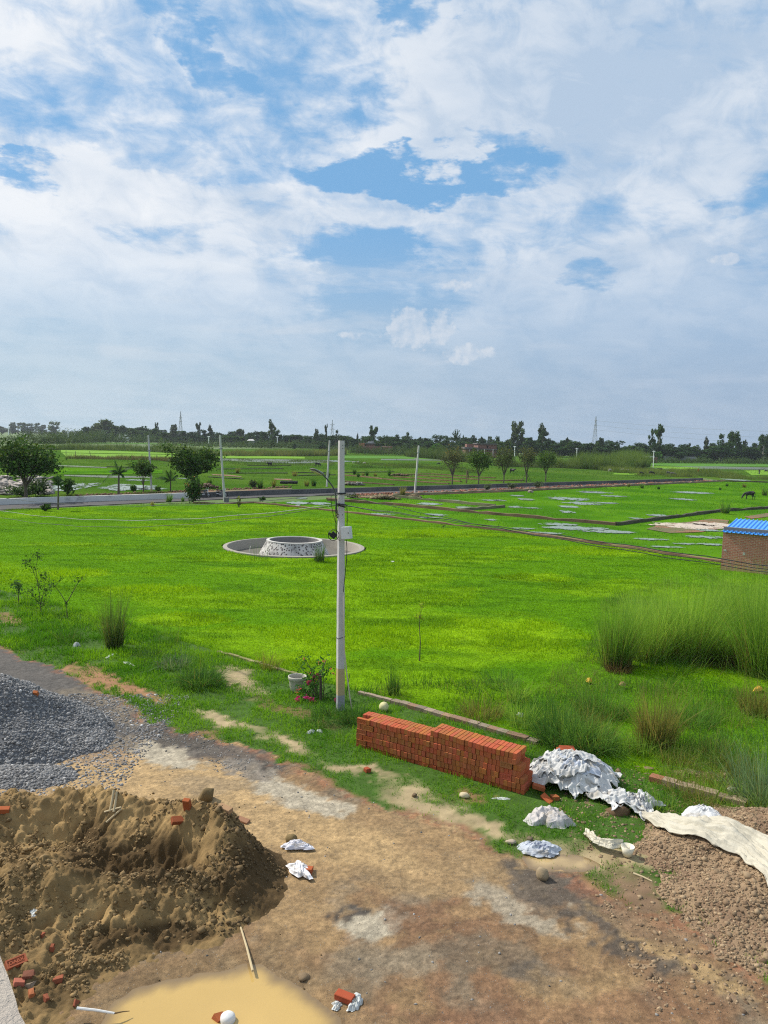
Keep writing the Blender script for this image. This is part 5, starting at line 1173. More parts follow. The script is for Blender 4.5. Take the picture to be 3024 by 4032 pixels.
# flowering bougainvillea by the pole
p0 = GT(1250, 2745); fl = thing('flowering_shrub', 'straggly bougainvillea with pink and coral flowers at the pole foot', 'shrub', tuple(p0)); q = random.Random(9); mb = MB(); tips = []
for (x, y, yy) in ((1180, 2625, .2), (1235, 2640, .3), (1262, 2645, 0), (1275, 2600, .2), (1200, 2590, .1), (1170, 2715, -.3), (1320, 2750, -.2), (1210, 2690, -.2), (1290, 2640, .2), (1190, 2745, -.3), (1230, 2755, -.5)):
    e = AT(x, y, p0.y + yy * 0.6); s0 = p0 + Vector((q.uniform(-.2, .2), q.uniform(-.1, .1), 0)); mid_ = s0.lerp(e, .55) + Vector((0, 0, .14)); mb.tube([s0, mid_, e], [.012, .008, .005], 5); tips += [e] * 3 + [mid_] * 2 + [s0.lerp(e, .3)]
mb.build('stems', M_bark, fl)
qn = np.random.default_rng(3); pts = np.array([t[:] for t in tips])[qn.integers(0, len(tips), 700)] + qn.normal(0, .09, (700, 3)); pts[:, 2] = np.maximum(pts[:, 2], p0.z + .03)
Vl, Fl_, Cl = leaf_cards(pts, qn.uniform(.025, .055, 700), np.array((0.06, 0.16, 0.03)) * qn.uniform(.7, 1.5, (700, 1)), 4); np_mesh('leaves', Vl, [Fl_], M_leafA, fl, col=Cl)
def blooms(name, spots, col, n=26, r=0.05, size=.035):
    P_ = []; 
    for (x, y, yy) in spots: c = np.array(AT(x, y, p0.y + yy)[:]); P_.append(c + qn.normal(0, r, (n, 3)))
    P_ = np.concatenate(P_); Vl, Fl_, Cl = leaf_cards(P_, qn.uniform(size * .7, size * 1.3, len(P_)), np.array(col) * qn.uniform(.7, 1.2, (len(P_), 1)), 6, elong=1.2); np_mesh(name, Vl, [Fl_], M_leafA, fl, col=Cl)
blooms('pink_flowers', ((1172, 2745, -.4), (1168, 2757, -.4), (1205, 2747, -.4), (1224, 2752, -.4), (1232, 2756, -.4), (1322, 2760, -.3), (1236, 2664, .1), (1250, 2658, .1), (1215, 2684, 0), (1222, 2690, 0), (1192, 2776, -.4)), (0.72, 0.06, 0.30), 20, .026, .042)
blooms('coral_flowers', ((1180, 2714, -.3), (1169, 2720, -.3), (1276, 2602, .2), (1258, 2610, .2), (1302, 2634, .2), (1312, 2652, .2), (1216, 2648, .1), (1244, 2674, 0), (1197, 2594, .1)), (0.75, 0.22, 0.16), 9, .022, .035)
stick(GT(1226, 2745) , AT(1285, 2595, p0.y + .25), 0.03, 0.012, 'mossy pole leaning beside the flowering shrub', mat=surf('mossy_wood', (0.20, 0.19, 0.10), scale=10, var=.3), group='old stakes by the flowering shrub')
stick(GT(1262, 2765), AT(1262, 2660, GT(1262, 2765).y), 0.035, 0.03, 'short dark rotten stump post beside the flowering shrub', mat=surf('rotten_wood', (0.055, 0.045, 0.03), scale=10, var=.3), group='old stakes by the flowering shrub')
stick(GT(1362, 2740), AT(1378, 2650, GT(1362, 2740).y), 0.01, 0.008, 'thin dark twig leaning behind the pole foot', mat=M_bark)

# ---- tall grass clumps (blades spring from one root)
M_reed = leaf('reed_blade', transl=0.48, rough=0.7)
def clump_mesh(n, rad, hgt, wd, lean, cols, seed, curve=0.5, segs=4, hv=0.35, straw=0.1):
    q = np.random.default_rng(seed); r = rad * np.sqrt(q.uniform(0, 1, n)); a = q.uniform(0, 2 * np.pi, n); x = r * np.cos(a); y = r * np.sin(a)
    h = hgt * np.clip(q.normal(1 - hv, hv, n), 0.25, 1.08); ang = a + q.normal(0, .7, n)
    k_ = q.uniform(0, 1, (n, 1)); c = np.array(cols[0]) * (1 - k_) + np.array(cols[1]) * k_; st = q.uniform(0, 1, n) < straw; c[st] = np.array((0.25, 0.19, 0.075)) * q.uniform(.6, 1.1, (st.sum(), 1)); h[st] *= q.uniform(.35, .8, st.sum())
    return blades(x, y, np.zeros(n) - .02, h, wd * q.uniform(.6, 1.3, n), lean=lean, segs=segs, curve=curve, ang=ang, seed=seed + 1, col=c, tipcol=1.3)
def clump(p, n, rad, hgt, wd, lean, cols, seed, lab, group='tall grass clumps', name='grass_clump', cat='grass clump', **kw):
    V, Fs, c = clump_mesh(n, rad, hgt, wd, lean, cols, seed, **kw); o = np_mesh(name, V, Fs, M_reed, col=c); o.location = p; return tag(o, lab, cat, group)
GD = ((0.035, 0.105, 0.022), (0.085, 0.19, 0.035)); GB = ((0.06, 0.17, 0.03), (0.15, 0.28, 0.05)); GY = ((0.12, 0.17, 0.035), (0.26, 0.24, 0.075))
clump(FT(247, 1400), 620, .24, 1.95, .011, .20, ((0.05, 0.11, 0.028), (0.13, 0.20, 0.045)), 501, 'tall dense upright grass clump on the verge at left', hv=.30, straw=.16)
clump(FT(362, 1390), 110, .35, 1.15, .010, .22, GB, 502, 'sparse thin grass tuft right of the tall left clump', straw=.05)
clump(FT(150, 1385), 160, .35, .75, .012, .35, GD, 503, 'low grass tuft beneath the bare forked sapling')
clump(FT(432, 1480), 900, .46, .62, .016, .75, GD, 504, 'low mound of dark arching grass left of the flower pot', curve=.8)
clump(FT(425, 1455), 60, .30, 1.25, .008, .15, GB, 505, 'few thin tall stems rising behind the dark grass mound')
clump(FT(375, 1440), 420, .40, .40, .02, .9, ((0.10, 0.17, 0.09), (0.17, 0.24, 0.12)), 506, 'pale greyish weed patch beside the dark grass mound')
clump(FT(330, 1420), 260, .40, .35, .016, .8, GD, 507, 'low weeds behind the whitish plastic scrap')
clump(F(582, 1448), 200, .25, .70, .012, .35, GY, 508, 'pale straw tuft at the lawn edge left of the pot')
clump(F(850, 1500), 160, .14, 1.0, .012, .14, GD, 509, 'narrow dark tuft right of the pole')
clump(F(690, 1212), 130, .25, 1.0, .03, .12, ((0.05, 0.12, 0.03), (0.09, 0.17, 0.04)), 510, 'upright reed tuft against the fountain basin')
clump(F(558, 1208), 40, .5, 1.1, .012, .15, GB, 511, 'wispy stems at the left of the fountain basin')
clump(FT(715, 1555), 420, .40, .42, .014, .8, GD, 512, 'bushy weeds around the pole foot left side', curve=.8)
clump(FT(768, 1560), 420, .34, .48, .014, .7, GD, 513, 'bushy weeds between the pole and the brick stack', curve=.8)
clump(FT(672, 1568), 240, .30, .30, .014, .8, GB, 514, 'light green weeds above the white scraps by the pole')
# the thicket on the right
TH = 'tall grass thicket at the right'
GT1 = ((0.095, 0.225, 0.030), (0.24, 0.40, 0.055)); GT2 = ((0.15, 0.31, 0.040), (0.33, 0.50, 0.080))
def reeds(x, y, n, rad_, h, lean, cols, seed, lab, **kw): return clump(F(x, y), n, rad_, h, .0115, lean, cols, seed, lab, TH, hv=.26, **kw)
reeds(1330, 1440, 1305, .42, 2.3, .17, GT1, 520, 'leftmost tall clump of the right thicket with a brown base', straw=.22)
reeds(1400, 1425, 1160, .55, 2.2, .26, GT2, 521, 'second clump from the left in the right thicket', straw=.12)
reeds(1478, 1420, 1885, .75, 2.8, .27, GT2, 522, 'tallest broad clump in the middle of the right thicket', straw=.14)
reeds(1545, 1418, 1885, .70, 1.75, .80, GT1, 523, 'drooping arched clump over the dark hollow of the thicket', curve=.9, straw=.18)
reeds(1645, 1455, 1595, .65, 3.3, .20, GT1, 524, 'tall clump of the thicket cut by the right picture edge', straw=.15)
reeds(1600, 1335, 1015, 1.2, 2.1, .28, GT2, 525, 'pale clump behind the thicket near the brick hut', straw=.05)
reeds(1735, 1400, 1015, .9, 2.8, .22, GT1, 526, 'dark clump of the thicket partly beyond the right edge')
reeds(1395, 1345, 609, .9, 1.4, .28, GT2, 527, 'light feathery clump behind the leftmost thicket clump', straw=.05)
clump(F(1545, 1432), 700, .7, .55, .014, .8, ((0.05, 0.045, 0.025), (0.09, 0.07, 0.035)), 540, 'dead brown leaves in the hollow under the drooping clump', TH, straw=.3)
clump(F(1335, 1450), 420, .35, .55, .014, .6, ((0.06, 0.045, 0.03), (0.12, 0.085, 0.045)), 541, 'dead brown stalks at the foot of the leftmost thicket clump', TH, straw=.3)
clump(F(1415, 1610), 1400, .33, 1.35, .013, .28, GY, 528, 'straw coloured upright clump standing alone in the rough grass', straw=.4)
clump(F(1215, 1610), 1100, .50, .85, .015, .6, GD, 529, 'dark arching clump directly behind the white sack pile', curve=.7)
clump(F(1275, 1620), 800, .45, .75, .015, .6, GB, 530, 'bright arching clump right of the dark one behind the sacks', curve=.7)
clump(F(1655, 1745), 900, .5, 1.25, .012, .45, ((0.10, 0.19, 0.09), (0.20, 0.29, 0.15)), 531, 'pale long bladed clump leaning in from the right edge', curve=.5)
clump(F(1640, 1540), 700, .45, 1.0, .013, .4, GY, 532, 'yellowing clump beside the fallen banana leaf', straw=.3)
clump(F(1190, 1560), 500, .6, .55, .014, .5, GB, 533, 'medium grass tuft behind the right part of the brick stack')
clump(F(1040, 1545), 500, .5, .55, .013, .5, GY, 534, 'straw tinted tuft behind the edging strip', straw=.35)
clump(F(1300, 1540), 700, .6, .8, .014, .5, GB, 535, 'loose green tuft in front of the leftmost thicket clump')
clump(F(1490, 1560), 600, .6, .6, .014, .5, GB, 536, 'green tuft right of the straw coloured clump')
clump(F(1560, 1640), 600, .6, .6, .014, .5, GB, 537, 'grass tuft above the mossy edging strip')
clump(F(1080, 1480), 350, .5, .5, .013, .5, GB, 538, 'faint tuft in the lawn right of the thin sapling')

q_ = np.random.default_rng(55)
for k in range(34):
    x_ = q_.uniform(1090, 1700); y_ = 1470 + (x_ - 1090) * .28 + q_.uniform(10, 190); y_ = min(y_, 1500 + (x_ - 900) * .30) if x_ < 1400 else y_
    p_ = F(x_, y_); 
    clump(p_, 200, .28, q_.uniform(.35, .8), .012, .45, (GT1, GT2, GY)[k % 3], 900 + k, 'small loose tuft of uncut grass in the rough ground behind the stack', 'small tufts of the rough ground', straw=.12)
# ---- saplings on the verge and lawn
def sapling(p, lab, seed, trunk, branches, nleaf, lsize, col, spread=.12, leafpts=None):
    t = thing('sapling', lab, 'sapling', tuple(p), group='young saplings'); mb = MB(); tips = []
    for pts, r in [(trunk, .02)] + branches:
        P_ = [AT(x, y, p.y + yy) for (x, y, yy) in pts]; mb.tube(P_, list(np.linspace(r, r * .45, len(P_))), 6); tips += [P_[-1]] * 2 + P_[1:]
    mb.build('trunk', M_bark, t); q = np.random.default_rng(seed)
    if nleaf:
        src = np.array([v[:] for v in (tips if leafpts is None else [AT(x, y, p.y) for (x, y) in leafpts])]); pts = src[q.integers(0, len(src), nleaf)] + q.normal(0, spread, (nleaf, 3)); pts[:, 2] = np.maximum(pts[:, 2], .05)
        Vl, Fl_, Cl = leaf_cards(pts, q.uniform(lsize * .6, lsize * 1.3, nleaf), np.array(col) * q.uniform(.6, 1.5, (nleaf, 1)), seed + 1); np_mesh('leaves', Vl, [Fl_], M_leafA, t, col=Cl)
    return t
p = GT(265, 2437); sapling(p, 'bare forked sapling with one Y shaped stem on the verge', 601, [(265, 2437, 0), (262, 2375, 0)], [([(262, 2375, 0), (240, 2340, 0), (217, 2308, 0)], .016), ([(262, 2375, 0), (285, 2335, 0), (308, 2292, 0), (328, 2278, .1)], .016), ([(217, 2308, 0), (195, 2297, 0), (180, 2277, 0)], .011), ([(217, 2308, 0), (240, 2280, .1)], .008), ([(308, 2292, 0), (305, 2277, 0)], .007)], 60, .05, (0.06, 0.13, 0.03), .05)
p = GT(162, 2412); sapling(p, 'bushy sapling with orange buds left of the bare forked one', 602, [(162, 2412, 0), (158, 2370, 0)], [([(158, 2370, 0), (150, 2300, .1), (140, 2240, .1), (150, 2190, .1)], .014), ([(160, 2380, 0), (175, 2320, -.1), (172, 2270, -.1)], .012), ([(158, 2380, 0), (130, 2345, 0), (118, 2330, 0)], .01), ([(165, 2390, 0), (183, 2350, .1), (186, 2320, .1)], .01), ([(150, 2300, 0), (125, 2235, 0), (108, 2215, 0)], .008)], 420, .05, (0.075, 0.15, 0.03), .10)
p = GT(74, 2376); sapling(p, 'small leafy sapling at the far left of the verge', 603, [(74, 2376, 0), (72, 2340, 0), (68, 2300, 0)], [([(72, 2340, 0), (80, 2310, 0)], .008)], 130, .06, (0.085, 0.17, 0.05), .09, [(68, 2300), (75, 2310), (60, 2298), (72, 2325)])
p = G(1652, 2602); sapling(p, 'thin whip sapling with few yellow leaves in the lawn', 604, [(1652, 2602, 0), (1655, 2530, 0), (1650, 2432, 0)], [([(1650, 2432, 0), (1660, 2400, 0), (1668, 2385, 0)], .006)], 46, .055, (0.22, 0.30, 0.03), .05, [(1664, 2385), (1670, 2382), (1650, 2428), (1645, 2425), (1655, 2430)])
p = G(1745, 2085); sapling(p, 'tiny stick seedling on the far lawn', 605, [(1745, 2085, 0), (1745, 2070, 0)], [], 12, .1, (0.1, 0.16, .03), .08)

# ---- sunk fountain
ft = thing('fountain', 'round sunken concrete fountain basin with pebble studded cone in the lawn', 'fountain', tuple(FC))
FCt = tuple(FC); mb = MB(); mb.lathe([(FR + 0.06, -0.3), (FR + 0.06, 0.05), (FR - 0.17, 0.07), (FR - 0.20, 0.04), (FR - 0.34, -0.45)], FCt, 72, col=(.32, .29, .24)); mb.build('basin', M_conc, ft, smooth=False)
mb = MB(); mb.lathe([(FR - 0.34, -0.45), (2, -0.46), (0.0, -0.46)], FCt, 48, col=(.13, .12, .10)); mb.build('basin_floor', M_stone, ft)
m, t = newmat('pebble_dash'); tc_ = t.n('ShaderNodeTexCoord'); vo = t.n('ShaderNodeTexVoronoi'); t.set(vo.inputs['Vector'], tc_.outputs['Object']); vo.inputs['Scale'].default_value = 7.5; vo.inputs['Randomness'].default_value = 0.85
nz = t.noise(tc_.outputs['Object'], 1.2, 5, .6); nz2 = t.noise(tc_.outputs['Object'], 9, 4, .6)
pb = t.ramp(vo.outputs['Distance'], 0.44, 0.36); vr = t.n('ShaderNodeSeparateXYZ'); t.set(vr.inputs[0], vo.outputs['Color']); keep_ = t.m('GREATER_THAN', vr.outputs[0], 0.18)
basec = t.mix(t.ramp(nz, .45, .65), (.52, .50, .46), (.27, .26, .24)); dk = t.mix(vr.outputs[1], (.05, .045, .045), (.17, .15, .14))
colr = t.mix(t.m('MULTIPLY', pb, keep_), basec, dk); b_ = t.n('ShaderNodeBsdfPrincipled'); t.set(b_.inputs['Base Color'], colr); b_.inputs['Roughness'].default_value = .85
bn = t.n('ShaderNodeBump'); bn.inputs['Strength'].default_value = .6; bn.inputs['Distance'].default_value = .04; t.set(bn.inputs['Height'], t.m('MULTIPLY', pb, keep_)); t.set(b_.inputs['Normal'], bn.outputs[0]); finish(t, b_.outputs[0])
mb = MB(); mb.lathe([(2.12, -0.5), (1.62, 0.40)], FCt, 72); mb.build('cone', m, ft)
mb = MB(); mb.lathe([(1.635, 0.38), (1.64, 0.44), (1.47, 0.45), (1.45, 0.40)], FCt, 72, col=(.52, .50, .46)); mb.build('cone_rim', M_conc, ft)
mb = MB(); mb.lathe([(1.45, 0.41), (1.40, -0.1), (0.0, -0.12)], FCt, 48, col=(.20, .19, .18)); mb.build('inner_bowl', M_conc, ft)
mb = MB(); mb.tube([FC + Vector((-2.6, -0.4, -.4)), FC + Vector((-2.5, -0.5, .05))], .02, 6, col=(.6, .6, .55)); mb.build('pipe_stub', M_conc, ft)

# ---- hut with the blue roof
H0 = G(2837, 2243); H1 = G(3024, 2264); hd = (H1 - H0).normalized(); hb = Vector((-hd.y, hd.x, 0)); HL, HD = 4.6, 3.3
hut = thing('brick_hut', 'small red brick hut with bright blue sheet roof at the right edge', 'hut', tuple(H0))
m, t = newmat('hut_brickwork'); tc_ = t.n('ShaderNodeTexCoord'); sx_ = t.n('ShaderNodeSeparateXYZ'); t.set(sx_.inputs[0], tc_.outputs['Object'])
uu = t.m('ADD', t.m('MULTIPLY', sx_.outputs[0], hd.x), t.m('MULTIPLY', sx_.outputs[1], hd.y)); vv_ = t.m('ADD', t.m('MULTIPLY', sx_.outputs[0], hb.x), t.m('MULTIPLY', sx_.outputs[1], hb.y))
bv = t.vec(t.m('ADD', uu, vv_), sx_.outputs[2], 0.0); br_ = t.n('ShaderNodeTexBrick'); t.set(br_.inputs['Vector'], bv); br_.inputs['Scale'].default_value = 1.0
br_.inputs['Brick Width'].default_value = .24; br_.inputs['Row Height'].default_value = .088; br_.inputs['Mortar Size'].default_value = .012; br_.inputs['Color1'].default_value = (.52, .19, .13, 1); br_.inputs['Color2'].default_value = (.40, .13, .09, 1); br_.inputs['Mortar'].default_value = (.52, .35, .28, 1)
nz = t.noise(tc_.outputs['Object'], 2.2, 6, .65); nz2 = t.noise(tc_.outputs['Object'], 14, 4, .6); colr = t.mix(t.ramp(nz, .5, .72), br_.outputs[0], (.42, .20, .14)); f_ = t.m('ADD', .6, t.m('MULTIPLY', nz2, .8)); colr = t.mix(1.0, colr, t.vec(f_, f_, f_), 'MULTIPLY')
# rain splash band of dried mud low on the wall
colr = t.mix(t.m('MULTIPLY', t.ramp(t.m('ADD', sx_.outputs[2], t.m('MULTIPLY', nz, .3)), .42, .2), .6), colr, (.33, .22, .12))
b_ = t.n('ShaderNodeBsdfPrincipled'); t.set(b_.inputs['Base Color'], colr); b_.inputs['Roughness'].default_value = .9; bn = t.n('ShaderNodeBump'); bn.inputs['Strength'].default_value = .6; bn.inputs['Distance'].default_value = .012; t.set(bn.inputs['Height'], t.m('SUBTRACT', 1.0, br_.outputs[1])); t.set(b_.inputs['Normal'], bn.outputs[0]); finish(t, b_.outputs[0])
def hp(u, v, z): return H0 + hd * u + hb * v + Vector((0, 0, z))
mb = MB(); hc = [(0, 0), (HL, 0), (HL, HD), (0, HD)]; hz_ = (2.06, 2.06, 2.46, 2.46)
V = [hp(u, v, -.1) for (u, v) in hc] + [hp(u, v, z) for (u, v), z in zip(hc, hz_)]
mb.add(V, [(3, 2, 1, 0), (4, 5, 6, 7), (0, 1, 5, 4), (1, 2, 6, 5), (2, 3, 7, 6), (3, 0, 4, 7)]); mb.build('wall', m, hut)
M_blue = surf('blue_sheet', (0.075, 0.36, 0.86), var=0.08, bump=0, rough=0.35, spec=0.5)
def roof(u0, u1, v0, v1, z0, z1):
    mb = MB(); V = []; us = []; u = u0
    while u < u1:
        us += [(u, 0), (u + .025, .06), (u + .05, .06), (u + .075, 0)]; u += .215
    n = len(us)
    for (v, z) in ((v0, z0), (v1, z1)):
        for (u, dz_) in us: V.append(hp(u, v, z + dz_))
    mb.add(V, [(k, k + 1, n + k + 1, n + k) for k in range(n - 1)]); o = mb.build('roof', M_blue, hut); s = o.modifiers.new('solid', 'SOLIDIFY'); s.thickness = .01; return o
roof(-0.02, HL + .2, -.22, HD + .12, 2.07, 2.52)
mb = MB(); mb.box(hp(HL / 2 + .05, .16, 2.24), (HL + .12, .16, .17), rz=math.atan2(hd.y, hd.x), col=(.20, .19, .18)); mb.build('weight_beam', M_conc, hut, bevel=.01)
mb = MB(); mb.box(hp(0.16, -.005, 1.07), (.13, .02, .10), rz=math.atan2(hd.y, hd.x), col=(.48, .47, .43)); mb.box(hp(1.1, -.005, .98), (.12, .02, .13), rz=math.atan2(hd.y, hd.x), col=(.48, .47, .43)); mb.build('mortar_patch', M_conc, hut)
# ================================================================== FAR ROAD, PLOTS, FIELDS
def PG(pts, z=0.0): return [tuple(G(x, y))[:2] for (x, y) in pts]
M_far_road = surf('far_tarmac', (0.072, 0.068, 0.067), scale=0.8, var=0.3, bump=0.1, coords='Position')
M_plot = surf('plot_turf', (0.050, 0.150, 0.008), rgb2=(0.088, 0.210, 0.010), scale=0.7, mscale=0.10, var=0.35, bump=0.3, bdist=0.05, coords='Position', spec=0.0)
M_field = surf('grazed_turf', (0.046, 0.108, 0.012), rgb2=(0.075, 0.140, 0.018), scale=0.30, mscale=0.045, var=0.32, bump=0.0, coords='Position', spec=0.0)
M_paddy = surf('young_paddy', (0.145, 0.29, 0.014), scale=0.25, var=0.12, bump=0.0, coords='Position', spec=0.1)
M_paddy2 = surf('green_paddy', (0.075, 0.195, 0.016), scale=0.25, var=0.12, bump=0.0, coords='Position', spec=0.1)
M_redsoil = surf('red_soil', (0.25, 0.115, 0.065), rgb2=(0.13, 0.12, 0.05), scale=0.8, mscale=0.35, var=0.35, bump=0.2, coords='Position')
M_wetmud = surf('wet_mud', (0.085, 0.080, 0.070), rgb2=(0.10, 0.14, 0.04), scale=0.5, mscale=0.10, var=0.3, bump=0.0, coords='Position', rough=0.45)
sheet('grazed_field', PG([(-1200, 1960), (0, 1960), (723, 1938), (1000, 1930), (2000, 1902), (2770, 1880), (2860, 1893), (3400, 1893), (3400, 1825), (2500, 1800), (1900, 1790), (1200, 1765), (600, 1770), (-1200, 1765)]), -0.10, M_field)
sheet('plot_field', PG([(895, 1984), (1000, 1981), (1325, 2014), (2000, 2093), (2840, 2214), (3024, 2232), (4300, 2330), (4300, 1905), (3400, 1893), (2840, 1893), (2000, 1934), (1550, 1950), (1290, 1962)]), -0.09, M_plot)
sheet('far_road', PG([(-1200, 2024), (0, 1984), (723, 1960), (1000, 1947), (1500, 1930), (2000, 1913), (2768, 1890), (2830, 1889), (2840, 1894), (2000, 1928), (1500, 1942), (1000, 1957), (512, 1980), (0, 2004), (-1200, 2062)]), -0.06, M_far_road)
sheet('soil_strip', PG([(1390, 1951), (1700, 1937), (2000, 1926), (2768, 1894), (2850, 1889), (2870, 1893), (2840, 1895), (2000, 1935), (1560, 1951), (1400, 1958)]), -0.04, M_redsoil)
sheet('soil_strip', PG([(300, 1952), (700, 1934), (1000, 1924), (1150, 1920), (1150, 1923), (723, 1940), (300, 1957)]), -0.05, M_redsoil)
sheet('soil_strip', PG([(834, 1866), (900, 1868), (952, 1874), (950, 1877), (890, 1872), (834, 1869)]), -0.05, M_redsoil)
sheet('soil_strip', PG([(1080, 1882), (1150, 1885), (1150, 1890), (1080, 1887)]), -0.05, M_redsoil)
sheet('soil_patch', PG([(2545, 2080), (2600, 2062), (2720, 2052), (2800, 2040), (2870, 2046), (2860, 2075), (2760, 2092), (2640, 2096)]), -0.05, M_redsoil)
sheet('soil_patch', PG([(2930, 2032), (3060, 2012), (3060, 2028), (2960, 2040)]), -0.05, M_redsoil)
for pts in ([(205, 1829), (300, 1832), (420, 1838), (420, 1841), (205, 1833)], [(253, 1868), (420, 1871), (600, 1874), (600, 1880), (420, 1879), (253, 1872)], [(860, 1805), (1010, 1806), (1180, 1809), (1320, 1812), (1310, 1820), (1150, 1824), (1000, 1818), (860, 1812)], [(2520, 1838), (2780, 1835), (3100, 1842), (3100, 1850), (2800, 1846), (2600, 1846)], [(1500, 1806), (1900, 1810), (1900, 1814), (1500, 1811)]):
    sheet('mud_flat', PG(pts), -0.06, M_wetmud)
for pts, m_ in (([(240, 1771), (420, 1774), (690, 1784), (690, 1787), (400, 1784), (240, 1781)], M_paddy), ([(245, 1783), (430, 1787), (690, 1790), (690, 1801), (480, 1803), (260, 1797)], M_paddy), ([(830, 1792), (1060, 1795), (1200, 1798), (1200, 1805), (900, 1803), (830, 1800)], M_paddy),
        ([(1345, 1793), (1500, 1795), (1720, 1800), (1720, 1808), (1500, 1804), (1345, 1804)], M_paddy2), ([(2550, 1822), (2700, 1824), (3100, 1828), (3100, 1836), (2700, 1836), (2540, 1830)], M_paddy2), ([(2500, 1834), (2700, 1838), (2780, 1842), (2700, 1848), (2500, 1840)], M_paddy), ([(2420, 1862), (2520, 1864), (2500, 1869), (2410, 1867)], M_paddy), ([(2930, 1852), (3100, 1850), (3100, 1868), (2960, 1870)], M_paddy),
        ([(160, 1741), (560, 1744), (900, 1752), (980, 1756), (980, 1759), (560, 1748), (160, 1745)], M_paddy2), ([(1060, 1752), (1280, 1760), (1280, 1764), (1060, 1757)], M_paddy2), ([(205, 1841), (420, 1844), (640, 1850), (640, 1862), (420, 1866), (205, 1864)], M_plot)):
    sheet('paddy_field', PG(pts), -0.05, m_)
# ---- sparse longer grass that breaks up the plots and the grazed fields
PLOTP = PG([(895, 1986), (1000, 1982), (1325, 2014), (2000, 2093), (2840, 2214), (3100, 2236), (3400, 1990), (3300, 1912), (2840, 1895), (2000, 1936), (1560, 1952), (1300, 1964)])
FIELDP = PG([(-200, 1950), (0, 1950), (723, 1934), (1000, 1924), (2000, 1898), (2770, 1876), (3200, 1890), (3200, 1846), (2500, 1838), (1900, 1830), (1300, 1806), (700, 1806), (-200, 1800)])
def thin_grass(name, poly, n, hr, cols, seed, lab, zb, thr):
    x, y = scatter(n, poly=poly, seed=seed); q = np.random.default_rng(seed); k = (y * CP + CAMH * SP) / FPX; nz = fbm(x * .35, y * .16, 4, seed); ok = (nz + q.normal(0, .06, len(x)) > thr) & (q.uniform(0, 1, len(x)) < np.clip((45 / y) ** 1.0, .25, 1)) & (np.abs(x) < y * .56); x, y, k, nz = x[ok], y[ok], k[ok], nz[ok]; n = len(x)
    kk = np.clip(sstep(fbm(x * .12, y * .06, 3, seed + 5), .4, .62)[:, None] + q.normal(0, .2, (n, 1)), 0, 1); c = np.array(cols[0]) * (1 - kk) + np.array(cols[1]) * kk
    V, Fs, Cb = blades(x, y, np.full(n, zb), q.uniform(hr[0], hr[1], n) * (.6 + nz), k * 1.6, lean=.5, seed=seed + 1, col=c); return tag(np_mesh(name, V, Fs, M_blade, col=Cb), lab, 'grass', kind='stuff')
thin_grass('plot_grass', PLOTP, 190000, (.05, .15), ((.055, .150, .014), (.115, .25, .02)), 91, 'thin wet grass growing in the bordered plots', -.09, .36)
thin_grass('field_grass', FIELDP, 240000, (.08, .28), ((.045, .100, .016), (.085, .150, .03)), 92, 'grazed grass of the fields beyond the far road', -.10, .34)
# ---- standing water between the grass
m, t = newmat('flood_water'); b_ = t.n('ShaderNodeBsdfPrincipled'); b_.inputs['Base Color'].default_value = (.20, .24, .14, 1); b_.inputs['Roughness'].default_value = .20; b_.inputs['Specular IOR Level'].default_value = .5
gp = t.n('ShaderNodeNewGeometry'); bn = t.n('ShaderNodeBump'); bn.inputs['Strength'].default_value = .12; bn.inputs['Distance'].default_value = .05; t.set(bn.inputs['Height'], t.noise(gp.outputs[0], 1.5, 3)); t.set(b_.inputs['Normal'], bn.outputs[0]); finish(t, b_.outputs[0]); M_flood = m
def water(cx, cy, wpx, hpx, thr=0.5, seed=0, z=-0.045):
    a = G(cx - wpx / 2, cy); b = G(cx + wpx / 2, cy); f_ = G(cx, cy - hpx / 2); n_ = G(cx, cy + hpx / 2); c = G(cx, cy)
    rx = (b - a).length / 2; ry = max((f_ - n_).length / 2, .3); cs_x = max(rx / 70, .04); cs_y = max(ry / 34, .04)
    xs = np.arange(-rx * 1.2, rx * 1.2, cs_x); ys = np.arange(-ry * 1.2, ry * 1.2, cs_y); X, Y = np.meshgrid(xs, ys)
    e = 1 - (X / rx) ** 2 - (Y / ry) ** 2; nz = fbm(X / rx * 4.5 + seed, Y / ry * 3.4 + (c.x + X) * .05, 5, seed + 900, .72)
    M_ = (np.clip(e, -1, 1) * 0.38 + nz) > (thr + .22); M_ = M_[:-1, :-1]
    j, i = np.meshgrid(np.arange(len(ys) - 1), np.arange(len(xs) - 1), indexing='ij'); w_ = len(xs); Q = np.stack([j * w_ + i, j * w_ + i + 1, (j + 1) * w_ + i + 1, (j + 1) * w_ + i], -1)[M_].reshape(-1, 4)
    if len(Q) == 0: return
    u, inv = np.unique(Q.ravel(), return_inverse=True); V = np.stack([X + c.x, Y + c.y, np.full(X.shape, z)], -1).reshape(-1, 3)[u]
    tag(np_mesh('puddle', V, [inv.reshape(-1, 4)], M_flood), kind='structure')
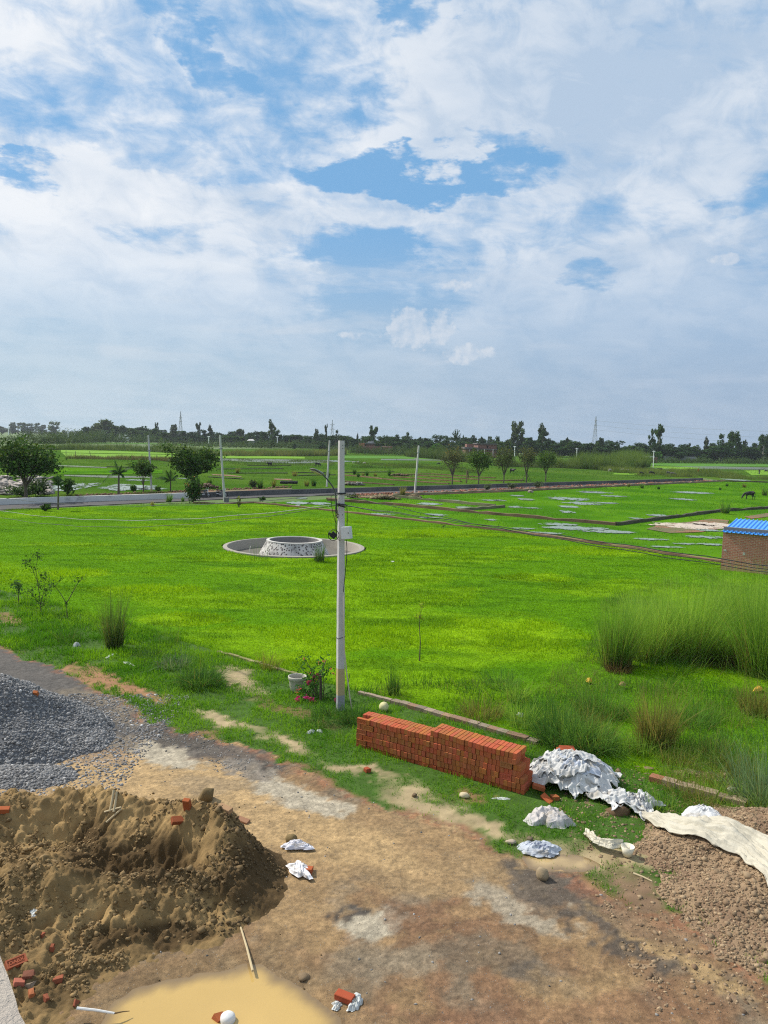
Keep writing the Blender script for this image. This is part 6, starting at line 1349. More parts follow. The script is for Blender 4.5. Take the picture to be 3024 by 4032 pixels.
for k, a in enumerate(((275, 1912, 230, 40, .50), (250, 1925, 130, 14, .40), (500, 1918, 260, 26, .46), (600, 1922, 120, 8, .4), (540, 1889, 120, 6, .5), (480, 1906, 70, 5, .4), (720, 1882, 60, 4, .5), (60, 1905, 260, 36, .50),
        (1178, 1978, 90, 9, .25), (1255, 1980, 80, 9, .25), (1185, 1959, 40, 5, .2), (1172, 1987, 16, 4, .1), (1690, 1982, 110, 10, .42), (1830, 1997, 55, 8, .1), (1715, 2024, 90, 9, .42), (1700, 2036, 90, 5, .4), (1785, 1968, 60, 5, .45), (1930, 1968, 90, 6, .42), (1935, 2044, 50, 8, .45),
        (2037, 1950, 40, 4, .1), (2070, 1964, 46, 6, .1), (1965, 1968, 50, 6, .35), (2030, 1994, 70, 10, .5), (2090, 1998, 90, 6, .5), (2240, 1962, 160, 16, .48), (2290, 1980, 140, 12, .44), (2240, 1993, 56, 6, .05), (2230, 2013, 60, 12, .48), (2340, 1937, 110, 7, .38), (2330, 1934, 90, 4, .4), (2420, 1952, 120, 6, .5), (2380, 1978, 110, 6, .46),
        (2730, 1938, 120, 8, .42), (2690, 1964, 80, 7, .42), (2590, 2027, 90, 10, .46), (2500, 2038, 60, 6, .5), (2260, 2076, 260, 16, .42), (2400, 2090, 200, 12, .38), (2200, 2062, 160, 12, .46), (2150, 2096, 200, 10, .5), (2560, 2120, 160, 10, .48), (2790, 2085, 120, 8, .42), (2780, 2112, 150, 12, .46), (2800, 2140, 110, 10, .46), (2060, 2078, 120, 8, .5), (2895, 1888, 60, 5, .3), (1340, 1815, 90, 5, .4), (1000, 1814, 60, 4, .35), (1130, 1819, 120, 5, .45), (1500, 2022, 140, 8, .52), (1560, 2042, 160, 8, .52), (2700, 2138, 120, 8, .5), (2620, 2150, 160, 8, .5))): water(*a, seed=k)
M_salt = surf('pale_silt', (0.50, 0.42, 0.34), scale=.6, var=.2, bump=0, coords='Position')
def patch(cx, cy, wpx, hpx, thr, seed, mat, z=-0.045):
    global M_flood
    s_ = M_flood; M_flood = mat; water(cx, cy, wpx, hpx, thr, seed, z); M_flood = s_
patch(2700, 2068, 260, 22, .40, 201, M_salt); patch(2800, 2062, 140, 14, .3, 202, M_salt)
# ---- dumped slabs / sheets on the left behind the kerb wall: pale broken stones
q = np.random.default_rng(61); n = 260; px_ = q.uniform(-40, 200, n); py_ = q.uniform(1878, 1946, n); P_ = np.array([G(a, b)[:] for a, b in zip(px_, py_)])
Vs, Fs_, Cs = stones(P_[:, 0], P_[:, 1], P_[:, 2], q.uniform(.25, .8, n), np.array((.33, .29, .255)) * q.uniform(.5, 1.25, (n, 1)), 62, flat=.25)
tag(np_mesh('rubble_spread', Vs, [Fs_], M_stone, col=Cs), 'spread of pale broken rubble behind the kerb wall at far left', 'rubble', kind='stuff')
# ---- kerb wall along the far road: whitewashed at left, dark beyond the motorcycles
def kerb(pts, hgt, wdt, lab, mat, topmat=None):
    P_ = [G(x, y) for (x, y) in pts]; mb = MB(); V = []; n = len(P_)
    for i, p in enumerate(P_):
        d = (P_[min(i + 1, n - 1)] - P_[max(i - 1, 0)]).normalized(); s_ = Vector((-d.y, d.x, 0)) * wdt
        for (o_, z) in ((Vector(), -.15), (Vector(), hgt), (s_, hgt), (s_, -.15)): V.append(Vector((p.x, p.y, z)) + o_)
    Fc = [(i * 4 + k, (i + 1) * 4 + k, (i + 1) * 4 + (k + 1) % 4, i * 4 + (k + 1) % 4) for i in range(n - 1) for k in range(4)] + [(3, 2, 1, 0), tuple((n - 1) * 4 + k for k in range(4))]
    mb.add(V, Fc); o = mb.build('kerb_wall', mat, loc=tuple(P_[0])); bm = bmesh.new(); bm.from_mesh(o.data); bmesh.ops.recalc_face_normals(bm, faces=bm.faces); bm.to_mesh(o.data); bm.free()
    return tag(o, lab, 'kerb wall', 'kerb walls of the far road')
def lerp_pts(a, b, n): return [(a[0] + (b[0] - a[0]) * k / n, a[1] + (b[1] - a[1]) * k / n) for k in range(n + 1)]
kerb(lerp_pts((-1200, 2024), (0, 1985), 6)[:-1] + lerp_pts((0, 1985), (780, 1957), 10), .46, .30, 'whitewashed low kerb wall at left of the far road', surf('whitewash', (0.64, 0.63, 0.60), rgb2=(0.16, 0.17, 0.17), scale=.9, mscale=.25, var=.25, bump=.2, lo=.56, hi=.7, coords='Position'))
kerb(lerp_pts((783, 1957), (1000, 1948), 4)[:-1] + lerp_pts((1000, 1948), (2768, 1891), 22), .46, .30, 'dark grey low kerb wall along the far road', surf('dark_kerb', (0.085, 0.085, 0.085), rgb2=(0.14, 0.135, 0.13), scale=.9, mscale=.3, var=.3, bump=.2, coords='Position'))
# ---- low plot walls (single courses of mortared brick)
PWG = 'low brick plot borders'
def plotwall(pts, h, w_, lab, col, seed=0, group=PWG):
    P_ = [G(x, y) for (x, y) in pts]; mb = MB(); r2 = random.Random(seed); path = []
    for a, b in zip(P_[:-1], P_[1:]):
        n = max(2, int((b - a).length / 0.9)); path += [a.lerp(b, k / n) for k in range(n)]
    path.append(P_[-1]); V = []; Cc = []; n = len(path)
    for i, p in enumerate(path):
        d = (path[min(i + 1, n - 1)] - path[max(i - 1, 0)]).normalized(); s_ = Vector((-d.y, d.x, 0)); hh = h * r2.uniform(.70, 1.1) * (.35 if r2.random() < .06 else 1); j = r2.uniform(-.03, .03); sh = r2.uniform(.7, 1.2)
        for (u, z) in ((-.55, -.2), (-.5, hh * .92), (.5, hh), (.55, -.2)): V.append((p.x + s_.x * (w_ * u + j), p.y + s_.y * (w_ * u + j), z)); Cc.append(tuple(v * sh for v in col))
    mb.add(V, [(i * 4 + k, i * 4 + (k + 1) % 4, (i + 1) * 4 + (k + 1) % 4, (i + 1) * 4 + k) for i in range(n - 1) for k in range(4)] + [(3, 2, 1, 0), tuple((n - 1) * 4 + k for k in range(4))]); mb.c = Cc
    o = mb.build('plot_border', M_edge, loc=tuple(P_[0])); bm = bmesh.new(); bm.from_mesh(o.data); bmesh.ops.recalc_face_normals(bm, faces=bm.faces); bm.to_mesh(o.data); bm.free()
    return tag(o, lab, 'plot border', group)
BRC = (.22, .13, .08); OLV = (.17, .16, .09)
plotwall([(760, 1981), (895, 1984), (1000, 1981), (1325, 2014), (2000, 2093), (2420, 2148), (2840, 2215)], .16, .22, 'long brick border between bright lawn and wet plots', BRC, 1)
plotwall([(1550, 1954), (1950, 1993)], .20, .22, 'plot border slanting from the road wall beside the far right pole', OLV, 2)
plotwall([(1290, 1968), (1550, 1986), (1950, 2024), (2000, 2028), (2425, 2065)], .19, .24, 'plot border running to the front corner of the big wet plot', (.19, .12, .07), 3)
plotwall([(1801, 2008), (1986, 1995)], .18, .22, 'short plot border joining two slanting borders', OLV, 4)
plotwall([(1550, 1950), (1950, 1935), (2000, 1934), (2840, 1894)], .24, .24, 'straight plot border parallel to the far road', (.24, .19, .12), 5)
plotwall([(2425, 2065), (2850, 2010), (3060, 1998)], .22, .24, 'dark plot border from the front corner towards the hut', (.085, .08, .05), 6)
plotwall([(1287, 1963), (1391, 1972)], .14, .22, 'short plot border stub just right of the near pole', BRC, 7)
plotwall([(2840, 1894), (3060, 1900)], .2, .24, 'plot border along the far right end of the wet plot', (.10, .09, .05), 8)
BND = 'earth bunds across the grazed fields'
for k, (pts, c_, lab) in enumerate((([(1598, 1867), (1695, 1865), (1950, 1881)], (.17, .09, .05), 'earth bund passing behind the leftmost of the five roadside trees'), ([(1550, 1876), (1815, 1895)], (.20, .10, .055), 'reddish bund ending near the leaning stakes'), ([(1550, 1889), (1767, 1904)], (.20, .11, .06), 'reddish bund nearest the dark kerb wall'), ([(1634, 1870), (1950, 1892), (2060, 1890)], (.19, .10, .055), 'reddish bund crossing behind three roadside trees'),
        ([(1357, 1860), (1550, 1857)], (.06, .07, .03), 'dark bund right of the near pole top'), ([(1357, 1870), (1420, 1875), (1550, 1889)], (.18, .10, .055), 'reddish bund right of the near pole'), ([(1150, 1860), (1283, 1860)], (.06, .07, .03), 'dark bund behind the lamp head'), ([(1174, 1871), (1319, 1869)], (.06, .07, .03), 'dark bund below the lamp head'), ([(1357, 1894), (1550, 1908)], (.17, .10, .055), 'reddish bund behind the kerb wall near the pole'),
        ([(974, 1832), (1145, 1832)], (.06, .07, .03), 'dark bund at the feet of the grazing buffaloes'), ([(854, 1846), (1112, 1845)], (.06, .07, .03), 'dark bund right of the leaning concrete pole'), ([(895, 1862), (1131, 1862)], (.05, .06, .03), 'dark straight bund left of the lamp head'), ([(822, 1877), (955, 1885)], (.06, .08, .03), 'dark bund under the red soil strip'), ([(420, 1837), (620, 1842)], (.08, .09, .04), 'bund beyond the small palms'))):
    plotwall(pts, .07, .45, lab, c_, 20 + k, BND)

# ================================================================== TREES
M_crown = leaf('tree_leaf', transl=0.30, rough=0.6)
M_trunk = surf('tree_trunk', (0.11, 0.09, 0.07), scale=4, var=0.3, bump=0.3)
M_trunkp = surf('pale_trunk', (0.36, 0.33, 0.28), scale=4, var=0.2, bump=0.2)
def vase_tree(p, hgt, crown_w, z_c0, lab, seed, col, nleaf=2600, lsize=.17, nl=6, group=None, fork=.22, shape=1.0, bare=0.0, name='roadside_tree', tr=.10):
    """short trunk that forks into rising limbs, crown of leaf cards"""
    t = thing(name, lab, 'tree', tuple(p), group=group); q = random.Random(seed); qn = np.random.default_rng(seed); p = Vector(p); mb = MB(); tips = []
    zf = hgt * fork; mb.tube([p + Vector((0, 0, -.1)), p + Vector((.03, 0, zf * .5)), p + Vector((0, 0, zf))], [tr * 1.25, tr, tr * .95], 8)
    for k in range(nl):
        a = 2 * math.pi * k / nl + q.uniform(-.3, .3); rr_ = crown_w * .5 * q.uniform(.45, .95); e = p + Vector((math.cos(a) * rr_, math.sin(a) * rr_ * .9, z_c0 + (hgt - z_c0) * q.uniform(.35, .85)))
        s_ = p + Vector((0, 0, zf * q.uniform(.75, 1))); m_ = s_.lerp(e, .5) + Vector((0, 0, .15 * hgt * q.uniform(.3, 1))); m1 = s_.lerp(m_, .5)
        mb.tube([s_, m1, m_, e], [tr * .55, tr * .45, tr * .3, tr * .12], 6); tips += [e, m_.lerp(e, .5)]
        for j in range(4):
            b0 = m1.lerp(e, q.uniform(.2, .9)); b1 = b0 + Vector((q.uniform(-1, 1) * crown_w * .25, q.uniform(-1, 1) * crown_w * .25, q.uniform(.05, .3) * hgt)); mb.tube([b0, b1], [tr * .22, tr * .08], 5); tips += [b1, b0.lerp(b1, .6)]
    mb.build('trunk', M_trunk, t)
    cz = (z_c0 + hgt) / 2; hz2 = (hgt - z_c0) / 2; ncl = 46
    u = qn.normal(0, 1, (ncl, 3)); u /= np.linalg.norm(u, axis=1)[:, None]; rad_ = qn.uniform(.35, 1.0, (ncl, 1)) ** .6; cc = u * rad_ * np.array((crown_w * .46, crown_w * .44, hz2 * .92))
    w_ = 1.0 - .30 * shape * np.clip(-cc[:, 2] / hz2, 0, 1); cc[:, :2] *= w_[:, None]
    cen = np.concatenate([cc + np.array((p.x, p.y, p.z + cz)), np.array([v[:] for v in tips])]); sh = qn.uniform(.6, 1.35, len(cen))
    ix = qn.integers(0, len(cen), nleaf); pts = cen[ix] + qn.normal(0, 1, (nleaf, 3)) * np.array((crown_w * .075, crown_w * .075, hgt * .05))
    if bare: 
        keep_ = (pts[:, 2] - p.z - z_c0) / (hgt - z_c0) + qn.uniform(0, 1, nleaf) * 1.2 > bare; pts = pts[keep_]; ix = ix[keep_]
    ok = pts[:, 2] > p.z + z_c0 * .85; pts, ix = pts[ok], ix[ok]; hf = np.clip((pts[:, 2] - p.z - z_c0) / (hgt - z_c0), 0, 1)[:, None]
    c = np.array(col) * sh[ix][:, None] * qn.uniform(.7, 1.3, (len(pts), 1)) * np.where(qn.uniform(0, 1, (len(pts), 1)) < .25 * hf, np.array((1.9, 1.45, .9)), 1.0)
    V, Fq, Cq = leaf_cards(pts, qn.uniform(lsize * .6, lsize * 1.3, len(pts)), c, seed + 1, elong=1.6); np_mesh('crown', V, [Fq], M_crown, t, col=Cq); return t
RT = 'roadside trees'
def mpx(p): return (p.y * CP + CAMH * SP) / FPX               # metres per photo pixel at a ground point
def roadtree(bx, by, ytop, ycr, wpx, lab, seed, col, **kw):
    p = G(bx, by); k = mpx(p); return vase_tree(p, (by - ytop) * k, wpx * k, (by - ycr) * k, lab, seed, col, **kw)
DG = (.042, .095, .020); MG = (.060, .125, .028); BRG = (.105, .120, .060)
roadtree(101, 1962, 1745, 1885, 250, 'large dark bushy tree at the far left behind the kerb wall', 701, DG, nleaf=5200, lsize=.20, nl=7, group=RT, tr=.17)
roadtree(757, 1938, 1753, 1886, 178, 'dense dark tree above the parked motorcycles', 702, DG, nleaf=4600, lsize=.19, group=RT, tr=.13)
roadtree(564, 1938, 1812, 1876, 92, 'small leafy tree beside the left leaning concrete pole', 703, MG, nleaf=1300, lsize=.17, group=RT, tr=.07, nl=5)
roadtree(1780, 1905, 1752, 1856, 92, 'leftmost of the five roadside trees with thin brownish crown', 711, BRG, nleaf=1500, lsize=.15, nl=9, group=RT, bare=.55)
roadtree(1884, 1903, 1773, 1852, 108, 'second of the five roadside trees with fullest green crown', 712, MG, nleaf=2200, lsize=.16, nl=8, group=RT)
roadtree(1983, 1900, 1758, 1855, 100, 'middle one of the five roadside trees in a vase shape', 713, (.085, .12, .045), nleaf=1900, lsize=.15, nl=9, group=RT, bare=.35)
t_ = roadtree(2072, 1898, 1763, 1848, 88, 'fourth of the five roadside trees, propped by tripod stakes', 714, (.095, .125, .055), nleaf=1600, lsize=.15, nl=8, group=RT, bare=.4)
p = G(2072, 1898); mb = MB()
for (x, y) in ((2051, 1898), (2091, 1897), (2080, 1893)): mb.tube([G(x, y), AT(2073, 1860, p.y)], .045, 5)
mb.build('stakes', M_trunk, t_)
roadtree(2148, 1894, 1770, 1850, 88, 'rightmost of the five roadside trees', 715, MG, nleaf=1900, lsize=.15, nl=8, group=RT, bare=.25)
p = G(1836, 1903); mb = MB(); mb.tube([p, AT(1840, 1853, p.y)], .10, 6); mb.tube([AT(1842, 1854, p.y), AT(1846, 1884, p.y)], .07, 6); tag(mb.build('old_stump', surf('dry_stump', (.17, .12, .07)), loc=tuple(p)), 'bent brown dead stem between two roadside trees', 'dead stem')
# palms
def palm(bx, by, ytop, lab, seed, fronds, col, rad=.085):
    p = G(bx, by); k = mpx(p); t = thing('small_palm', lab, 'palm', tuple(p), group='young palms by the far road'); mb = MB(); top = AT(bx + 1, ytop, p.y); mb.tube([p, p.lerp(top, .5), top], [rad * 1.3, rad, rad * .8], 7); mb.build('trunk', M_trunk, t); q = np.random.default_rng(seed)
    for (fx, fy, sag) in fronds:
        e = AT(fx, fy, p.y + q.uniform(-.8, .8)); m_ = top.lerp(e, .5) + Vector((0, 0, sag)); Vs = []; Fs = []; Cs = []
        rachis = [top * (1 - s) ** 2 + m_ * 2 * s * (1 - s) + e * s * s for s in np.linspace(0, 1, 26)]; mb2 = MB(); mb2.tube(rachis[::3] + [rachis[-1]], [.03] * len(rachis[::3]) + [.01], 4, col=col)
        for i in range(2, 26):
            a_ = rachis[i]; d_ = (rachis[min(i + 1, 25)] - rachis[i - 1]).normalized(); sd_ = d_.cross(Vector((0, 0, 1))); sd_ = sd_.normalized() if sd_.length > .05 else Vector((1, 0, 0)); ll = .62 * math.sin(math.pi * min(.95, .15 + i / 30))
            for sg in (-1, 1):
                tip = a_ + (sd_ * sg * .75 + d_ * .45 - Vector((0, 0, .55))) * ll; mb2.add([a_ - d_ * .035, a_ + d_ * .035, tip], [(0, 1, 2)], tuple(v * q.uniform(.7, 1.3) for v in col))
        mb2.build('frond', M_crown, t)
    return t
PC = (.055, .125, .03)
palm(467, 1948, 1868, 'largest young palm with spreading fronds by the kerb wall', 721, ((522, 1842, .5), (405, 1900, .9), (452, 1812, .2), (500, 1852, .4), (430, 1856, .5), (478, 1832, .2), (490, 1880, .4), (446, 1850, .3)), PC, .10)
palm(671, 1935, 1895, 'short young palm between two leafy trees', 722, ((610, 1885, .5), (655, 1852, .1), (690, 1890, .4), (628, 1878, .4), (672, 1850, .1), (648, 1900, .4), (700, 1870, .3)), PC, .07)
palm(229, 2006, 1912, 'thin young palm standing in front of the whitewashed kerb', 723, ((212, 1878, .2), (240, 1885, .3), (226, 1872, .2), (222, 1900, .3), (250, 1895, .3)), (.045, .10, .025), .07)
# shrubs by the far road
def shrub(bx, by, wpx, hpx, lab, seed, col, n=700, lsize=.13, group='shrubs by the far road', flowers=None, cat='shrub', name='shrub'):
    p = G(bx, by); k = mpx(p); t = thing(name, lab, cat, tuple(p), group=group); q = np.random.default_rng(seed); W_, H_ = wpx * k, hpx * k; mb = MB(); ends = []
    for j in range(7):
        e = Vector((p.x + q.uniform(-.4, .4) * W_, p.y + q.uniform(-.3, .3) * W_, p.z + H_ * q.uniform(.5, .95))); mb.tube([p, p.lerp(e, .5) + Vector((0, 0, .08 * H_)), e], [.03, .022, .01], 5); ends += [e[:], p.lerp(e, .6)[:]]
    mb.build('stems', M_trunk, t); ends = np.array(ends); ix = q.integers(0, len(ends), n); pts = ends[ix] + q.normal(0, 1, (n, 3)) * np.array((W_ * .13, W_ * .13, H_ * .14)); pts[:, 2] = np.maximum(pts[:, 2], .05)
    V, Fq, Cq = leaf_cards(pts, q.uniform(lsize * .6, lsize * 1.3, n), np.array(col) * q.uniform(.6, 1.4, (n, 1)), seed + 1); np_mesh('foliage', V, [Fq], M_crown, t, col=Cq)
    if flowers:
        f = pts[q.integers(0, n, 46)] + q.normal(0, .05, (46, 3)); f[:, 2] += .1; V, Fq, Cq = leaf_cards(f, .15, np.tile(np.array(flowers), (46, 1)), seed + 2, elong=1.1); np_mesh('flowers', V, [Fq], M_crown, t, col=Cq)
    return t
shrub(762, 1978, 66, 88, 'tall dark shrub with orange flowers in front of the motorcycles', 731, (.05, .11, .025), 1500, .14, flowers=(.62, .22, .06))
shrub(265, 1948, 50, 56, 'young broad leaved shrub behind the whitewashed kerb', 732, (.06, .13, .03), 260, .22)
shrub(525, 1937, 26, 22, 'small round bush behind the kerb right of the largest palm', 733, (.045, .105, .02), 360)
shrub(622, 1934, 24, 16, 'small round bush behind the kerb left of the short palm', 734, (.05, .11, .025), 260)
shrub(178, 2012, 34, 24, 'small dark bush at the lawn edge near the thin palm', 735, (.045, .10, .02), 300)
shrub(995, 1922, 28, 30, 'grey green bush behind the dark kerb wall', 736, (.085, .12, .05), 360)
shrub(2015, 1926, 40, 22, 'grey green bush on the soil strip below the middle roadside tree', 737, (.085, .125, .06), 320); shrub(2110, 1922, 50, 26, 'grey green bush on the soil strip below the rightmost roadside tree', 738, (.08, .12, .06), 380)
shrub(1915, 1930, 30, 22, 'grey green bush on the soil strip below the second roadside tree', 739, (.10, .14, .08), 260); shrub(90, 1955, 120, 40, 'low bushes around the foot of the large left tree', 740, (.05, .10, .03), 900); shrub(150, 1950, 80, 62, 'bushy weeds right of the large left tree', 741, (.05, .095, .03), 900)
shrub(940, 2000, 20, 40, 'thin seedling with yellow leaves by the far road', 742, (.16, .19, .04), 60); shrub(1035, 1975, 30, 16, 'low bush at the road edge left of the lamp', 743, (.05, .11, .03), 200); shrub(1390, 1962, 60, 16, 'low weeds at the road edge right of the pole', 744, (.09, .11, .04), 200)
# reed tufts beyond and along the far road
def tuft(bx, by, hpx, wpx, lab, seed, cols=GD, n=130, group='reed tufts near the far road', straw=.12):
    p = G(bx, by); k = mpx(p); return clump(p, n, wpx * k * .3, hpx * k, .03 + k * 1.1, .22, cols, seed, lab, group, 'reed_tuft', 'reed tuft', straw=straw, segs=3)
for k, a in enumerate(((1025, 1923, 46, 26, 'dark reed tuft behind the kerb left of the tyre', GD), (1078, 1918, 38, 14, 'yellowish reed tuft beside the black tyres', GY), (1208, 1914, 28, 26, 'yellow green reed tuft left of the thin pole', GY), (1235, 1914, 42, 24, 'dark reed tuft left of the thin pole', GD), (1290, 1880, 40, 20, 'dark reed tuft behind the near pole', GD), (1395, 1868, 26, 12, 'small reed tuft right of the pole shaft', GD), (1410, 1878, 22, 12, 'second small reed tuft right of the pole shaft', GD), (1445, 1873, 22, 12, 'dark small tuft before the tall straight tuft', GD), (1533, 1873, 32, 14, 'tall straight reed tuft in the grazed field', GD), (1430, 1872, 12, 16, 'straw tuft in the grazed field', GY), (1478, 1875, 14, 16, 'brown tuft in the grazed field', GY), (1160, 1874, 22, 26, 'brownish tuft behind the lamp head', GY),
        (777, 1905, 30, 30, 'reed tuft right of the motorcycle tree', GD), (825, 1903, 28, 34, 'pale reed tuft beside the motorcycle tree', GB), (1585, 1951, 40, 24, 'straw reed tuft at the road edge left of the far right pole', GY), (2528, 1922, 22, 18, 'green tuft on the plot border', GB), (2475, 1916, 14, 14, 'brown tuft on the plot border', GY), (2593, 1926, 14, 12, 'small tuft inside the wet plot', GD), (2862, 1914, 12, 14, 'small green tuft in the wet plot at right', GD), (2835, 1928, 10, 12, 'dark small tuft in the wet plot', GD), (2930, 1918, 16, 20, 'low tuft in the wet plot near the black buffalo', GY), (2855, 2020, 60, 50, 'wispy yellow reeds behind the blue roof', GB), (3010, 1950, 36, 30, 'yellow green reeds at the right edge of the wet plot', GB), (665, 1977, 40, 30, 'reed tuft in front of the whitewashed kerb', GB), (935, 1863, 24, 16, 'leaning straw sheaf in the grazed field', GY), (720, 1975, 22, 12, 'thin tuft left of the orange flowered shrub', GB), (1080, 1985, 12, 22, 'low tuft at the lawn border', GB), (600, 1995, 24, 12, 'stick like tuft by the far road at left', GY))): tuft(*a[:5], 750 + k, a[5])
# black rubber pipe / tyres
p = G(1105, 1908); k_ = mpx(p); mb = MB()
for (x0_, x1_, yy) in ((1103, 1136, 0), (1137, 1172, 0.1)):
    a, b = AT(x0_, 1899, p.y + yy), AT(x1_, 1899 + 1, p.y + yy); r_ = 6 * k_; d_ = (b - a); mb.tube([a, a + d_ * .08, a + d_ * .5, a + d_ * .92, b], [r_ * .85, r_, r_ * 1.02, r_, r_ * .85], 14)
tag(mb.build('rubber_drum', M_black, loc=tuple(p)), 'two black drums lying end to end in the field', 'drum')
# debris mounds
def mound(cx, cy, wpx, hpx, lab, seed, col, group='heaps of earth and cut weeds'):
    p = G(cx, cy); k = mpx(p); q = np.random.default_rng(seed); n = 160; x = p.x + q.normal(0, .28, n) * wpx * k; y = p.y + q.normal(0, .2, n) * wpx * k; h = np.maximum(0, 1 - ((x - p.x) / (wpx * k * .6)) ** 2) * hpx * k * .8 * q.uniform(.2, 1, n)
    Vs, Fs_, Cs = stones(x, y, h, q.uniform(.08, .30, n), np.array(col) * q.uniform(.5, 1.4, (n, 1)), seed, flat=.6); return tag(np_mesh('earth_heap', Vs, [Fs_], M_stone, col=Cs, loc=tuple(p)), lab, 'earth heap', group)
mound(1515, 1962, 80, 12, 'heap of cut weeds beside the far road right of the pole', 771, (.17, .13, .07)); mound(1380, 1908, 40, 10, 'grey earth heap behind the kerb near the pole', 772, (.19, .17, .14)); mound(1412, 1908, 30, 8, 'second grey earth heap behind the kerb near the pole', 773, (.2, .19, .17)); mound(1575, 1872, 60, 8, 'earthy lump with weeds in the grazed field', 774, (.13, .09, .05)); mound(810, 1918, 90, 14, 'brown earth bank behind the motorcycles', 775, (.13, .08, .05)); mound(2090, 1937, 8, 3, 'small pile on the plot border', 776, (.3, .25, .2)); mound(1635, 1956, 30, 6, 'low earth heap beside the far right pole', 777, (.13, .10, .05))
# far concrete poles
def farpole(bx, by, tx, ty, lab, yellow=False, wpx=7.5, clampz=.78):
    p = G(bx, by); k = mpx(p); t = thing('concrete_pole', lab, 'utility pole', tuple(p), group='plain concrete poles by the far road'); top = AT(tx, ty, p.y); mb = MB(); V = []; zz = (0, .055, .06, .3, .6, 1.0)
    for f_ in zz:
        c = p.lerp(top, f_) if f_ else p - Vector((0, 0, .3)); hw = wpx * k * (.62 - .14 * f_); hd_ = .09
        for (x, y) in ((-hw, -hd_), (hw, -hd_), (hw, hd_), (-hw, hd_)): V.append(c + Matrix.Rotation(R(20), 3, 'Z') @ Vector((x * .8, y, 0)))
    mb.add(V, [(3, 2, 1, 0)] + [(i * 4 + j, i * 4 + (j + 1) % 4, (i + 1) * 4 + (j + 1) % 4, (i + 1) * 4 + j) for i in range(5) for j in range(4)] + [(20, 21, 22, 23)])
    mb.c = [((.50, .42, .20) if (yellow and i < 2) else (.50, .49, .48)) for i in range(6) for j in range(4)]; mb.build('shaft', M_conc, t)
    c = p.lerp(top, clampz); r_ = wpx * k * .62; mb = MB(); mb.tube([c + Vector((-r_ * 1.6, -.1, 0)), c + Vector((r_ * 1.6, -.1, .02))], .035, 6); mb.tube([c + Vector((-r_, -.12, -.03)), c + Vector((-r_, .12, -.03))], .03, 5); mb.build('clamp', M_steel, t); return t
farpole(597, 1936, 584, 1713, 'plain concrete pole behind the whitewashed kerb', True, clampz=.73)
t_ = farpole(884, 1968, 866, 1712, 'leaning concrete pole beside the motorcycles', wpx=8.5, clampz=.79)
p = G(892, 1976); mb = MB(); mb.box((p.x, p.y, .22), (.42, .40, .48), col=(.16, .16, .16)); tag(mb.build('concrete_block', M_conc, loc=tuple(p), bevel=.02), 'dark concrete block at the foot of the leaning pole', 'block')
farpole(1287, 1914, 1298, 1734, 'thin concrete pole seen left of the near pole', wpx=6.5, clampz=.77); farpole(1633, 1943, 1649, 1754, 'leaning concrete pole on the soil strip right of the near pole', wpx=6.5, clampz=.85)

